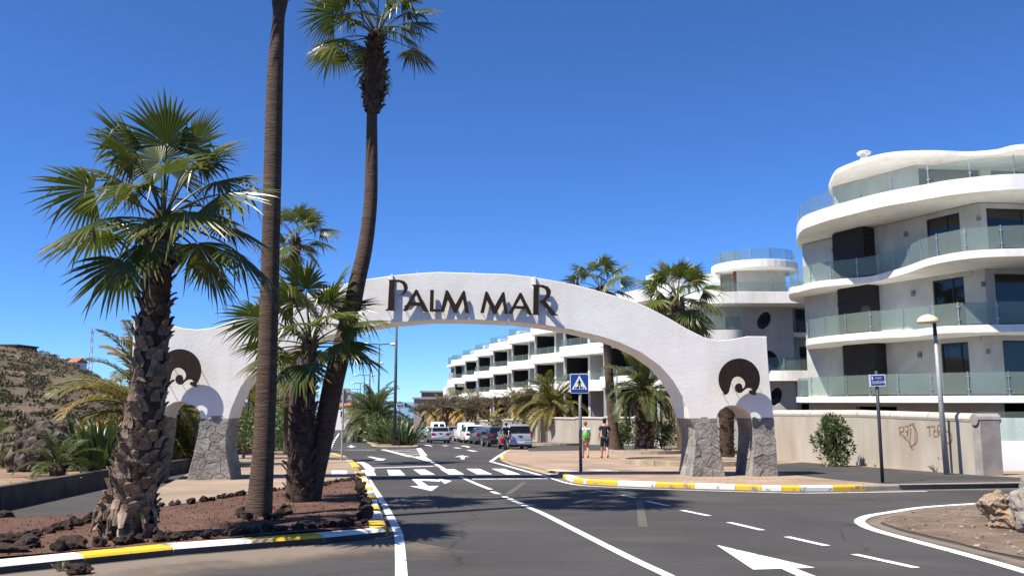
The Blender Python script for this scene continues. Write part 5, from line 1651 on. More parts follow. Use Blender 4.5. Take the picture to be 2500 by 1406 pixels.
DATE_MIX = {e: [DATE[e][0], DATE_DRY[e][1]] for e in DATE_EL}
def boot_mesh(seed, curl=0.35):
    """old leaf base: a wedge hugging the trunk and flaring outwards at its broken top"""
    rg = random.Random(seed)
    mb = MB()
    prof = [(0.0, 0.50, 0.02), (0.35, 0.46, 0.05), (0.7, 0.36, 0.10 + curl * 0.10), (1.0, 0.24, 0.16 + curl * 0.30)]
    rows = []
    for z, hw, out in prof:
        sk = rg.uniform(-0.08, 0.08)
        rows.append([mb.vert((out * 0.55, -hw + sk, z)), mb.vert((out + 0.06, sk, z + rg.uniform(-0.05, 0.05))), mb.vert((out * 0.55, hw + sk, z))])
    back = [[mb.vert((out - 0.10 - 0.05, -hw * 0.8, z - 0.04)), mb.vert((out - 0.10 - 0.05, hw * 0.8, z - 0.04))] for z, hw, out in prof]
    for i in range(3):
        a, b = rows[i], rows[i + 1]
        mb.face((a[0], a[1], b[1], b[0])); mb.face((a[1], a[2], b[2], b[1]))
        c, d = back[i], back[i + 1]
        mb.face((c[0], d[0], d[1], c[1]))
        mb.face((a[0], b[0], d[0], c[0])); mb.face((a[2], c[1], d[1], b[2]))
    mb.face((rows[3][0], rows[3][1], rows[3][2], back[3][1], back[3][0]))
    return mb
def boot_data(mat, n=5, base=700):
    return [boot_mesh(base + k, 0.2 + 0.25 * k).mesh('leaf_base', mat) for k in range(n)]
BOOT = boot_data('boot'); BOOT_DARK = boot_data('boot_dark')

def path_at(pts, t):
    f = t * (len(pts) - 1); i = min(int(f), len(pts) - 2)
    return pts[i] + (pts[i + 1] - pts[i]) * (f - i), (pts[i + 1] - pts[i]).normalized()
def trunk(parent, pts, rad, mat, ring=0.0, n=14, seed=1):
    c = catmull([Vector((p.x, p.y, p.z)) for p in pts], 8)
    rr = catmull([Vector((r, 0, 0)) for r in rad], 8); rr = [max(0.02, q.x) for q in rr]
    if ring > 0:
        c2, r2 = [], []
        tot = len(c) - 1
        m = tot * 4
        rg = random.Random(seed)
        for i in range(m + 1):
            p, _ = path_at(c, i / m); f = i / m * tot; k = min(int(f), tot - 1)
            r = rr[k] + (rr[k + 1] - rr[k]) * (f - k)
            c2.append(p); r2.append(r * (1 + ring * (rg.uniform(-1, 1)) + ring * (0.8 if i % 2 else -0.8)))
        c_, rr_ = c2, r2
    else: c_, rr_ = c, rr
    mb = MB(); mb.tube(c_, rr_, n)
    o = mb.build('trunk', mat, parent, smooth=True)
    return c, rr
def boots(parent, c, rr, t0, t1, count, size, data, out=1.0, seed=3, name='leaf_base'):
    rg = random.Random(seed)
    base = wloc(parent)
    ga = 2.39996
    for k in range(count):
        t = t0 + (t1 - t0) * (k + 0.5) / count
        p, tv = path_at(c, t)
        f = t * (len(rr) - 1); i = min(int(f), len(rr) - 2); r = rr[i] + (rr[i + 1] - rr[i]) * (f - i)
        a = k * ga + rg.uniform(-0.34, 0.34)
        x = Vector((cos(a), sin(a), 0)); x = (x - tv * x.dot(tv)).normalized(); y = tv.cross(x)
        tilt = rg.uniform(-0.12, 0.40) * out
        z = (tv * cos(tilt) + x * sin(tilt)).normalized(); x2 = y.cross(z).normalized()
        o = bpy.data.objects.new(name, data[rg.randrange(len(data))]); COL.objects.link(o); o.parent = parent
        sc = size * rg.uniform(0.65, 1.4)
        M = Matrix((x2, y, z)).transposed()
        o.rotation_euler = M.to_euler(); o.location = p + x * (r * 0.97) - tv * (sc * rg.uniform(0.2, 0.8)) - base
        o.scale = (sc, sc * rg.uniform(0.85, 1.1), sc)
def fan_crown(parent, topp, n, scale, seed, up=1.0, lowest=-60, name='frond', spread=None):
    rg = random.Random(seed); base = wloc(parent)
    for k in range(n):
        t = (k + 0.5) / n
        el = 82 - (82 - lowest) * t ** 0.85 + rg.uniform(-8, 8)
        e = min(FAN_EL, key=lambda q: abs(q - el))
        o = bpy.data.objects.new(name, FAN[e][rg.randrange(3)]); COL.objects.link(o); o.parent = parent
        az = k * 2.39996 + rg.uniform(-0.25, 0.25)
        o.rotation_euler = (radians(rg.uniform(-6, 6)), radians(-(el - e) * 0.7), az)
        o.location = Vector(topp) - base + Vector((cos(az) * 0.05, sin(az) * 0.05, -0.22 * t * scale))
        s_ = scale * rg.uniform(0.86, 1.1) * (0.8 if el > 70 else 1)
        o.scale = (s_, s_, s_)
def date_crown(parent, topp, n, scale, seed, lib, lowest=-30, name='frond', sag=0.3):
    rg = random.Random(seed); base = wloc(parent)
    for k in range(n):
        t = (k + 0.5) / n
        el = 86 - (86 - lowest) * t ** 0.9 + rg.uniform(-8, 8)
        e = min(DATE_EL, key=lambda q: abs(q - el))
        o = bpy.data.objects.new(name, lib[e][rg.randrange(2)]); COL.objects.link(o); o.parent = parent
        az = k * 2.39996 + rg.uniform(-0.3, 0.3)
        o.rotation_euler = (radians(rg.uniform(-18, 18)), radians(-(el - e) * 0.6), az)
        o.location = Vector(topp) - base + Vector((cos(az) * 0.12, sin(az) * 0.12, -sag * t)) * scale
        s_ = scale * rg.uniform(0.85, 1.12); o.scale = (s_, s_, s_)

def palm_px(label, pts, d0, group='fan palms', name='fan_palm', y_list=None):
    """trunk path from picture points (px, py, half width px); depth per point"""
    P3, R = [], []
    for i, (x, y, w) in enumerate(pts):
        dd = y_list[i] if y_list else d0
        P3.append(DP(x, y, dd)); R.append(pxw(w, dd))
    P3[0].z -= 0.12
    return thing(name, P3[0].copy(), label, 'palm tree', group), P3, R

# --- palm 1: thick booted trunk in the left foreground
b1 = G(306, 1296, 0.2)
t, P3, R = palm_px('stout fan palm with rough booted trunk, nearest at left', [(306, 1302, 60), (318, 1240, 53), (332, 1150, 49), (350, 1040, 44), (366, 900, 38), (378, 760, 33), (388, 650, 31), (396, 570, 26), (400, 515, 20)], b1.y)
c, rr = trunk(t, P3, R, 'bark_dark', n=16)
boots(t, c, rr, 0.015, 0.60, 225, 0.165, BOOT, 1.0, 31)
boots(t, c, rr, 0.60, 0.93, 75, 0.145, BOOT_DARK, 1.3, 32)
fan_crown(t, P3[-1], 25, 0.95, 57, lowest=-50)
# shaggy skirt of old leaf bases at the foot
rg = random.Random(8)
for k in range(48):
    a = rg.uniform(0, 2 * pi); r = R[0] * rg.uniform(0.85, 1.0)
    h = rg.uniform(0.15, 0.55)
    b0 = P3[0] + Vector((cos(a) * r, sin(a) * r, h + 0.1)); outv = Vector((cos(a), sin(a), 0)); sd = Vector((-sin(a), cos(a), 0))
    m = MB(); L = rg.uniform(0.14, 0.30); w = rg.uniform(0.02, 0.05)
    q = [b0, b0 + outv * L * 0.25 - Vector((0, 0, L * 0.45)), b0 + outv * L * rg.uniform(0.2, 0.6) - Vector((0, 0, min(L, h + 0.12)))]
    ids = []
    for i, (p, ww) in enumerate(zip(q, (w, w * 1.1, w * 0.5))):
        ids.append((m.vert(p - sd * ww), m.vert(p + outv * 0.015), m.vert(p + sd * ww)))
    for i in range(2):
        m.face((ids[i][0], ids[i][1], ids[i + 1][1], ids[i + 1][0])); m.face((ids[i][1], ids[i][2], ids[i + 1][2], ids[i + 1][1]))
    m.build('old_leaf_base', rg.choice(('boot', 'boot_dark', 'boot')), t, fix=False)
# --- palm 2: tall smooth trunk
b2 = G(632, 1250, 0.18)
t, P3, R = palm_px('tall slim fan palm with smooth ringed trunk leaving the top of the picture', [(630, 1256, 34), (636, 1200, 29), (643, 1100, 26), (650, 950, 24.5), (656, 780, 23), (661, 600, 22), (666, 400, 22), (671, 200, 20.5), (677, 90, 17), (681, 40, 15), (683, 5, 20), (687, -60, 26), (692, -160, 22), (696, -260, 14)], b2.y)
c, rr = trunk(t, P3, R, 'bark_ring', 0.006, 16, 2)
boots(t, c, rr, 0.80, 0.985, 60, 0.15, BOOT, 1.4, 33)
fan_crown(t, P3[-1], 24, 1.05, 42, lowest=-12)
# --- palm 3: short palm in the middle of the island
b3 = G(733, 1216, 0.18)
t, P3, R = palm_px('short fan palm with dark booted trunk in front of the arch', [(731, 1222, 34), (733, 1150, 31), (737, 1080, 29), (742, 1000, 27), (748, 930, 21), (753, 880, 17), (757, 845, 14), (759, 825, 11)], b3.y)
c, rr = trunk(t, P3, R, 'bark_dark', n=14)
boots(t, c, rr, 0.02, 0.66, 130, 0.135, BOOT_DARK, 1.0, 34)
boots(t, c, rr, 0.66, 0.96, 36, 0.14, BOOT, 1.5, 35)
fan_crown(t, P3[-1], 24, 0.93, 43, lowest=-36)
# --- palm 4: tall leaning palm
y4 = 16.6
t, P3, R = palm_px('tall leaning fan palm with a tuft of old leaf bases below its crown', [(752, 1208, 31), (766, 1160, 27), (790, 1060, 25), (815, 930, 25), (848, 800, 23.5), (872, 690, 20.5), (892, 600, 18.5), (904, 500, 17), (907, 400, 15.5), (908, 290, 13.5), (909, 265, 15), (912, 225, 24), (915, 165, 25), (918, 110, 17), (920, 75, 12)], y4)
c, rr = trunk(t, P3, R, 'bark_ring', 0.007, 16, 4)
boots(t, c, rr, 0.70, 0.985, 120, 0.16, BOOT_DARK, 1.1, 36)
fan_crown(t, P3[-1], 21, 0.86, 44, lowest=-34)
# --- palm 5: behind the arch at left of palm 4
def mid_fan(label, pts, y, n, sc, seed, low=-50, bootn=40):
    t, P3, R = palm_px(label, pts, y)
    c, rr = trunk(t, P3, R, 'bark_ring', 0.01, 10, seed)
    boots(t, c, rr, 0.82, 0.98, bootn, 0.17, BOOT_DARK, 1.2, seed + 5)
    fan_crown(t, P3[-1], n, sc, seed, lowest=low)
mid_fan('slender fan palm rising behind the arch between the tall trunks', [(712, 1114, 10), (714, 1000, 9), (716, 880, 9), (718, 760, 9), (719, 660, 10), (720, 610, 13), (722, 580, 9)], 33.0, 18, 1.0, 45)
mid_fan('low fan palm seen through the arch behind the short palm', [(700, 1100, 9), (702, 1000, 8), (704, 930, 8), (706, 905, 7)], 37.0, 18, 1.0, 46, -40, 20)
mid_fan('fan palm with slim bare trunk behind the right half of the arch', [(1503, 1098, 17), (1497, 1040, 12), (1490, 960, 11), (1483, 850, 10), (1476, 770, 10), (1468, 720, 12), (1466, 700, 9)], 50.0, 18, 1.35, 47)
mid_fan('bushy fan palm standing right behind the arch shoulder', [(1668, 1108, 16), (1666, 1000, 14), (1662, 880, 15), (1657, 790, 19), (1653, 745, 18), (1652, 725, 12)], 45.0, 30, 1.55, 48, -62, 60)

# --- date palms
def date_palm(label, px, pyb, h0, pyt, wpx, n, sc, seed, lib, lowest=-30, bootn=70, y=None, hb=0.1, group='date palms', trunk_mat='bark_dark', lean=0):
    b = G(px, pyb, hb) if y is None else P((px - CXP) / FPX * y, y, hb)
    tp = DP(px + lean, pyt, b.y)
    t = thing('date_palm', b, label, 'palm tree', group)
    b0 = b - Vector((0, 0, 0.1))
    r = pxw(wpx, b.y)
    pts = [b0, b0 + (tp - b0) * 0.3, b0 + (tp - b0) * 0.7, tp]
    c, rr = trunk(t, pts, [r * 1.08, r, r * 1.05, r * 0.75], trunk_mat, n=12)
    if bootn: boots(t, c, rr, 0.02, 0.98, bootn, max(0.17, r * 0.42), BOOT if seed % 2 else BOOT_DARK, 1.2, seed)
    date_crown(t, tp, n, sc, seed, lib, lowest)
    return t
date_palm('right-hand date palm of the pair beside the silver car', 1352, 1082, 0.1, 985, 17, 46, 1.28, 61, DATE, -25, 90)
date_palm('left-hand date palm of the pair beside the silver car', 1313, 1079, 0.1, 992, 14, 40, 1.15, 62, DATE, -25, 80)
date_palm('thick date palm framed by the right side of the arch', 1573, 1103, 0.12, 945, 22, 46, 1.15, 63, DATE_DARK, -30, 130, lean=2)
date_palm('pruned palm trunk seen through the small right archway', 1774, 1122, 0.12, 925, 17, 9, 0.34, 64, DATE_DARK, 35, 120)
date_palm('spreading date palm behind the left foot of the arch', 372, 0, 0.3, 1002, 24, 66, 1.42, 65, DATE_MIX, -38, 60, y=31.0, hb=0.3)
date_palm('yellowing date palm seen under the left end of the arch', 520, 0, 0.3, 1004, 15, 30, 1.0, 66, DATE_DRY, -20, 30, y=44.0, hb=0.3)
date_palm('date palm left of the inbound road behind the tall trunks', 628, 0, 0.1, 985, 10, 34, 1.35, 67, DATE_DRY, -25, 20, y=52.0, hb=0.2)
date_palm('date palm standing at the front of the median', 915, 0, 0.1, 1012, 7, 38, 1.55, 68, DATE_DARK, -25, 24, y=82.0, hb=0.1)
rgm = random.Random(77)
for i, (yy, off, pyt, sc) in enumerate(((95, 1.2, 1012, 1.3), (108, 2.2, 1004, 1.5), (122, 1.0, 1008, 1.4), (138, 1.7, 1004, 1.6), (158, 1.3, 1006, 1.6), (180, 1.9, 1008, 1.7), (205, 1.5, 1010, 1.8))):
    x = med(yy, off); px = CXP + x / yy * FPX
    date_palm('%s date palm along the median behind the front one' % ('second', 'third', 'fourth', 'fifth', 'sixth', 'seventh', 'last')[i], px, 0, 0.1, pyt, 5 * 82 / yy, 22, sc, 70 + i, DATE_DARK if i % 2 else DATE, -25, 0, y=yy, hb=0.1, group='date palms along the median')
for i, (yy, off, pyt, sc) in enumerate(((118, 4.5, 1005, 1.5), (132, 3.8, 1000, 1.5), (155, 4.2, 1002, 1.7), (97, 6.0, 1000, 1.35))):
    x = rline(1.6 + off, 61, yy); px = CXP + x / yy * FPX
    date_palm('%s yellowish date palm among the bare trees by the parked cars' % ('second', 'third', 'farthest', 'nearest')[i], px, 0, 0.1, pyt, 6, 24, sc, 84 + i, DATE_DRY, -30, 0, y=yy, hb=0.1, group='date palms beside the parked cars')
for i, (yy, off, pyt, sc) in enumerate(((66, -1.2, 1000, 1.4), (78, -2.2, 996, 1.5), (95, -1.6, 1002, 1.6), (120, -2.0, 1004, 1.7), (150, -2.0, 1006, 1.8))):
    x = rline(-17.5 + off, 64, yy); px = CXP + x / yy * FPX
    date_palm('%s date palm left of the inbound road' % ('nearest roadside', 'second roadside', 'third roadside', 'fourth roadside', 'farthest roadside')[i], px, 0, 0.1, pyt, 6, 24, sc, 94 + i, DATE_DARK if i % 2 == 0 else DATE_DRY, -30, 0, y=yy, hb=0.1, group='date palms left of the inbound road')
# low young palms on the earth bank
def young(label, px, py, hb, sc, n, lib, seed):
    b = G(px, py, hb)
    t = thing('young_palm', b, label, 'palm', 'young palms on the earth bank')
    m = MB()
    m.tube([b + Vector((0, 0, -0.05)), b + Vector((0, 0, 0.12)), b + Vector((0, 0, 0.28))], [0.16, 0.19, 0.09], 10); m.build('trunk', 'boot_dark', t)
    date_crown(t, b + Vector((0, 0, 0.24)), n, sc, seed, lib, 8, sag=0.1)
young('small young palm beside the dark boulder', 140, 1160, 0.34, 0.44, 18, DATE_DARK, 201)
young('young palm at the left edge behind the boulder', -28, 1092, 0.34, 0.66, 16, DATE_DARK, 202)
young('dried young palm between the boulder and the sword-leaved clump', 176, 1134, 0.34, 0.42, 14, DATE_DRY, 203)

# --- clumps of sword-shaped leaves
def blade_mesh(seed, L=1.0):
    rg = random.Random(seed); mb = MB(); mb.has_lm = True
    el = radians(rg.uniform(60, 80)); p = Vector((0, 0, 0)); rows = []
    n = 6
    for i in range(n + 1):
        t = i / n
        w = 0.045 * (sin(pi * (0.12 + 0.86 * t)) ** 0.7) * L
        lmv = 0.05 + (0.5 if t > 0.9 else 0)
        rows.append((mb.vert(p + Vector((0, -w, 0.012)), lmv), mb.vert(p, lmv), mb.vert(p + Vector((0, w, 0.012)), lmv)))
        e = el - radians(rg.uniform(20, 45)) * t ** 1.5
        p = p + Vector((cos(e), 0, sin(e))) * (L / n)
    for a, b in zip(rows[:-1], rows[1:]):
        mb.face((a[0], a[1], b[1], b[0])); mb.face((a[1], a[2], b[2], b[1]))
    return mb.mesh('blade', 'blade_leaf', fix=False)
BLADES = [blade_mesh(400 + k) for k in range(6)]
def clump(label, base, n, sc, rad, seed, tilt=55):
    rg = random.Random(seed)
    t = thing('sword_leaf_clump', base, label, 'plant', 'clumps of sword-shaped leaves')
    for k in range(n):
        a = k * 2.39996; r = rad * sqrt(k / n)
        o = bpy.data.objects.new('leaf', rg.choice(BLADES)); COL.objects.link(o); o.parent = t
        s_ = sc * rg.uniform(0.65, 1.15); o.scale = (s_, s_ * 1.1, s_)
        o.rotation_euler = (radians(rg.uniform(-15, 15)), radians(rg.uniform(-18, tilt * (k / n))), a + rg.uniform(-0.4, 0.4)); o.location = (r * cos(a), r * sin(a), 0)
clump('dense clump of dark sword-shaped leaves behind the low wall', G(238, 1146, 0.34), 130, 1.35, 0.6, 211)
clump('dark sword-leaved clump seen through the small left archway', G(452, 1122, 0.34), 80, 1.15, 0.7, 212)
clump('dark sword-leaved clump at the near tip of the median', P(-8.1, 65.5, 0.1), 110, 1.75, 0.9, 213)
clump('broad sword-leaved clump behind the lamp post on the median', P(-9.6, 70, 0.1), 110, 1.8, 1.1, 214)
clump('sword-leaved clump on the left side of the median', P(med(77, 1.0), 77, 0.1), 80, 1.5, 1.0, 215)
clump('sword-leaved clump beyond the left arch foot', P(-12.3, 33, 0.3), 80, 1.3, 0.8, 216)
clump('sword-leaved clump beside the inbound road', P(rline(-18.3, 64, 60), 60, 0.1), 80, 1.5, 1.0, 217)

# --- leafy bushes
def bush(label, base, rx, ry, rz, n, leaf, mat, seed, stem=True, cat='bush', name='bush', lift=0.0, group=None, lm=0.0, narrow=0.35):
    rg = random.Random(seed)
    t = thing(name, base, label, cat, group)
    mb = MB(); mb.has_lm = True
    clumps = [(Vector((rg.gauss(0, 0.45), rg.gauss(0, 0.45), rg.uniform(-0.9, 0.95))), rg.uniform(0.28, 0.5)) for _ in range(26)]
    clumps = [(c * (1 / max(1, c.length * 1.05)), r) for c, r in clumps]
    cen = base + Vector((0, 0, lift + rz))
    for k in range(n):
        c, r = clumps[rg.randrange(len(clumps))]
        d = Vector((rg.gauss(0, 1), rg.gauss(0, 1), rg.gauss(0, 1))).normalized()
        q = c + d * r * rg.uniform(0.55, 1.0)
        p = cen + Vector((q.x * rx, q.y * ry, q.z * rz))
        if p.z < base.z + 0.02: continue
        ax = (d + Vector((rg.uniform(-.7, .7), rg.uniform(-.7, .7), rg.uniform(-.2, .8)))).normalized()
        sd = ax.cross(Vector((rg.uniform(-1, 1), rg.uniform(-1, 1), rg.uniform(-1, 1)))).normalized()
        L = leaf * rg.uniform(0.7, 1.3); w = L * narrow * 0.5
        lv = min(1, max(0, lm + rg.uniform(-0.05, 0.25)))
        a, b, e, f = mb.vert(p, lv), mb.vert(p + ax * L * 0.5 + sd * w, lv), mb.vert(p + ax * L, lv), mb.vert(p + ax * L * 0.5 - sd * w, lv)
        mb.face((a, b, e, f))
    mb.build('foliage', mat, t, fix=False)
    m = MB()
    for k in range(5 if stem else 3):
        a = rg.uniform(0, 2 * pi); 
        m.tube([base + Vector((cos(a) * 0.05, sin(a) * 0.05, -0.05)), base + Vector((cos(a) * rx * 0.2, sin(a) * ry * 0.2, lift + rz * 0.5)), cen + Vector((cos(a) * rx * 0.5, sin(a) * ry * 0.5, rz * 0.2))], [0.03, 0.022, 0.008], 5)
    m.build('stem', 'twig', t)
    return t
bush('oleander bush growing against the beige graffiti wall', G(2034, 1138, PVH), 0.64, 0.40, 0.78, 3800, 0.12, 'bush_leaf', 221, lm=0.12)
bush('round-topped green shrub behind the walking man', G(1522, 1097, PVH), 0.92, 0.8, 0.62, 2600, 0.15, 'bush_leaf', 222, lift=0.42)
bush('green shrub between the thick date palm and the arch leg', G(1618, 1099, PVH), 0.95, 0.8, 0.72, 2600, 0.14, 'bush_leaf', 223, lift=0.2)
bush('thin grey-green shrub left of the paired date palms', G(1297, 1079, 0.1), 0.7, 0.7, 1.2, 1200, 0.13, 'dull_leaf', 224)
bush('thin grey-green shrub right of the paired date palms', G(1383, 1079, 0.1), 0.8, 0.7, 0.9, 1200, 0.13, 'dull_leaf', 225)
bush('dry brown shrub behind the walking couple', G(1462, 1082, 0.1), 0.8, 0.6, 0.7, 900, 0.14, 'dull_leaf', 226, lm=0.7)
bush('reddish dry shrub behind the white van', P(rline(4.5, 61, 84), 84, 0.1), 1.1, 1.0, 1.0, 1200, 0.16, 'dull_leaf', 227, lm=0.8)
bush('dark green hedge bush beyond the left arch foot', P(-11.8, 38.5, 0.3), 1.5, 1.2, 0.9, 3200, 0.14, 'bush_leaf', 228)
bush('dark green hedge bush behind the tall smooth trunk', P(-11.9, 43.5, 0.3), 1.6, 1.3, 1.0, 3200, 0.15, 'bush_leaf', 229)
bush('green hedge bush by the left lamp post', P(-12.9, 49.5, 0.1), 1.5, 1.2, 1.1, 2800, 0.16, 'bush_leaf', 230)
rgb_ = random.Random(12)
for i in range(9):
    yy = 84 + i * 13
    bush('%s low green shrub along the median' % ('first', 'second', 'third', 'fourth', 'fifth', 'sixth', 'seventh', 'eighth', 'farthest')[i], P(med(yy, rgb_.uniform(0.9, 2.4)), yy, 0.1), 1.5, 2.2, rgb_.uniform(0.7, 1.1), 1000, 0.28, 'bush_leaf', 240 + i, group='low shrubs along the median', lm=rgb_.uniform(0, 0.25))
    bush('%s green shrub left of the inbound road' % ('first', 'second', 'third', 'fourth', 'fifth', 'sixth', 'seventh', 'eighth', 'farthest')[i], P(rline(-18.8, 64, yy - 14), yy - 14, 0.1), 1.6, 2.6, rgb_.uniform(0.9, 1.6), 1100, 0.28, 'bush_leaf', 260 + i, group='shrubs left of the inbound road', lm=rgb_.uniform(0, 0.3))
for i, (yy, off) in enumerate(((70.5, 0.8), (75.5, 2.2), (81, 1.0), (88, 2.3))):
    bush('%s leafy shrub between the sword-leaved clumps on the median' % ('nearest', 'second', 'third', 'fourth')[i], P(med(yy, off), yy, 0.1), 1.3, 1.9, 1.0, 1500, 0.24, 'bush_leaf', 320 + i, group='leafy shrubs near the median tip', lm=0.05)
for i in range(6):
    yy = 92 + i * 15
    bush('%s green shrub under the bare trees' % ('first', 'second', 'third', 'fourth', 'fifth', 'farthest')[i], P(rline(5.6 + rgb_.uniform(-1, 1), 61, yy), yy, 0.1), 1.6, 2.4, rgb_.uniform(0.8, 1.3), 900, 0.28, 'bush_leaf', 280 + i, group='shrubs under the bare trees', lm=rgb_.uniform(0, 0.5))
# grey-green scrub on the bank at left
def scrubs(label, name, spots, n, seed, mat, lm0, leaf):
    rg = random.Random(seed); mb = MB(); mb.has_lm = True
    for (c, r, hgt) in spots:
        lmv0 = rg.uniform(0, 1) if lm0 is None else lm0
        for k in range(n):
            d = Vector((rg.gauss(0, 1), rg.gauss(0, 1), abs(rg.gauss(0, 1)))).normalized()
            p = c + Vector((d.x * r, d.y * r, d.z * hgt)) * rg.uniform(0.6, 1.0)
            ax = (d + Vector((rg.uniform(-.8, .8), rg.uniform(-.8, .8), rg.uniform(-.2, .9)))).normalized()
            sd = ax.cross(Vector((rg.uniform(-1, 1), rg.uniform(-1, 1), rg.uniform(-1, 1)))).normalized()
            L = leaf * rg.uniform(0.6, 1.4)
            lv = min(1, max(0, lmv0 + rg.uniform(-0.15, 0.15)))
            mb.face((mb.vert(p, lv), mb.vert(p + ax * L + sd * L * 0.28, lv), mb.vert(p + ax * L * 0.7 - sd * L * 0.28, lv)))
    return tag(mb.build(name, mat, fix=False), label, 'scrub', kind='stuff')
rg = random.Random(14)
sp = []
while len(sp) < 190:
    y = rg.uniform(24, 62); x = y * rg.uniform(-0.78, -0.42)
    if x > -11 or x > -9.9 - 0.06 * (y - 20): continue
    r = rg.uniform(0.35, 0.95) * (0.7 + y / 90)
    z = P(x, y, bank_h(x, y)) if y < 55 else Vector((x, y, hill_z(x, y)))
    sp.append((z, r, r * rg.uniform(0.6, 0.9)))
scrubs('dry grey-green scrub covering the ground behind the boulder', 'scrub', sp, 260, 15, 'dull_leaf', None, 0.20)
sp = []
while len(sp) < 1700:
    y = rg.uniform(56, 262); x = y * rg.uniform(-0.95, -0.33)
    if x > rline(-19, 64, y): continue
    z = hill_z(x, y)
    r = rg.uniform(0.22, 0.8) * (0.75 + y / 320)
    sp.append((Vector((x, y, z)), r, r * rg.uniform(0.45, 0.8)))
scrubs('sparse dry bushes dotted over the terraced hillside', 'hillside_scrub', sp, 46, 16, 'scrub_leaf', None, 0.42)
# far belt of greenery in front of the sea
sp = []
while len(sp) < 420:
    y = rg.uniform(240, 480); x = y * rg.uniform(-0.40, 0.02)
    if rline(-17, 64, y) < x < rline(1.5, 61, y): 
        if rg.random() < 0.93: continue
        if y < 400: continue
    r = rg.uniform(1.5, 3.6)
    sp.append((P(x, y, 0), r, rg.uniform(2.0, 5.0) if x > rline(-10, 64, y) else rg.uniform(2.0, 6.5)))
scrubs('distant belt of green trees closing the avenue', 'far_trees', sp, 120, 17, 'bush_leaf', 0.2, 1.0)

# --- bare umbrella-shaped trees over the parked cars
def bare_tree_meshes(seed, H=4.2):
    rg = random.Random(seed)
    wood = MB(); twigs = MB()
    def grow(p, d, L, r, depth):
        q = p + d * L * 0.5 + Vector((rg.uniform(-.1, .1), rg.uniform(-.1, .1), 0.02)) * L
        e = p + d * L
        if depth <= 3: wood.tube([p, q, e], [r, r * 0.85, r * 0.68], 6 if depth < 2 else 4, cap=False)
        else: twigs.tube([p, q, e], [r, r * 0.8, r * 0.4], 3, cap=False)
        if depth >= 6: return
        k = 3 if depth < 4 else rg.choice((3, 3, 4))
        for i in range(k):
            a = rg.uniform(0, 2 * pi)
            up = 0.42 if depth < 3 else 0.10
            nd = (d * 0.75 + Vector((cos(a), sin(a), 0)) * rg.uniform(0.55, 0.95) + Vector((0, 0, up * rg.uniform(0.3, 1.2)))).normalized()
            grow(e if i else q.lerp(e, rg.uniform(0.5, 1)), nd, L * rg.uniform(0.62, 0.82), r * 0.62, depth + 1)
    for k in range(2 if seed % 2 else 1):
        a = rg.uniform(0, 6.28)
        grow(Vector((cos(a) * 0.08, sin(a) * 0.08, -0.1)), Vector((rg.uniform(-.3, .3), rg.uniform(-.3, .3), 1)).normalized(), H * 0.34, 0.13, 0)
    # dry leaf remnants
    lf = MB(); lf.has_lm = True
    idx = range(0, len(twigs.v), 3)
    for i in idx:
        if rg.random() < 0.6:
            p = Vector(twigs.v[i]); ax = Vector((rg.uniform(-1, 1), rg.uniform(-1, 1), rg.uniform(-.6, .6))).normalized(); sd = ax.cross(Vector((0.2, 0.3, 1))).normalized()
            L = rg.uniform(0.06, 0.16); lv = rg.uniform(0.3, 1)
            lf.face((lf.vert(p, lv), lf.vert(p + ax * L + sd * L * 0.3, lv), lf.vert(p + ax * L - sd * L * 0.3, lv)))
    return wood.mesh('limbs', 'twig', smooth=True), twigs.mesh('twigs', 'twig'), lf.mesh('dry_leaves', 'scrub_leaf', fix=False)
BT = [bare_tree_meshes(s_) for s_ in (5, 8, 11)]
for i, (px, yy, sc, lab) in enumerate(((1262, 76, 1.22, 'gnarled bare tree leaning over the parked dark cars'), (1205, 90, 1.3, 'bare spreading tree behind the white parked cars'), (1140, 106, 1.42, 'bare spreading tree behind the silver parked car'), (1085, 125, 1.5, 'bare tree above the white van'), (1055, 146, 1.55, 'bare tree beyond the white van'), (1035, 170, 1.6, 'farthest bare tree beside the outbound lane'))):
    x = (px - CXP) / FPX * yy
    t = thing('bare_tree', P(x, yy, 0.08), lab, 'tree', 'bare trees over the parked cars')
    w_, tw, lf = BT[i % 3]
    for nm, me in (('trunk', w_), ('crown', tw), ('dry_leaves', lf)):
        o = link(nm, me, t); o.scale = (sc * 1.15, sc * 1.15, sc * 0.92); o.rotation_euler = (0, 0, i * 1.7)

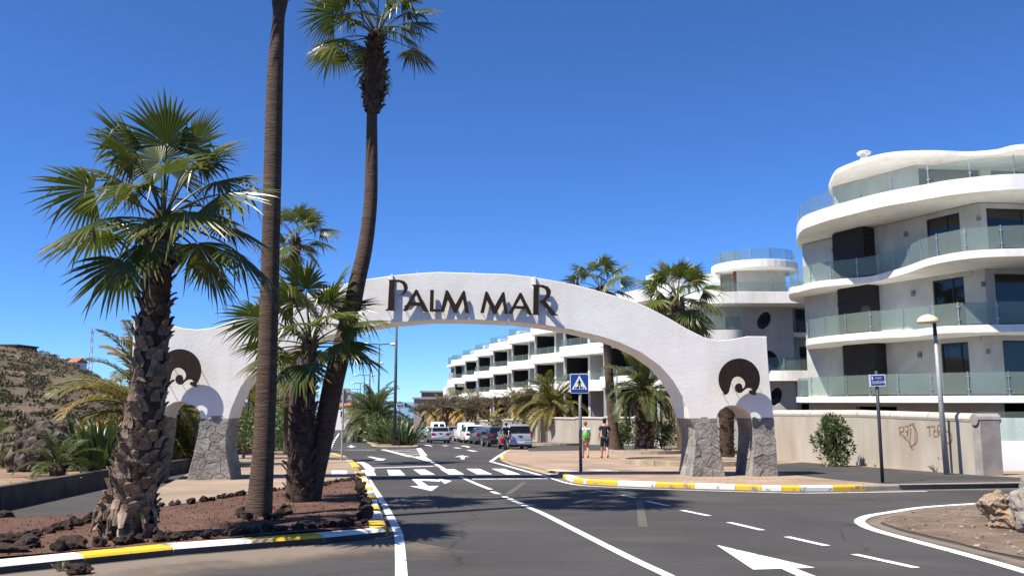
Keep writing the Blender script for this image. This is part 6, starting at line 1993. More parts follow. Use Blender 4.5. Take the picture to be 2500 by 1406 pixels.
# ================================================================== ROCKS
def rock_mesh(seed, mat, sub=2, rough=0.5, flat=0.7, freq=1.3):
    bm = bmesh.new(); bmesh.ops.create_icosphere(bm, subdivisions=sub, radius=1.0)
    off = Vector((seed * 3.7, seed * 1.3, seed * 5.1))
    for v in bm.verts:
        n = noise.noise(v.co * freq + off) * rough + noise.noise(v.co * freq * 2.7 + off) * rough * 0.45
        cell = noise.cell(v.co * 1.6 + off) * rough * 0.3
        v.co *= 1 + n + cell
        v.co.z *= flat
    me = bpy.data.meshes.new('rock'); bm.to_mesh(me); bm.free(); me.materials.append(MATS[mat])
    return me
ROCKS = [rock_mesh(k, 'lava', 2, 0.75, 0.8, 1.9) for k in range(9)]
def nth(k): return '%d%s' % (k, 'th' if 10 <= k % 100 <= 20 else {1: 'st', 2: 'nd', 3: 'rd'}.get(k % 10, 'th'))
def rock_row(label, px_pts, n, smin, smax, h, seed, group, jit=0.05):
    rg = random.Random(seed)
    g = [G(x, y, h) for x, y in px_pts]; cum = [0]
    for a, b in zip(g[:-1], g[1:]): cum.append(cum[-1] + (b - a).length)
    for k in range(n):
        s_ = cum[-1] * (k + rg.uniform(0.1, 0.9)) / n
        i = max(j for j in range(len(g) - 1) if cum[j] <= s_)
        p = g[i] + (g[i + 1] - g[i]) * ((s_ - cum[i]) / (cum[i + 1] - cum[i]))
        sz = rg.uniform(smin, smax)
        x, y = p.x + rg.uniform(-jit, jit), p.y + rg.uniform(-jit, jit)
        o = link('lava_rock', rg.choice(ROCKS)); o.location = P(x, y, h + sz * 0.25)
        o.scale = (sz * rg.uniform(0.8, 1.3), sz * rg.uniform(0.8, 1.2), sz * rg.uniform(0.8, 1.25)); o.rotation_euler = (rg.uniform(-.4, .4), rg.uniform(-.4, .4), rg.uniform(0, 6.28))
        tag(o, '%s %s' % (nth(k + 1), label), 'rock', group)
rock_row('dark lava rock from the left in the row behind the near kerb', [(135, 1338), (300, 1322), (420, 1312), (600, 1299), (760, 1287), (890, 1274)], 36, 0.04, 0.085, 0.155, 1, 'lava rocks behind the near kerb')
rock_row('dark lava rock from the near corner along the road side of the bed', [(898, 1268), (892, 1235), (884, 1205), (876, 1172)], 24, 0.055, 0.10, 0.155, 2, 'lava rocks on the road side of the bed')
rock_row('lava rock from the left in the row beside the pale paving', [(392, 1234), (500, 1221), (610, 1203), (700, 1192), (780, 1182), (870, 1168)], 46, 0.03, 0.07, 0.15, 3, 'lava rocks beside the pale paving')
rock_row('dark lava rock from the left in the diagonal row by the stout palm', [(-30, 1325), (40, 1315), (110, 1302), (175, 1282), (235, 1263), (270, 1250)], 34, 0.035, 0.08, 0.145, 4, 'lava rocks in the diagonal row', 0.1)
rock_row('lava rock from the left round the foot of the tall smooth palm', [(575, 1250), (610, 1262), (660, 1262), (700, 1250), (685, 1240)], 13, 0.05, 0.09, 0.17, 5, 'lava rocks round the tall palm')
def rock(label, loc, s3, mesh, rot, name='rock'):
    o = link(name, mesh); o.location = loc; o.scale = s3; o.rotation_euler = rot
    return tag(o, label, 'rock')
rock('reddish lava rock lying on the road at the near kerb', G(198, 1389, 0.06), (0.10, 0.09, 0.085), rock_mesh(31, 'lava', 3, 0.5, 0.8), (0.1, 0.2, 0.5), 'lava_rock')
rock('flat reddish rock at the left end of the near kerb', G(22, 1338, 0.17), (0.20, 0.13, 0.09), rock_mesh(32, 'lava', 3, 0.4, 0.7), (0, 0, 0.2), 'lava_rock')
rock('dark rock beside the flat reddish rock at left', G(68, 1328, 0.17), (0.15, 0.12, 0.13), rock_mesh(33, 'lava', 3, 0.5, 0.8), (0, 0, 1.2), 'lava_rock')
rock('brown rock standing behind the white kerb stone', G(172, 1330, 0.17), (0.13, 0.11, 0.12), rock_mesh(34, 'lava', 3, 0.4, 0.9), (0, 0.2, 0.7), 'lava_rock')
rock('black lava rock on the footpath edge at far left', G(5, 1258, 0.08), (0.13, 0.11, 0.10), rock_mesh(35, 'lava', 3, 0.5, 0.8), (0, 0, 0.3), 'lava_rock')
bp_ = G(80, 1152, 0.34)
rock('big dark craggy boulder on the earth bank at left', bp_ + Vector((0, 0.3, 0.50)), (0.70, 0.58, 0.86), rock_mesh(41, 'boulder', 5, 0.45, 0.85, 1.15), (0.1, 0.15, 0.8), 'boulder')
rock('flat pale slab of rock left of the craggy boulder', G(18, 1128, 0.34) + Vector((0, 0, 0.22)), (0.55, 0.5, 0.48), rock_mesh(42, 'boulder', 4, 0.35, 0.8), (0.2, -0.3, 0.2), 'boulder')
rock('small pale boulder right of the craggy boulder', G(150, 1128, 0.34) + Vector((-0.1, 0.7, 0.1)), (0.42, 0.35, 0.34), rock_mesh(43, 'pale_rock', 4, 0.35, 0.8), (0, 0.1, 1.0), 'boulder')
rock('ochre and black split boulder on the gravel triangle at right', G(2462, 1292, 0.02) + Vector((0.12, 0.25, 0.22)), (0.36, 0.28, 0.30), rock_mesh(51, 'ochre_rock', 4, 0.5, 0.9), (0, 0.2, 0.4), 'boulder')
rock('pale grey boulder at the right edge of the picture', G(2528, 1300, 0.02) + Vector((0.1, 0.1, 0.25)), (0.28, 0.34, 0.38), rock_mesh(52, 'pale_rock', 4, 0.35, 1.0), (0, 0.1, 2.0), 'boulder')
rock('flat grey rock behind the ochre boulder', G(2470, 1262, 0.02) + Vector((0.1, 0.3, 0.12)), (0.45, 0.34, 0.18), rock_mesh(53, 'pale_rock', 4, 0.35, 0.9), (0, 0, 0.6), 'boulder')
rock('upright grey stone at the right edge beside the grey kerb', G(2502, 1216, 0.02) + Vector((0.15, 0, 0.18)), (0.20, 0.25, 0.33), rock_mesh(54, 'pale_rock', 4, 0.3, 1.0), (0, 0, 0.9), 'boulder')
# pebbles on the gravel triangle and bank
rgp = random.Random(6); mb = MB(); cnt = 0
while cnt < 1300:
    if cnt % 3:
        x, y = rgp.uniform(5, 16), rgp.uniform(9, 18)
        if not inside(x, y, isl): continue
        b = P(x, y, 0.024)
    else:
        y = rgp.uniform(14, 26); x = -9.1 - (y - 14) * 0.05 - rgp.uniform(0.3, 9)
        b = P(x, y, bank_h(x, y))
    r = rgp.choice((0.012, 0.018, 0.03, 0.045))
    vs = [mb.vert(b + Vector((rgp.uniform(-r, r), rgp.uniform(-r, r), rgp.uniform(0, r)))) for _ in range(4)]
    for q in ((0, 1, 2), (0, 2, 3), (0, 3, 1), (1, 3, 2)): mb.face([vs[k] for k in q])
    cnt += 1
tag(mb.build('pebbles', 'pale_rock'), 'loose pale pebbles on the dusty ground', 'pebbles', kind='stuff')

# ================================================================== STREET FURNITURE
def text_mesh(s, size, mat, name):
    cu = bpy.data.curves.new(name, 'FONT'); cu.body = s; cu.size = size; cu.align_x = 'CENTER'; cu.align_y = 'CENTER'; cu.extrude = 0.0015; cu.resolution_u = 3
    ob = bpy.data.objects.new(name, cu); COL.objects.link(ob)
    dg = bpy.context.evaluated_depsgraph_get()
    me = bpy.data.meshes.new_from_object(ob.evaluated_get(dg))
    bpy.data.objects.remove(ob); bpy.data.curves.remove(cu)
    me.materials.clear(); me.materials.append(MATS[mat])
    return me
# pedestrian crossing sign
cs = G(1418, 1152, PVH)
t = thing('crossing_sign', cs, 'square blue pedestrian crossing sign on a grey post at the zebra crossing', 'sign')
hs = (1152 - 918) / FPX * cs.y
m = MB(); m.tube([cs + Vector((0, 0, -0.05)), cs + Vector((0, 0, hs - 0.04))], 0.05, 12); m.build('post', 'grey_pole', t, smooth=True)
pw = pxw(45, cs.y); ph = pxw(47, cs.y)
pc = cs + Vector((-0.02, -0.065, hs - ph / 2))
def rrect(w, h, r, n=5):
    out = []
    for cx_, cy_, a0 in ((w / 2 - r, h / 2 - r, 0), (-w / 2 + r, h / 2 - r, pi / 2), (-w / 2 + r, -h / 2 + r, pi), (w / 2 - r, -h / 2 + r, 1.5 * pi)):
        out += [(cx_ + r * cos(a0 + pi / 2 * k / n), cy_ + r * sin(a0 + pi / 2 * k / n)) for k in range(n + 1)]
    return out
PC = lambda a, b, c: Vector((pc.x + a, pc.y + c, pc.z + b))
m = MB(); m.prism([rrect(pw, ph, 0.05)], PC, 0.0, 0.025); pl = m.build('plate', 'sign_white', t)
m = MB(); m.prism([rrect(pw - 0.035, ph - 0.035, 0.04)], PC, -0.004, -0.001); m.build('blue_field', 'sign_blue', t)
s_ = pw / 0.6
m = MB(); m.prism([[(-0.245 * s_, -0.185 * s_), (0.245 * s_, -0.185 * s_), (0.0, 0.265 * s_)]], PC, -0.008, -0.005); m.build('white_triangle', 'sign_white', t)
m = MB()
m.prism([[(0.022 * cos(2 * pi * k / 12) * s_ - 0.004, (0.125 + 0.026 * sin(2 * pi * k / 12)) * s_) for k in range(12)]], PC, -0.011, -0.009)
fig = [(-0.01, 0.098), (0.02, 0.095), (0.045, 0.06), (0.075, 0.02), (0.065, 0.008), (0.035, 0.035), (0.028, 0.03), (0.03, -0.02), (0.055, -0.08), (0.07, -0.155), (0.042, -0.155), (0.028, -0.085), (0.005, -0.04), (-0.02, -0.085), (-0.055, -0.155), (-0.085, -0.15), (-0.045, -0.07), (-0.025, -0.015), (-0.03, 0.04), (-0.055, 0.01), (-0.068, -0.02), (-0.08, -0.015), (-0.065, 0.03), (-0.04, 0.075)]
m.prism([[(a * s_, b * s_) for a, b in fig]], PC, -0.0125, -0.0095); m.build('walking_figure', 'sign_black', t)
m = MB()
for k in range(6):
    x = (-0.165 + 0.066 * k) * s_
    if abs(x) < 0.01: continue
    sl = -0.02 * (x / 0.16)
    m.prism([[(x - 0.016 * s_, -0.17 * s_), (x + 0.016 * s_, -0.17 * s_), (x + 0.010 * s_ + sl * 1.5, -0.095 * s_), (x - 0.012 * s_ + sl * 1.5, -0.095 * s_)]], PC, -0.0155, -0.013)
m.build('zebra_symbol', 'sign_black', t)
# street name sign at right
qs = G(2155, 1178, PVH)
t = thing('street_name_sign', qs, 'blue street name plate reading QUEZAL on a dark post', 'sign')
hq = pxw(1178 - 905, qs.y)
tp = DP(2139, 905, qs.y)
m = MB(); m.tube([qs + Vector((0, 0, -0.05)), qs + (tp - qs)], 0.042, 10); m.build('post', 'dark_pole', t, smooth=True)
pc2 = DP(2140, 928.5, qs.y) + Vector((0, -0.06, 0)); wq, hq_ = pxw(38, qs.y), pxw(28, qs.y)
tl = radians(2)
Mq = Matrix.Rotation(-tl, 4, 'Y')
PQ = lambda a, b, c: pc2 + (Mq @ Vector((a, c, b)))
m = MB(); m.prism([[(-wq / 2, -hq_ / 2), (wq / 2, -hq_ / 2), (wq / 2, hq_ / 2), (-wq / 2, hq_ / 2)]], PQ, 0, 0.02); m.build('plate', 'sign_white', t)
m = MB(); f_ = 0.022; m.prism([[(-wq / 2 + f_, -hq_ / 2 + f_), (wq / 2 - f_, -hq_ / 2 + f_), (wq / 2 - f_, hq_ / 2 - f_), (-wq / 2 + f_, hq_ / 2 - f_)]], PQ, -0.004, -0.001); m.build('blue_field', 'street_blue', t)
for s2, zz, sz in (('CALLE', hq_ * 0.2, 0.058), ('QUEZAL', -hq_ * 0.17, 0.092)):
    o = link('lettering', text_mesh(s2, sz, 'sign_white', 'lettering'), t)
    o.rotation_euler = (pi / 2, tl * -1, 0); o.location = PQ(0.02, zz, -0.0075) - qs
m = MB(); m.prism([[(-wq / 2 + 0.05, hq_ * 0.08), (-wq / 2 + 0.085, hq_ * 0.08), (-wq / 2 + 0.085, hq_ * 0.32), (-wq / 2 + 0.05, hq_ * 0.32)]], PQ, -0.007, -0.005); m.build('crest', 'sign_white', t)
# street name sign on the median
ms = G(974.5, 1089, 0.1)
t = thing('street_name_sign', ms, 'small dark blue street name plate on a thin post at the median tip', 'sign')
tp = DP(976.5, 980, ms.y)
m = MB(); m.tube([ms + Vector((0, 0, -0.05)), tp], 0.035, 8); m.build('post', 'dark_pole', t)
pc3 = DP(977.5, 991, ms.y) + Vector((0, -0.06, 0)); w3, h3 = pxw(18.5, ms.y), pxw(13, ms.y)
PM = lambda a, b, c: pc3 + Vector((a, c, b))
m = MB(); m.prism([[(-w3 / 2, -h3 / 2), (w3 / 2, -h3 / 2), (w3 / 2, h3 / 2), (-w3 / 2, h3 / 2)]], PM, 0, 0.02); m.build('plate', 'sign_white', t)
m = MB(); m.prism([[(-w3 / 2 + 0.04, -h3 / 2 + 0.04), (w3 / 2 - 0.04, -h3 / 2 + 0.04), (w3 / 2 - 0.04, h3 / 2 - 0.04), (-w3 / 2 + 0.04, h3 / 2 - 0.04)]], PM, -0.005, -0.001); m.build('blue_field', 'street_blue', t)
m = MB()
for zz, ww in ((0.07, 0.10), (-0.08, 0.19)):
    for q in range(5 if ww > 0.15 else 3):
        x = -ww + 2 * ww * q / (4 if ww > 0.15 else 2)
        m.prism([[(x - 0.02, zz - 0.03), (x + 0.02, zz - 0.03), (x + 0.02, zz + 0.03), (x - 0.02, zz + 0.03)]], PM, -0.009, -0.006)
m.build('worn_lettering', 'sign_white', t)
# back of a traffic sign at the left pavement
bs_ = G(834, 1123, 0.10)
t = thing('traffic_sign', bs_, 'grey back of a square traffic sign on a galvanised post at left', 'sign')
tp = DP(839, 948, bs_.y)
m = MB(); m.tube([bs_ + Vector((0, 0, -0.05)), tp], 0.04, 10); m.build('post', 'galvanised', t)
cb = DP(838, 966, bs_.y) + Vector((0, 0.06, 0)); wb_, hb_ = pxw(35, bs_.y), pxw(36, bs_.y)
m = MB(); m.prism([rrect(wb_, hb_, 0.04)], lambda a, b, c: cb + Vector((a, c, b)), 0, 0.02); m.build('plate', 'sign_back', t)
m = MB()
for zz in (0.22, -0.22): m.obox(cb, Vector((1, 0)), Vector((0, 1)), -wb_ / 2 + 0.04, wb_ / 2 - 0.04, -0.03, -0.003, cb.z + zz * hb_ * 1.1 - 0.025, cb.z + zz * hb_ * 1.1 + 0.025)
m.build('bracket', 'galvanised', t)

# double-armed street lamps on the median
def lamp(base, H, label):
    t = thing('street_lamp', base, label, 'street lamp', 'double-armed street lamps on the median')
    m = MB(); m.tube([base + Vector((0, 0, -0.1)), base + Vector((0.0, 0, H * 0.5)), base + Vector((0.0, 0, H))], [0.13, 0.11, 0.085], 10); m.build('pole', 'teal_pole', t, smooth=True)
    cd = Vector((RD.y, -RD.x, 0))
    for sg in (-1, 1):
        m = MB(); a = base + Vector((0, 0, H)); m.tube([a, a + cd * (sg * 0.9) + Vector((0, 0, 0.06)), a + cd * (sg * 1.15) + Vector((0, 0, 0.02))], [0.075, 0.06, 0.06], 6); arm = m.build('arm', 'teal_pole', t)
        m = MB(); e = a + cd * (sg * 1.15) + Vector((0, 0, 0.02)); f2 = e + cd * (sg * 0.75)
        m.tube([e, e + cd * (sg * 0.12), e + cd * (sg * 0.5), f2], [0.07, 0.17, 0.17, 0.07], 10); m.build('lamp_head', 'lamp_white', arm, smooth=True)
lb = G(963, 1087, 0.1)
for i in range(7):
    yy = lb.y + 28.5 * i
    lamp(P(rline(lb.x, lb.y, yy), yy, 0.1), 10.1, ('tall street lamp at the median tip, its head hidden by the arch', 'second street lamp on the median, arms just below the arch', 'third street lamp on the median', 'fourth street lamp on the median', 'fifth street lamp on the median', 'sixth street lamp on the median', 'farthest street lamp on the median')[i])
# single lamps at left behind the arch
for i, (px, yb_, pyb) in enumerate(((594, 0, 1118), (674, 0, 1092))):
    b = G(px, pyb, 0.1)
    t = thing('lamp_post', b, ('grey lamp post just behind the left leg of the arch', 'pale lamp post beyond the tall smooth palm')[i], 'street lamp')
    H = 4.6 if i == 0 else 5.2
    m = MB(); tpp = b + Vector((0.25, 0, H)); m.tube([b + Vector((0, 0, -0.05)), tpp], [0.07, 0.05], 10); m.build('pole', ('teal_pole', 'galvanised')[i], t)
    m = MB(); m.tube([tpp + Vector((0, 0, -0.01)), tpp + Vector((0, 0, 0.1)), tpp + Vector((0, 0, 0.28))], [0.09, 0.3, 0.1], 12); m.build('lamp_head', 'lamp_cream', t)
# lamp post with a cream dome at right
rb = G(2312, 1158, PVH)
t = thing('lamp_post', rb, 'tapered grey lamp post with cream dome head in front of the graffiti wall', 'street lamp')
tp = DP(2281, 790, rb.y)
m = MB(); m.tube([rb + Vector((0, 0, -0.05)), rb.lerp(tp, 0.55), rb.lerp(tp, 0.93)], [0.085, 0.07, 0.05], 12); m.build('pole', 'galvanised', t, smooth=True)
mid = rb.lerp(tp, 0.92)
m = MB(); hd = DP(2265, 782, rb.y); m.tube([mid, tp + Vector((0, 0, 0.02)), hd + Vector((0.25, 0, 0.08)), hd], [0.06, 0.05, 0.045, 0.04], 8); m.build('arm', 'dark_pole', t, smooth=True)
m = MB(); q0 = hd + Vector((0, 0, -0.08))
m.tube([q0, q0 + Vector((0, 0, 0.04)), q0 + Vector((0, 0, 0.14)), q0 + Vector((0, 0, 0.22)), q0 + Vector((0, 0, 0.26))], [0.30, 0.31, 0.27, 0.16, 0.02], 20); m.build('lamp_dome', 'lamp_cream', t, smooth=True)
# thin poles behind the crossing sign
for i, (px, pyb, pyt) in enumerate(((1399, 1078, 985), (1506, 1090, 905))):
    b = G(px, pyb, 0.1); tp = DP(px, pyt, b.y)
    t = thing('thin_pole', b, ('thin pole in front of the beige wall beside the crossing sign', 'thin pole beside the slim bare palm trunk')[i], 'pole')
    m = MB(); m.tube([b + Vector((0, 0, -0.1)), tp], 0.05, 8); m.build('shaft', 'galvanised', t)
    m = MB(); m.tube([tp, tp + Vector((0, 0, 0.05))], [0.06, 0.02], 8); m.build('cap', 'galvanised', t)
# litter bin left
bb = G(577, 1108, 0.1)
t = thing('litter_bin', bb, 'dark reddish litter bin behind the left leg of the arch', 'bin')
m = MB(); m.tube([bb, bb + Vector((0, 0, 0.85))], [0.24, 0.28], 14); m.build('bin_body', 'terracotta', t, smooth=False)
m = MB(); m.tube([bb + Vector((0, 0, 0.85)), bb + Vector((0, 0, 0.93))], [0.31, 0.29], 14); m.build('rim', 'black_plastic', t)
# concrete blocks between the parking bays
for i, (px, pyb, w, h) in enumerate(((1190, 1087, 20, 14), (1112, 1076, 9, 8))):
    b = G(px, pyb, 0.012)
    W, H = pxw(w, b.y), pxw(h, b.y)
    t = thing('concrete_block', b, ('large concrete block between the parked dark cars', 'small concrete block behind the parked silver car')[i], 'block')
    M = Matrix.Translation(b) @ Matrix.Rotation(math.atan(0.198), 4, 'Z')
    m = MB(); m.box(-W / 2, W / 2, 0, 1.2, 0, H * 0.9, M); soften(m.build('block_body', 'concrete', t), 0.03)
    m = MB(); m.box(-W / 2 - 0.03, W / 2 + 0.03, -0.03, 1.23, H * 0.9 + 0.002, H, M); soften(m.build('block_cap', 'concrete', t), 0.02)
# round planter kerbs on the right pavement
for i, (cx_, cy_, r) in enumerate(((1682, 1131, 2.6), (1573, 1106, 1.9), (1345, 1086, 3.0))):
    c = G(cx_, cy_, PVH); n = 28
    t = thing('planter_ring', c, ('low round planter kerb behind the right leg of the arch', 'round planter kerb at the foot of the thick date palm', 'round planter kerb at the feet of the paired date palms')[i], 'planter')
    if i == 2: r = 2.4
    for k in range(n // 2):
        m = MB(); ids = []
        for q in range(3):
            a = 2 * pi * (k * 2 + q) / n + (0.004 if q == 0 else -0.004 if q == 2 else 0)
            ids.append([m.vert(P(c.x + cos(a) * rr_, c.y + sin(a) * rr_, PVH + z)) for rr_, z in ((r, -0.05), (r, 0.17), (r - 0.2, 0.18), (r - 0.2, -0.05))])
        for q in range(2):
            for w in range(4): m.face((ids[q][w], ids[q][(w + 1) % 4], ids[q + 1][(w + 1) % 4], ids[q + 1][w]))
        m.face(ids[0]); m.face(ids[2][::-1])
        m.build('kerb_stone', 'beige_kerb', t)
    m = MB(); m.poly([P(c.x + cos(2 * pi * k / n) * (r - 0.19), c.y + sin(2 * pi * k / n) * (r - 0.19), PVH + 0.11) for k in range(n)]); m.build('planter_soil', 'soil', t, fix=False)
# lattice mast on the horizon
mb_ = DP(218, 905, 300); mt = DP(226, 800, 300)
t = thing('radio_mast', Vector((mb_.x, 300, hill_z(mb_.x, 300))), 'thin red and white lattice radio mast on the skyline', 'mast')
nseg = 12
z0 = mb_.z - 6
def mp(f, k):
    w = 0.75 * (1 - 0.55 * f); a = 2 * pi * k / 3 + 0.4
    return Vector((mb_.x + (mt.x - mb_.x) * f + w * cos(a), 300 + w * sin(a), z0 + (mt.z - z0) * f))
for s2 in range(nseg):
    m = MB(); f0, f1 = s2 / nseg, (s2 + 1) / nseg
    for k in range(3):
        m.tube([mp(f0, k), mp(f1, k)], 0.075, 4); m.tube([mp(f0, k), mp(f1, (k + 1) % 3)], 0.05, 3); m.tube([mp(f1, k), mp(f1, (k + 1) % 3)], 0.05, 3)
    m.build('lattice_section', 'mast_red' if s2 % 2 else 'mast_white', t)
for zf, k in ((0.97, 0), (0.93, 1), (0.62, 2), (0.35, 0)):
    m = MB(); p = mp(zf, k) + Vector((0.3, -0.3, 0)); m.tube([p - Vector((0, 0, 0.7)), p + Vector((0, 0, 0.7))], 0.2, 6); m.build('antenna', 'lamp_white', t)

# ================================================================== CARS
def car(label, rear_px, py, paint, style='hatch', L=4.0, W=1.74, H=1.46, heading=None, group='cars parked along the right side', plate=True, tl='wide'):
    """rear_px: picture column of the middle of the rear; the car points down the avenue"""
    b = G(rear_px, py, 0.012)
    t = thing('parked_car' if group else 'car', b, label, 'car' if style != 'van' else 'van', group)
    ang = math.atan(0.198) if heading is None else heading
    M = Matrix.Translation(b) @ Matrix.Rotation(ang, 4, 'Z') @ Matrix.Rotation(-math.atan(SLOPE), 4, 'X')
    hw = W / 2
    if style == 'hatch':
        st = [(0.00, 0.42, 0.62, 0.62), (0.06, 0.30, 0.92, 0.92), (0.14, 0.24, 0.98, 1.02), (0.50, 0.22, 0.96, H - 0.05), (0.9, 0.2, 0.94, H), (1.9, 0.2, 0.92, H - 0.01), (2.45, 0.2, 0.92, H - 0.10), (3.05, 0.2, 0.93, 1.02), (3.2, 0.2, 0.92, 0.95), (L - 0.35, 0.24, 0.78, 0.80), (L - 0.08, 0.28, 0.66, 0.67), (L, 0.36, 0.52, 0.53)]
        gl = (0.14, 0.50)
    elif style == 'mpv':
        st = [(0.00, 0.40, 0.62, 0.62), (0.05, 0.30, 0.95, 0.95), (0.10, 0.24, 1.00, 1.02), (0.32, 0.22, 0.98, H - 0.06), (0.7, 0.2, 0.96, H), (2.1, 0.2, 0.95, H - 0.01), (2.6, 0.2, 0.95, H - 0.14), (3.3, 0.2, 0.98, 1.06), (3.4, 0.2, 0.96, 1.0), (L - 0.3, 0.24, 0.82, 0.84), (L - 0.06, 0.28, 0.66, 0.67), (L, 0.36, 0.52, 0.53)]
        gl = (0.10, 0.32)
    elif style == 'van':
        st = [(0.00, 0.42, 0.70, 0.70), (0.03, 0.30, 1.04, 1.04), (0.06, 0.26, 1.06, 1.08), (0.16, 0.24, 1.06, H - 0.05), (0.4, 0.22, 1.06, H), (2.3, 0.2, 1.04, H), (2.8, 0.2, 1.02, H - 0.16), (3.4, 0.2, 1.02, 1.12), (3.5, 0.2, 1.0, 1.04), (L - 0.3, 0.24, 0.86, 0.88), (L - 0.06, 0.28, 0.7, 0.71), (L, 0.36, 0.55, 0.56)]
        gl = (0.06, 0.16)
    else:                                                     # saloon
        st = [(0.00, 0.40, 0.66, 0.66), (0.07, 0.30, 0.96, 0.96), (0.14, 0.24, 1.00, 1.01), (0.55, 0.22, 0.98, 1.04), (1.15, 0.2, 0.95, H - 0.05), (1.55, 0.2, 0.94, H), (2.4, 0.2, 0.92, H - 0.02), (2.8, 0.2, 0.92, H - 0.12), (3.35, 0.2, 0.93, 1.0), (3.5, 0.2, 0.9, 0.93), (L - 0.35, 0.24, 0.76, 0.78), (L - 0.08, 0.28, 0.64, 0.65), (L, 0.36, 0.5, 0.51)]
        gl = (0.58, 1.12)
    def sec(y, zb, zbelt, zr):
        taper = 1.0 - 0.10 * max(0, 1 - y / 0.35) - 0.14 * max(0, 1 - (L - y) / 0.5)
        w = hw * taper
        rf = 0.78 if zr > zbelt + 0.2 else 0.93
        zmid = (zb + zbelt) / 2
        return [(0, zb), (w * 0.82, zb), (w * 0.97, zb + 0.10), (w, zmid), (w * 0.985, zbelt - 0.03), (w * 0.94, zbelt), (w * (rf + 0.05), zbelt + (zr - zbelt) * 0.72), (w * rf, zbelt + (zr - zbelt) * 0.93), (w * rf * 0.72, zr), (0, zr + 0.012)]
    m = MB(); rings = []
    for s2 in st:
        half = sec(*s2)
        ring = half + [(-x, z) for x, z in half[-2:0:-1]]
        rings.append([m.vert(M @ Vector((x, s2[0], z))) for x, z in ring])
    n = len(rings[0])
    for a, b_ in zip(rings[:-1], rings[1:]):
        for j in range(n): m.face((a[j], a[(j + 1) % n], b_[(j + 1) % n], b_[j]))
    m.face(rings[0]); m.face(rings[-1][::-1])
    bo = m.build('body', paint, t, smooth=True); soften(bo, 0.012, 2, 30)
    def sec_at(y):
        for s0, s1 in zip(st[:-1], st[1:]):
            if s0[0] <= y <= s1[0]:
                f = (y - s0[0]) / (s1[0] - s0[0])
                A, B = sec(*s0), sec(*s1)
                return [(A[k][0] + (B[k][0] - A[k][0]) * f, A[k][1] + (B[k][1] - A[k][1]) * f) for k in range(len(A))]
        return sec(*st[-1])
    # rear window
    y0, y1 = gl[0] + (gl[1] - gl[0]) * 0.06, gl[1] - (gl[1] - gl[0]) * 0.10
    s0, s1 = sec_at(y0), sec_at(y1)
    off = Vector((0, -0.018, 0.012))
    def slab_quad(mm, pts, th=0.012):
        nrm = (pts[1] - pts[0]).cross(pts[2] - pts[0]).normalized()
        idx = [mm.vert(M @ p) for p in pts] + [mm.vert(M @ (p + nrm * th)) for p in pts]
        k = len(pts); mm.face(idx[:k]); mm.face(idx[k:][::-1])
        for j in range(k): mm.face((idx[j], idx[(j + 1) % k], idx[k + (j + 1) % k], idx[k + j]))
    if style == 'van':
        for sx in (-1, 1):
            mm = MB(); wv = s0[5][0] * 0.82; za = s0[5][1] + 0.12; zb2 = s1[8][1] - 0.12
            slab_quad(mm, [Vector((sx * 0.08, y0 + 0.02, za)) + off, Vector((sx * wv, y0 + 0.02, za)) + off, Vector((sx * wv * 0.93, y1, zb2)) + off, Vector((sx * 0.08, y1, zb2)) + off]); mm.build('rear_window', 'car_glass', t)
    else:
        mm = MB(); wa, wb2 = s0[6][0] * 0.90, s1[7][0] * 0.96
        zc0 = s0[5][1] + (s0[9][1] - s0[5][1]) * 0.25 + (0.02 if style != 'saloon' else 0.0)
        slab_quad(mm, [Vector((-wa, y0, zc0)) + off, Vector((wa, y0, zc0)) + off, Vector((wb2, y1, s1[8][1] - 0.03)) + off, Vector((-wb2, y1, s1[8][1] - 0.03)) + off]); mm.build('rear_window', 'car_glass', t)
    # side windows
    ya, yb2 = gl[1] + 0.12, [s2[0] for s2 in st if s2[3] > s2[2] + 0.3][-1] + 0.28
    cuts = [ya, ya + (yb2 - ya) * 0.30, ya + (yb2 - ya) * 0.64, yb2]
    for sx in (-1, 1):
        for i in range(3):
            if style == 'van' and i < 2: continue
            mm = MB(); a, b_ = cuts[i] + 0.03, cuts[i + 1] - 0.03
            A, B = sec_at(a), sec_at(b_)
            def sidep(S_, y_, k): 
                x = S_[5][0] + (S_[6][0] - S_[5][0]) * k if k <= 1 else S_[6][0] + (S_[7][0] - S_[6][0]) * (k - 1)
                z = S_[5][1] + (S_[6][1] - S_[5][1]) * k if k <= 1 else S_[6][1] + (S_[7][1] - S_[6][1]) * (k - 1)
                return Vector((sx * (x + 0.008), y_, z))
            q = [sidep(A, a, 0.1), sidep(B, b_, 0.1), sidep(B, b_, 1.0), sidep(A, a, 1.0)]
            slab_quad(mm, q if sx > 0 else q[::-1]); mm.build('side_window', 'car_glass', t)
    # tail lights
    for sx in (-1, 1):
        mm = MB(); y_ = 0.02
        if style == 'van' or tl == 'high':
            x0, x1, za, zb2 = hw * 0.78, hw * 0.90, 0.80, 1.15
        elif tl == 'wide': x0, x1, za, zb2 = hw * 0.56, hw * 0.91, 0.72, 0.90
        else: x0, x1, za, zb2 = hw * 0.68, hw * 0.90, 0.66, 0.92
        mm.box(min(sx * x0, sx * x1), max(sx * x0, sx * x1), -0.012, 0.16, za, zb2, M); soften(mm.build('tail_light', 'tail_light', t), 0.02)
    mm = MB(); mm.box(-hw * 0.88, hw * 0.88, -0.05, 0.25, 0.30, 0.56, M); bu = soften(mm.build('bumper', paint, t), 0.05, 3)
    mm = MB(); mm.box(-hw * 0.8, hw * 0.8, -0.04, 0.2, 0.20, 0.298, M); mm.build('lower_bumper', 'black_plastic', t)
    mm = MB(); pz = 0.60 if style in ('hatch', 'saloon') else 0.40
    py_ = -0.03 if pz > 0.56 else -0.062
    mm.box(-0.26, 0.26, py_, py_ + 0.08, pz, pz + 0.12, M); mm.build('number_plate', 'plate', t)
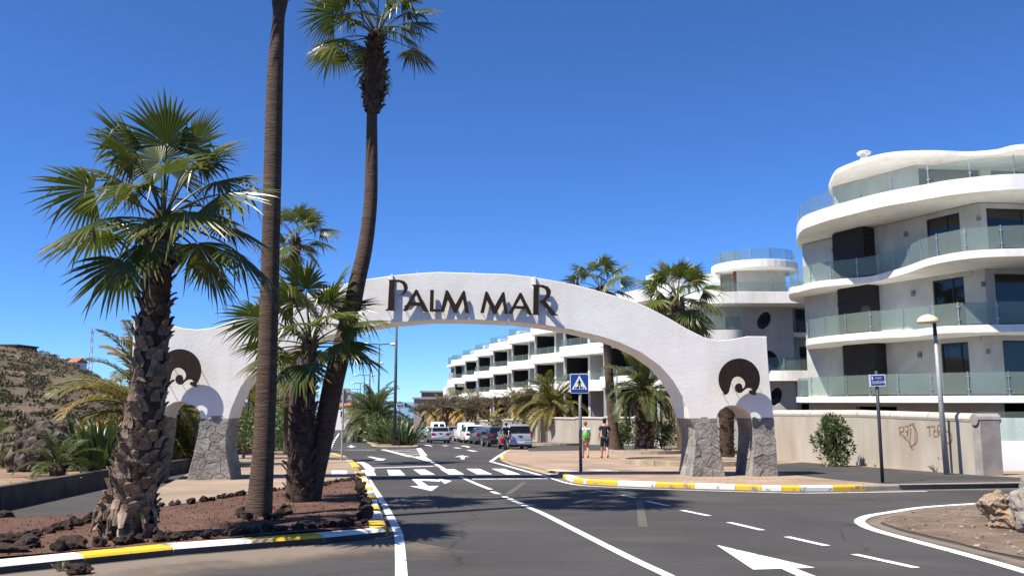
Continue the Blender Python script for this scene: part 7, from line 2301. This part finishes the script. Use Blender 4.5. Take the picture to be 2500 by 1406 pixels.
    mm = MB(); mm.box(-0.12, 0.12, -0.02, 0.05, 0.86, 0.90, M); mm.build('boot_handle', 'black_plastic', t)
    for sx in (-1, 1):
        for wy in (0.72, L - 0.82):
            c = Vector((sx * (hw - 0.10), wy, 0.31)); mm = MB(); ax = Vector((sx, 0, 0))
            mm.tube([M @ (c - ax * 0.10), M @ (c - ax * 0.08), M @ (c + ax * 0.08), M @ (c + ax * 0.105)], [0.27, 0.31, 0.31, 0.27], 18); wh = mm.build('wheel', 'tyre', t, smooth=False)
            mm = MB(); mm.tube([M @ (c + ax * 0.09), M @ (c + ax * 0.112)], [0.20, 0.17], 14); mm.build('rim', 'rim', wh)
        yM = yb2 - 0.25
        mm = MB(); S_ = sec_at(yM); mm.box(min(sx * S_[5][0], sx * (S_[5][0] + 0.2)), max(sx * S_[5][0], sx * (S_[5][0] + 0.2)), yM, yM + 0.1, S_[5][1] + 0.03, S_[5][1] + 0.17, M); soften(mm.build('mirror', paint, t), 0.02)
    return t
K6 = lambda x, y: (1000 + x / 7.8125, 1000 + y / 7.8125)
car('silver people carrier parked nearest, beside the pavement corner', *K6(2115, 762), 'car_silver', 'mpv', 4.05, 1.70, 1.62, tl='high')
car('black hatchback parked in front of the silver people carrier', *K6(1735, 712), 'car_black', 'hatch', 3.9, 1.66, 1.45)
car('dark grey saloon parked behind the large concrete block', *K6(1475, 663), 'car_grey', 'saloon', 4.5, 1.78, 1.42, tl='tall')
car('white crossover parked in front of the dark grey saloon', *K6(1255, 640), 'car_white', 'mpv', 4.3, 1.80, 1.62, tl='wide')
car('white van with raised roof parked among the cars', *K6(1115, 612), 'car_white', 'van', 4.4, 1.80, 1.85)
car('blue-silver hatchback parked beyond the white van', *K6(880, 588), 'car_blue_silver', 'hatch', 4.1, 1.74, 1.50, tl='tall')
car('small white car parked far along the row', *K6(430, 528), 'car_white', 'hatch', 3.7, 1.65, 1.48)
car('dark teal hatchback parked farthest along the row', *K6(265, 505), 'car_teal', 'hatch', 4.0, 1.72, 1.48)
car('white panel van parked behind the driving silver car', *K6(560, 560), 'car_white', 'van', 4.6, 1.85, 2.0)
dcar = car('silver hatchback driving away along the outbound lane', *K6(590, 640), 'car_silver', 'hatch', 4.15, 1.74, 1.45, group=None, tl='wide')

# ================================================================== PEOPLE
def skin_obj(name, joints, edges, mat, parent, origin, M, root=0, sub=2):
    bm = bmesh.new(); lay = bm.verts.layers.skin.verify()
    vs = []
    for i, (p, r) in enumerate(joints):
        v = bm.verts.new(M @ Vector(p) - origin); v[lay].radius = (r, r) if not isinstance(r, tuple) else r
        v[lay].use_root = (i == root); vs.append(v)
    for a, b in edges: bm.edges.new((vs[a], vs[b]))
    me = bpy.data.meshes.new(name); bm.to_mesh(me); bm.free(); me.materials.append(MATS[mat])
    o = link(name, me, parent)
    s = o.modifiers.new('skin', 'SKIN'); s.use_smooth_shade = True
    s2 = o.modifiers.new('sub', 'SUBSURF'); s2.levels = sub; s2.render_levels = sub
    return o
def ell(name, mat, parent, c, r, M, origin, cut=None, seg=14):
    bm = bmesh.new(); bmesh.ops.create_uvsphere(bm, u_segments=seg, v_segments=10, radius=1.0)
    for v in bm.verts:
        q = Vector((v.co.x * r[0], v.co.y * r[1], v.co.z * r[2]))
        if cut: q = cut(q)
        v.co = M @ (Vector(c) + q) - origin
    me = bpy.data.meshes.new(name); bm.to_mesh(me); bm.free(); me.materials.append(MATS[mat])
    me.polygons.foreach_set('use_smooth', [True] * len(me.polygons))
    return link(name, me, parent)
def person(label, px, py, hb, H, heading, top_mat, leg_mat, hair, cap=None, stride=0.16, shorts=0.48, long_hair=False, female=False, trousers=False, arm_swing=0.14):
    b = G(px, py, hb)
    t = thing('person', b, label, 'person')
    k = H / 1.75
    M = Matrix.Translation(b) @ Matrix.Rotation(heading, 4, 'Z') @ Matrix.Scale(k, 4)
    sw = 0.17 if female else 0.20
    # walking away: +Y is forward. left leg forward, right leg back with the heel lifting
    J = [((0, 0, 0.93), (0.115, 0.085)), ((0, 0.01, 1.10), (0.105, 0.078)), ((0, 0.015, 1.28), (0.135, 0.088)), ((0, 0.01, 1.42), (0.09, 0.065)), ((0, 0.01, 1.50), 0.05), ((0, 0.03, 1.62), 0.062),
         ((-0.095, 0.01, 0.88), 0.085), ((-0.10, stride * 0.75, 0.50), 0.056), ((-0.10, stride * 0.95, 0.28), 0.052), ((-0.10, stride, 0.085), 0.034), ((-0.10, stride + 0.15, 0.035), 0.032),
         ((0.095, 0.01, 0.88), 0.085), ((0.10, 0.02, 0.49), 0.056), ((0.10, -stride * 0.7, 0.30), 0.052), ((0.10, -stride * 1.25, 0.13), 0.034), ((0.10, -stride * 1.25 + 0.13, 0.045), 0.032),
         ((-sw, 0.0, 1.40), 0.055), ((-sw - 0.06, -arm_swing * 0.5, 1.13), 0.042), ((-sw - 0.07, -arm_swing * 0.3 + 0.05, 0.90), 0.030), ((-sw - 0.065, 0.03, 0.82), 0.028),
         ((sw, 0.0, 1.40), 0.055), ((sw + 0.06, arm_swing * 0.3, 1.13), 0.042), ((sw + 0.06, arm_swing + 0.06, 0.91), 0.030), ((sw + 0.055, arm_swing + 0.10, 0.83), 0.028)]
    E = [(0, 1), (1, 2), (2, 3), (3, 4), (4, 5), (0, 6), (6, 7), (7, 8), (8, 9), (9, 10), (0, 11), (11, 12), (12, 13), (13, 14), (14, 15), (3, 16), (16, 17), (17, 18), (18, 19), (3, 20), (20, 21), (21, 22), (22, 23)]
    # fingers
    for hand, sgn in ((19, -1), (23, 1)):
        hp = Vector(J[hand][0])
        for f in range(4):
            q1 = hp + Vector((0.0, 0.024 - 0.016 * f, -0.045)); q2 = q1 + Vector((-sgn * 0.012, 0.006, -0.035 + 0.004 * abs(f - 1)))
            J.append((tuple(q1), 0.009)); J.append((tuple(q2), 0.008)); E += [(hand, len(J) - 2), (len(J) - 2, len(J) - 1)]
        q1 = hp + Vector((-sgn * 0.012, 0.035, -0.012)); q2 = q1 + Vector((-sgn * 0.01, 0.014, -0.03))
        J.append((tuple(q1), 0.010)); J.append((tuple(q2), 0.009)); E += [(hand, len(J) - 2), (len(J) - 2, len(J) - 1)]
    skin_obj('body', J, E, 'skin', t, b, M)
    def jaw(q):
        if q.z < 0: q = Vector((q.x * (1 + 0.28 * q.z / 0.12), q.y * (1 + 0.15 * q.z / 0.12), q.z))
        return q
    hd = ell('head', 'skin', t, (0, 0.035, 1.645), (0.075, 0.095, 0.115), M, b, jaw)
    ell('nose', 'skin', hd, (0, 0.128, 1.635), (0.014, 0.02, 0.022), M, b, seg=8)
    for sx in (-1, 1):
        ell('ear', 'skin', hd, (sx * 0.076, 0.03, 1.64), (0.014, 0.024, 0.034), M, b, seg=8)
        ell('eye', 'hair_dark', hd, (sx * 0.03, 0.121, 1.658), (0.011, 0.008, 0.008), M, b, seg=8)
    ell('mouth', 'cloth_pink', hd, (0, 0.116, 1.592), (0.024, 0.008, 0.007), M, b, seg=8)
    def hc(q):
        if q.y > 0.05 and q.z < 0.04: q = Vector((q.x, 0.05, q.z))
        return q
    ell('hair', hair, t, (0, 0.022, 1.665 if not cap else 1.65), (0.086, 0.105, 0.115 if not long_hair else 0.13), M, b, hc)
    if cap:
        def cc(q): return Vector((q.x, q.y, max(q.z, -0.02)))
        cp_ = ell('cap', cap, t, (0, 0.03, 1.69), (0.096, 0.115, 0.095), M, b, cc)
        ell('cap_peak', cap, cp_, (0, 0.14, 1.685), (0.07, 0.08, 0.012), M, b)
    # shirt
    tr = 1.0 if not female else 0.93
    SJ = [((0, 0.0, 0.90), (0.150 * tr, 0.115)), ((0, 0.01, 1.08), (0.140 * tr, 0.105)), ((0, 0.012, 1.27), (0.165 * tr, 0.112)), ((0, 0.01, 1.41), (0.115 * tr, 0.082)), ((0, 0.01, 1.465), (0.07, 0.06)),
          ((-sw, 0.0, 1.39), 0.078), ((-sw - 0.045, -arm_swing * 0.35, 1.20), 0.062), ((sw, 0.0, 1.39), 0.078), ((sw + 0.045, arm_swing * 0.2, 1.20), 0.062)]
    skin_obj('shirt', SJ, [(0, 1), (1, 2), (2, 3), (3, 4), (3, 5), (5, 6), (3, 7), (7, 8)], top_mat, t, b, M)
    lo = shorts
    def lp(j0, j1, f): return tuple(Vector(J[j0][0]).lerp(Vector(J[j1][0]), f))
    if trousers:
        PJ = [((0, 0, 0.95), (0.140, 0.108)), (J[6][0], 0.105), (J[7][0], 0.078), (J[8][0], 0.070), (J[9][0], 0.062), (J[11][0], 0.105), (J[12][0], 0.078), (J[13][0], 0.070), (J[14][0], 0.062)]
        PE = [(0, 1), (1, 2), (2, 3), (3, 4), (0, 5), (5, 6), (6, 7), (7, 8)]
    else:
        PJ = [((0, 0, 0.95), (0.142, 0.110)), (J[6][0], 0.108), (lp(6, 7, lo), 0.098), (lp(6, 7, min(0.98, lo + 0.25)), 0.094), (J[11][0], 0.108), (lp(11, 12, lo), 0.098), (lp(11, 12, min(0.98, lo + 0.25)), 0.094)]
        PE = [(0, 1), (1, 2), (2, 3), (0, 4), (4, 5), (5, 6)]
    skin_obj('trousers' if trousers else 'shorts', PJ, PE, leg_mat, t, b, M)
    for j0, j1 in ((9, 10), (14, 15)):
        a, c = Vector(J[j0][0]), Vector(J[j1][0])
        skin_obj('shoe', [((a.x, a.y - 0.04, max(0.045, a.z - 0.045)), 0.042), ((a.x, (a.y + c.y) / 2, (a.z + c.z) / 2 - 0.01), 0.044), ((c.x, c.y + 0.03, c.z), 0.036)], [(0, 1), (1, 2)], 'shoe', t, b, M, root=0, sub=1)
    return t, b, M
person('man in navy T-shirt, dark cap and navy shorts walking away', 1477, 1118, PVH, 1.70, 0.12, 'cloth_navy', 'cloth_navy', 'hair_dark', cap='cloth_black', shorts=0.72)
t_, b_, M_ = person('woman in white top with short ginger hair walking away', 1430, 1118, PVH, 1.58, 0.05, 'cloth_white', 'cloth_pink', 'hair_ginger', female=True, shorts=0.25, long_hair=True)
bk = thing('backpack', M_ @ Vector((0, -0.14, 1.0)), 'bright green drawstring bag on the back of the woman in white', 'bag')
def bagc(q):
    f = 1 - 0.42 * max(0, q.z / 0.2)
    return Vector((q.x * f, q.y, q.z))
ell('bag_body', 'bag_green', bk, (0, -0.165, 1.10), (0.135, 0.07, 0.21), M_, M_ @ Vector((0, -0.14, 1.0)), bagc)
for sx in (-1, 1):
    m = MB(); m.tube([M_ @ Vector((sx * 0.05, -0.15, 1.27)), M_ @ Vector((sx * 0.09, -0.10, 1.42)), M_ @ Vector((sx * 0.10, 0.02, 1.49))], 0.008, 5); m.build('strap', 'cloth_black', bk)
    m = MB(); m.tube([M_ @ Vector((sx * 0.10, -0.18, 0.94)), M_ @ Vector((sx * 0.15, -0.12, 1.10)), M_ @ Vector((sx * 0.13, -0.09, 1.35))], 0.006, 5); m.build('cord', 'cloth_black', bk)
t_, b_, M_ = person('person in black top and grey trousers standing by the silver people carrier', 1236, 1098, 0.012, 1.70, 0.3, 'cloth_black', 'cloth_grey', 'hair_dark', trousers=True, stride=0.06)
bg_ = thing('shopping_bag', M_ @ Vector((-0.28, 0.02, 0.45)), 'bright red bag hanging beside the person in black', 'bag')
m = MB(); Mb = M_ @ Matrix.Translation((-0.30, 0.03, 0.42)); m.box(-0.11, 0.11, -0.16, 0.16, 0, 0.36, Mb); soften(m.build('bag_body', 'bag_red', bg_), 0.03)
m = MB(); m.tube([Mb @ Vector((0, -0.08, 0.36)), Mb @ Vector((0.02, 0, 0.42)), Mb @ Vector((0, 0.08, 0.36))], 0.01, 5); m.build('handle', 'bag_red', bg_)

# small weeds along the wall and kerb, fallen frond on the road
def tuft(label, base, n, L, seed, mat='dull_leaf', lm=0.3):
    rg = random.Random(seed); t = thing('weed', base, label, 'weed', 'weeds')
    for part in range(2):
        m = MB(); m.has_lm = True
        for k in range(n // 2):
            a = rg.uniform(0, 2 * pi); e = rg.uniform(0.7, 1.5); l = L * rg.uniform(0.5, 1.1)
            p = base + Vector((cos(a), sin(a), 0)) * rg.uniform(0, L * 0.25); d = Vector((cos(a) * cos(e), sin(a) * cos(e), sin(e))); s2 = Vector((-sin(a), cos(a), 0)) * l * 0.05
            i = [m.vert(p - s2 * 0.6, lm), m.vert(p + s2 * 0.6, lm), m.vert(p + d * l * 0.6 + s2, lm), m.vert(p + d * l - Vector((0, 0, l * 0.2)), lm), m.vert(p + d * l * 0.6 - s2, lm)]
            m.face(i)
        m.build('leaves', mat, t, fix=False)
for i, (px, py, n, L, lab) in enumerate(((2284, 1151, 26, 0.30, 'small weed at the foot of the graffiti wall left of the lamp post'), (2330, 1152, 40, 0.75, 'tall thin weed against the wall right of the lamp post'), (2256, 1148, 22, 0.16, 'low weed at the foot of the graffiti wall'), (2337, 1153, 24, 0.35, 'weed beside the dark downpipe on the wall'), (1912, 1121, 26, 0.22, 'weed at the wall just right of the arch'), (2138, 1139, 24, 0.14, 'tiny weed at the wall behind the street sign'))):
    tuft(lab, G(px, py, PVH), n, L, 300 + i)
tuft('dry straw tuft on the road at the near kerb', G(150, 1392, 0.02), 50, 0.14, 310, lm=0.9)
fr = bpy.data.objects.new('fallen_frond', date_mesh(4, 999, 1.4, 20, mat='date_leaf_dark', dry=0.25)); COL.objects.link(fr)
fr.location = G(1150, 1207, 0.05); fr.rotation_euler = (0.1, -0.02, 0.12); fr.scale = (1.0, 0.22, 0.10)
tag(fr, 'dry fallen palm frond lying on the asphalt near the centre line', 'frond')
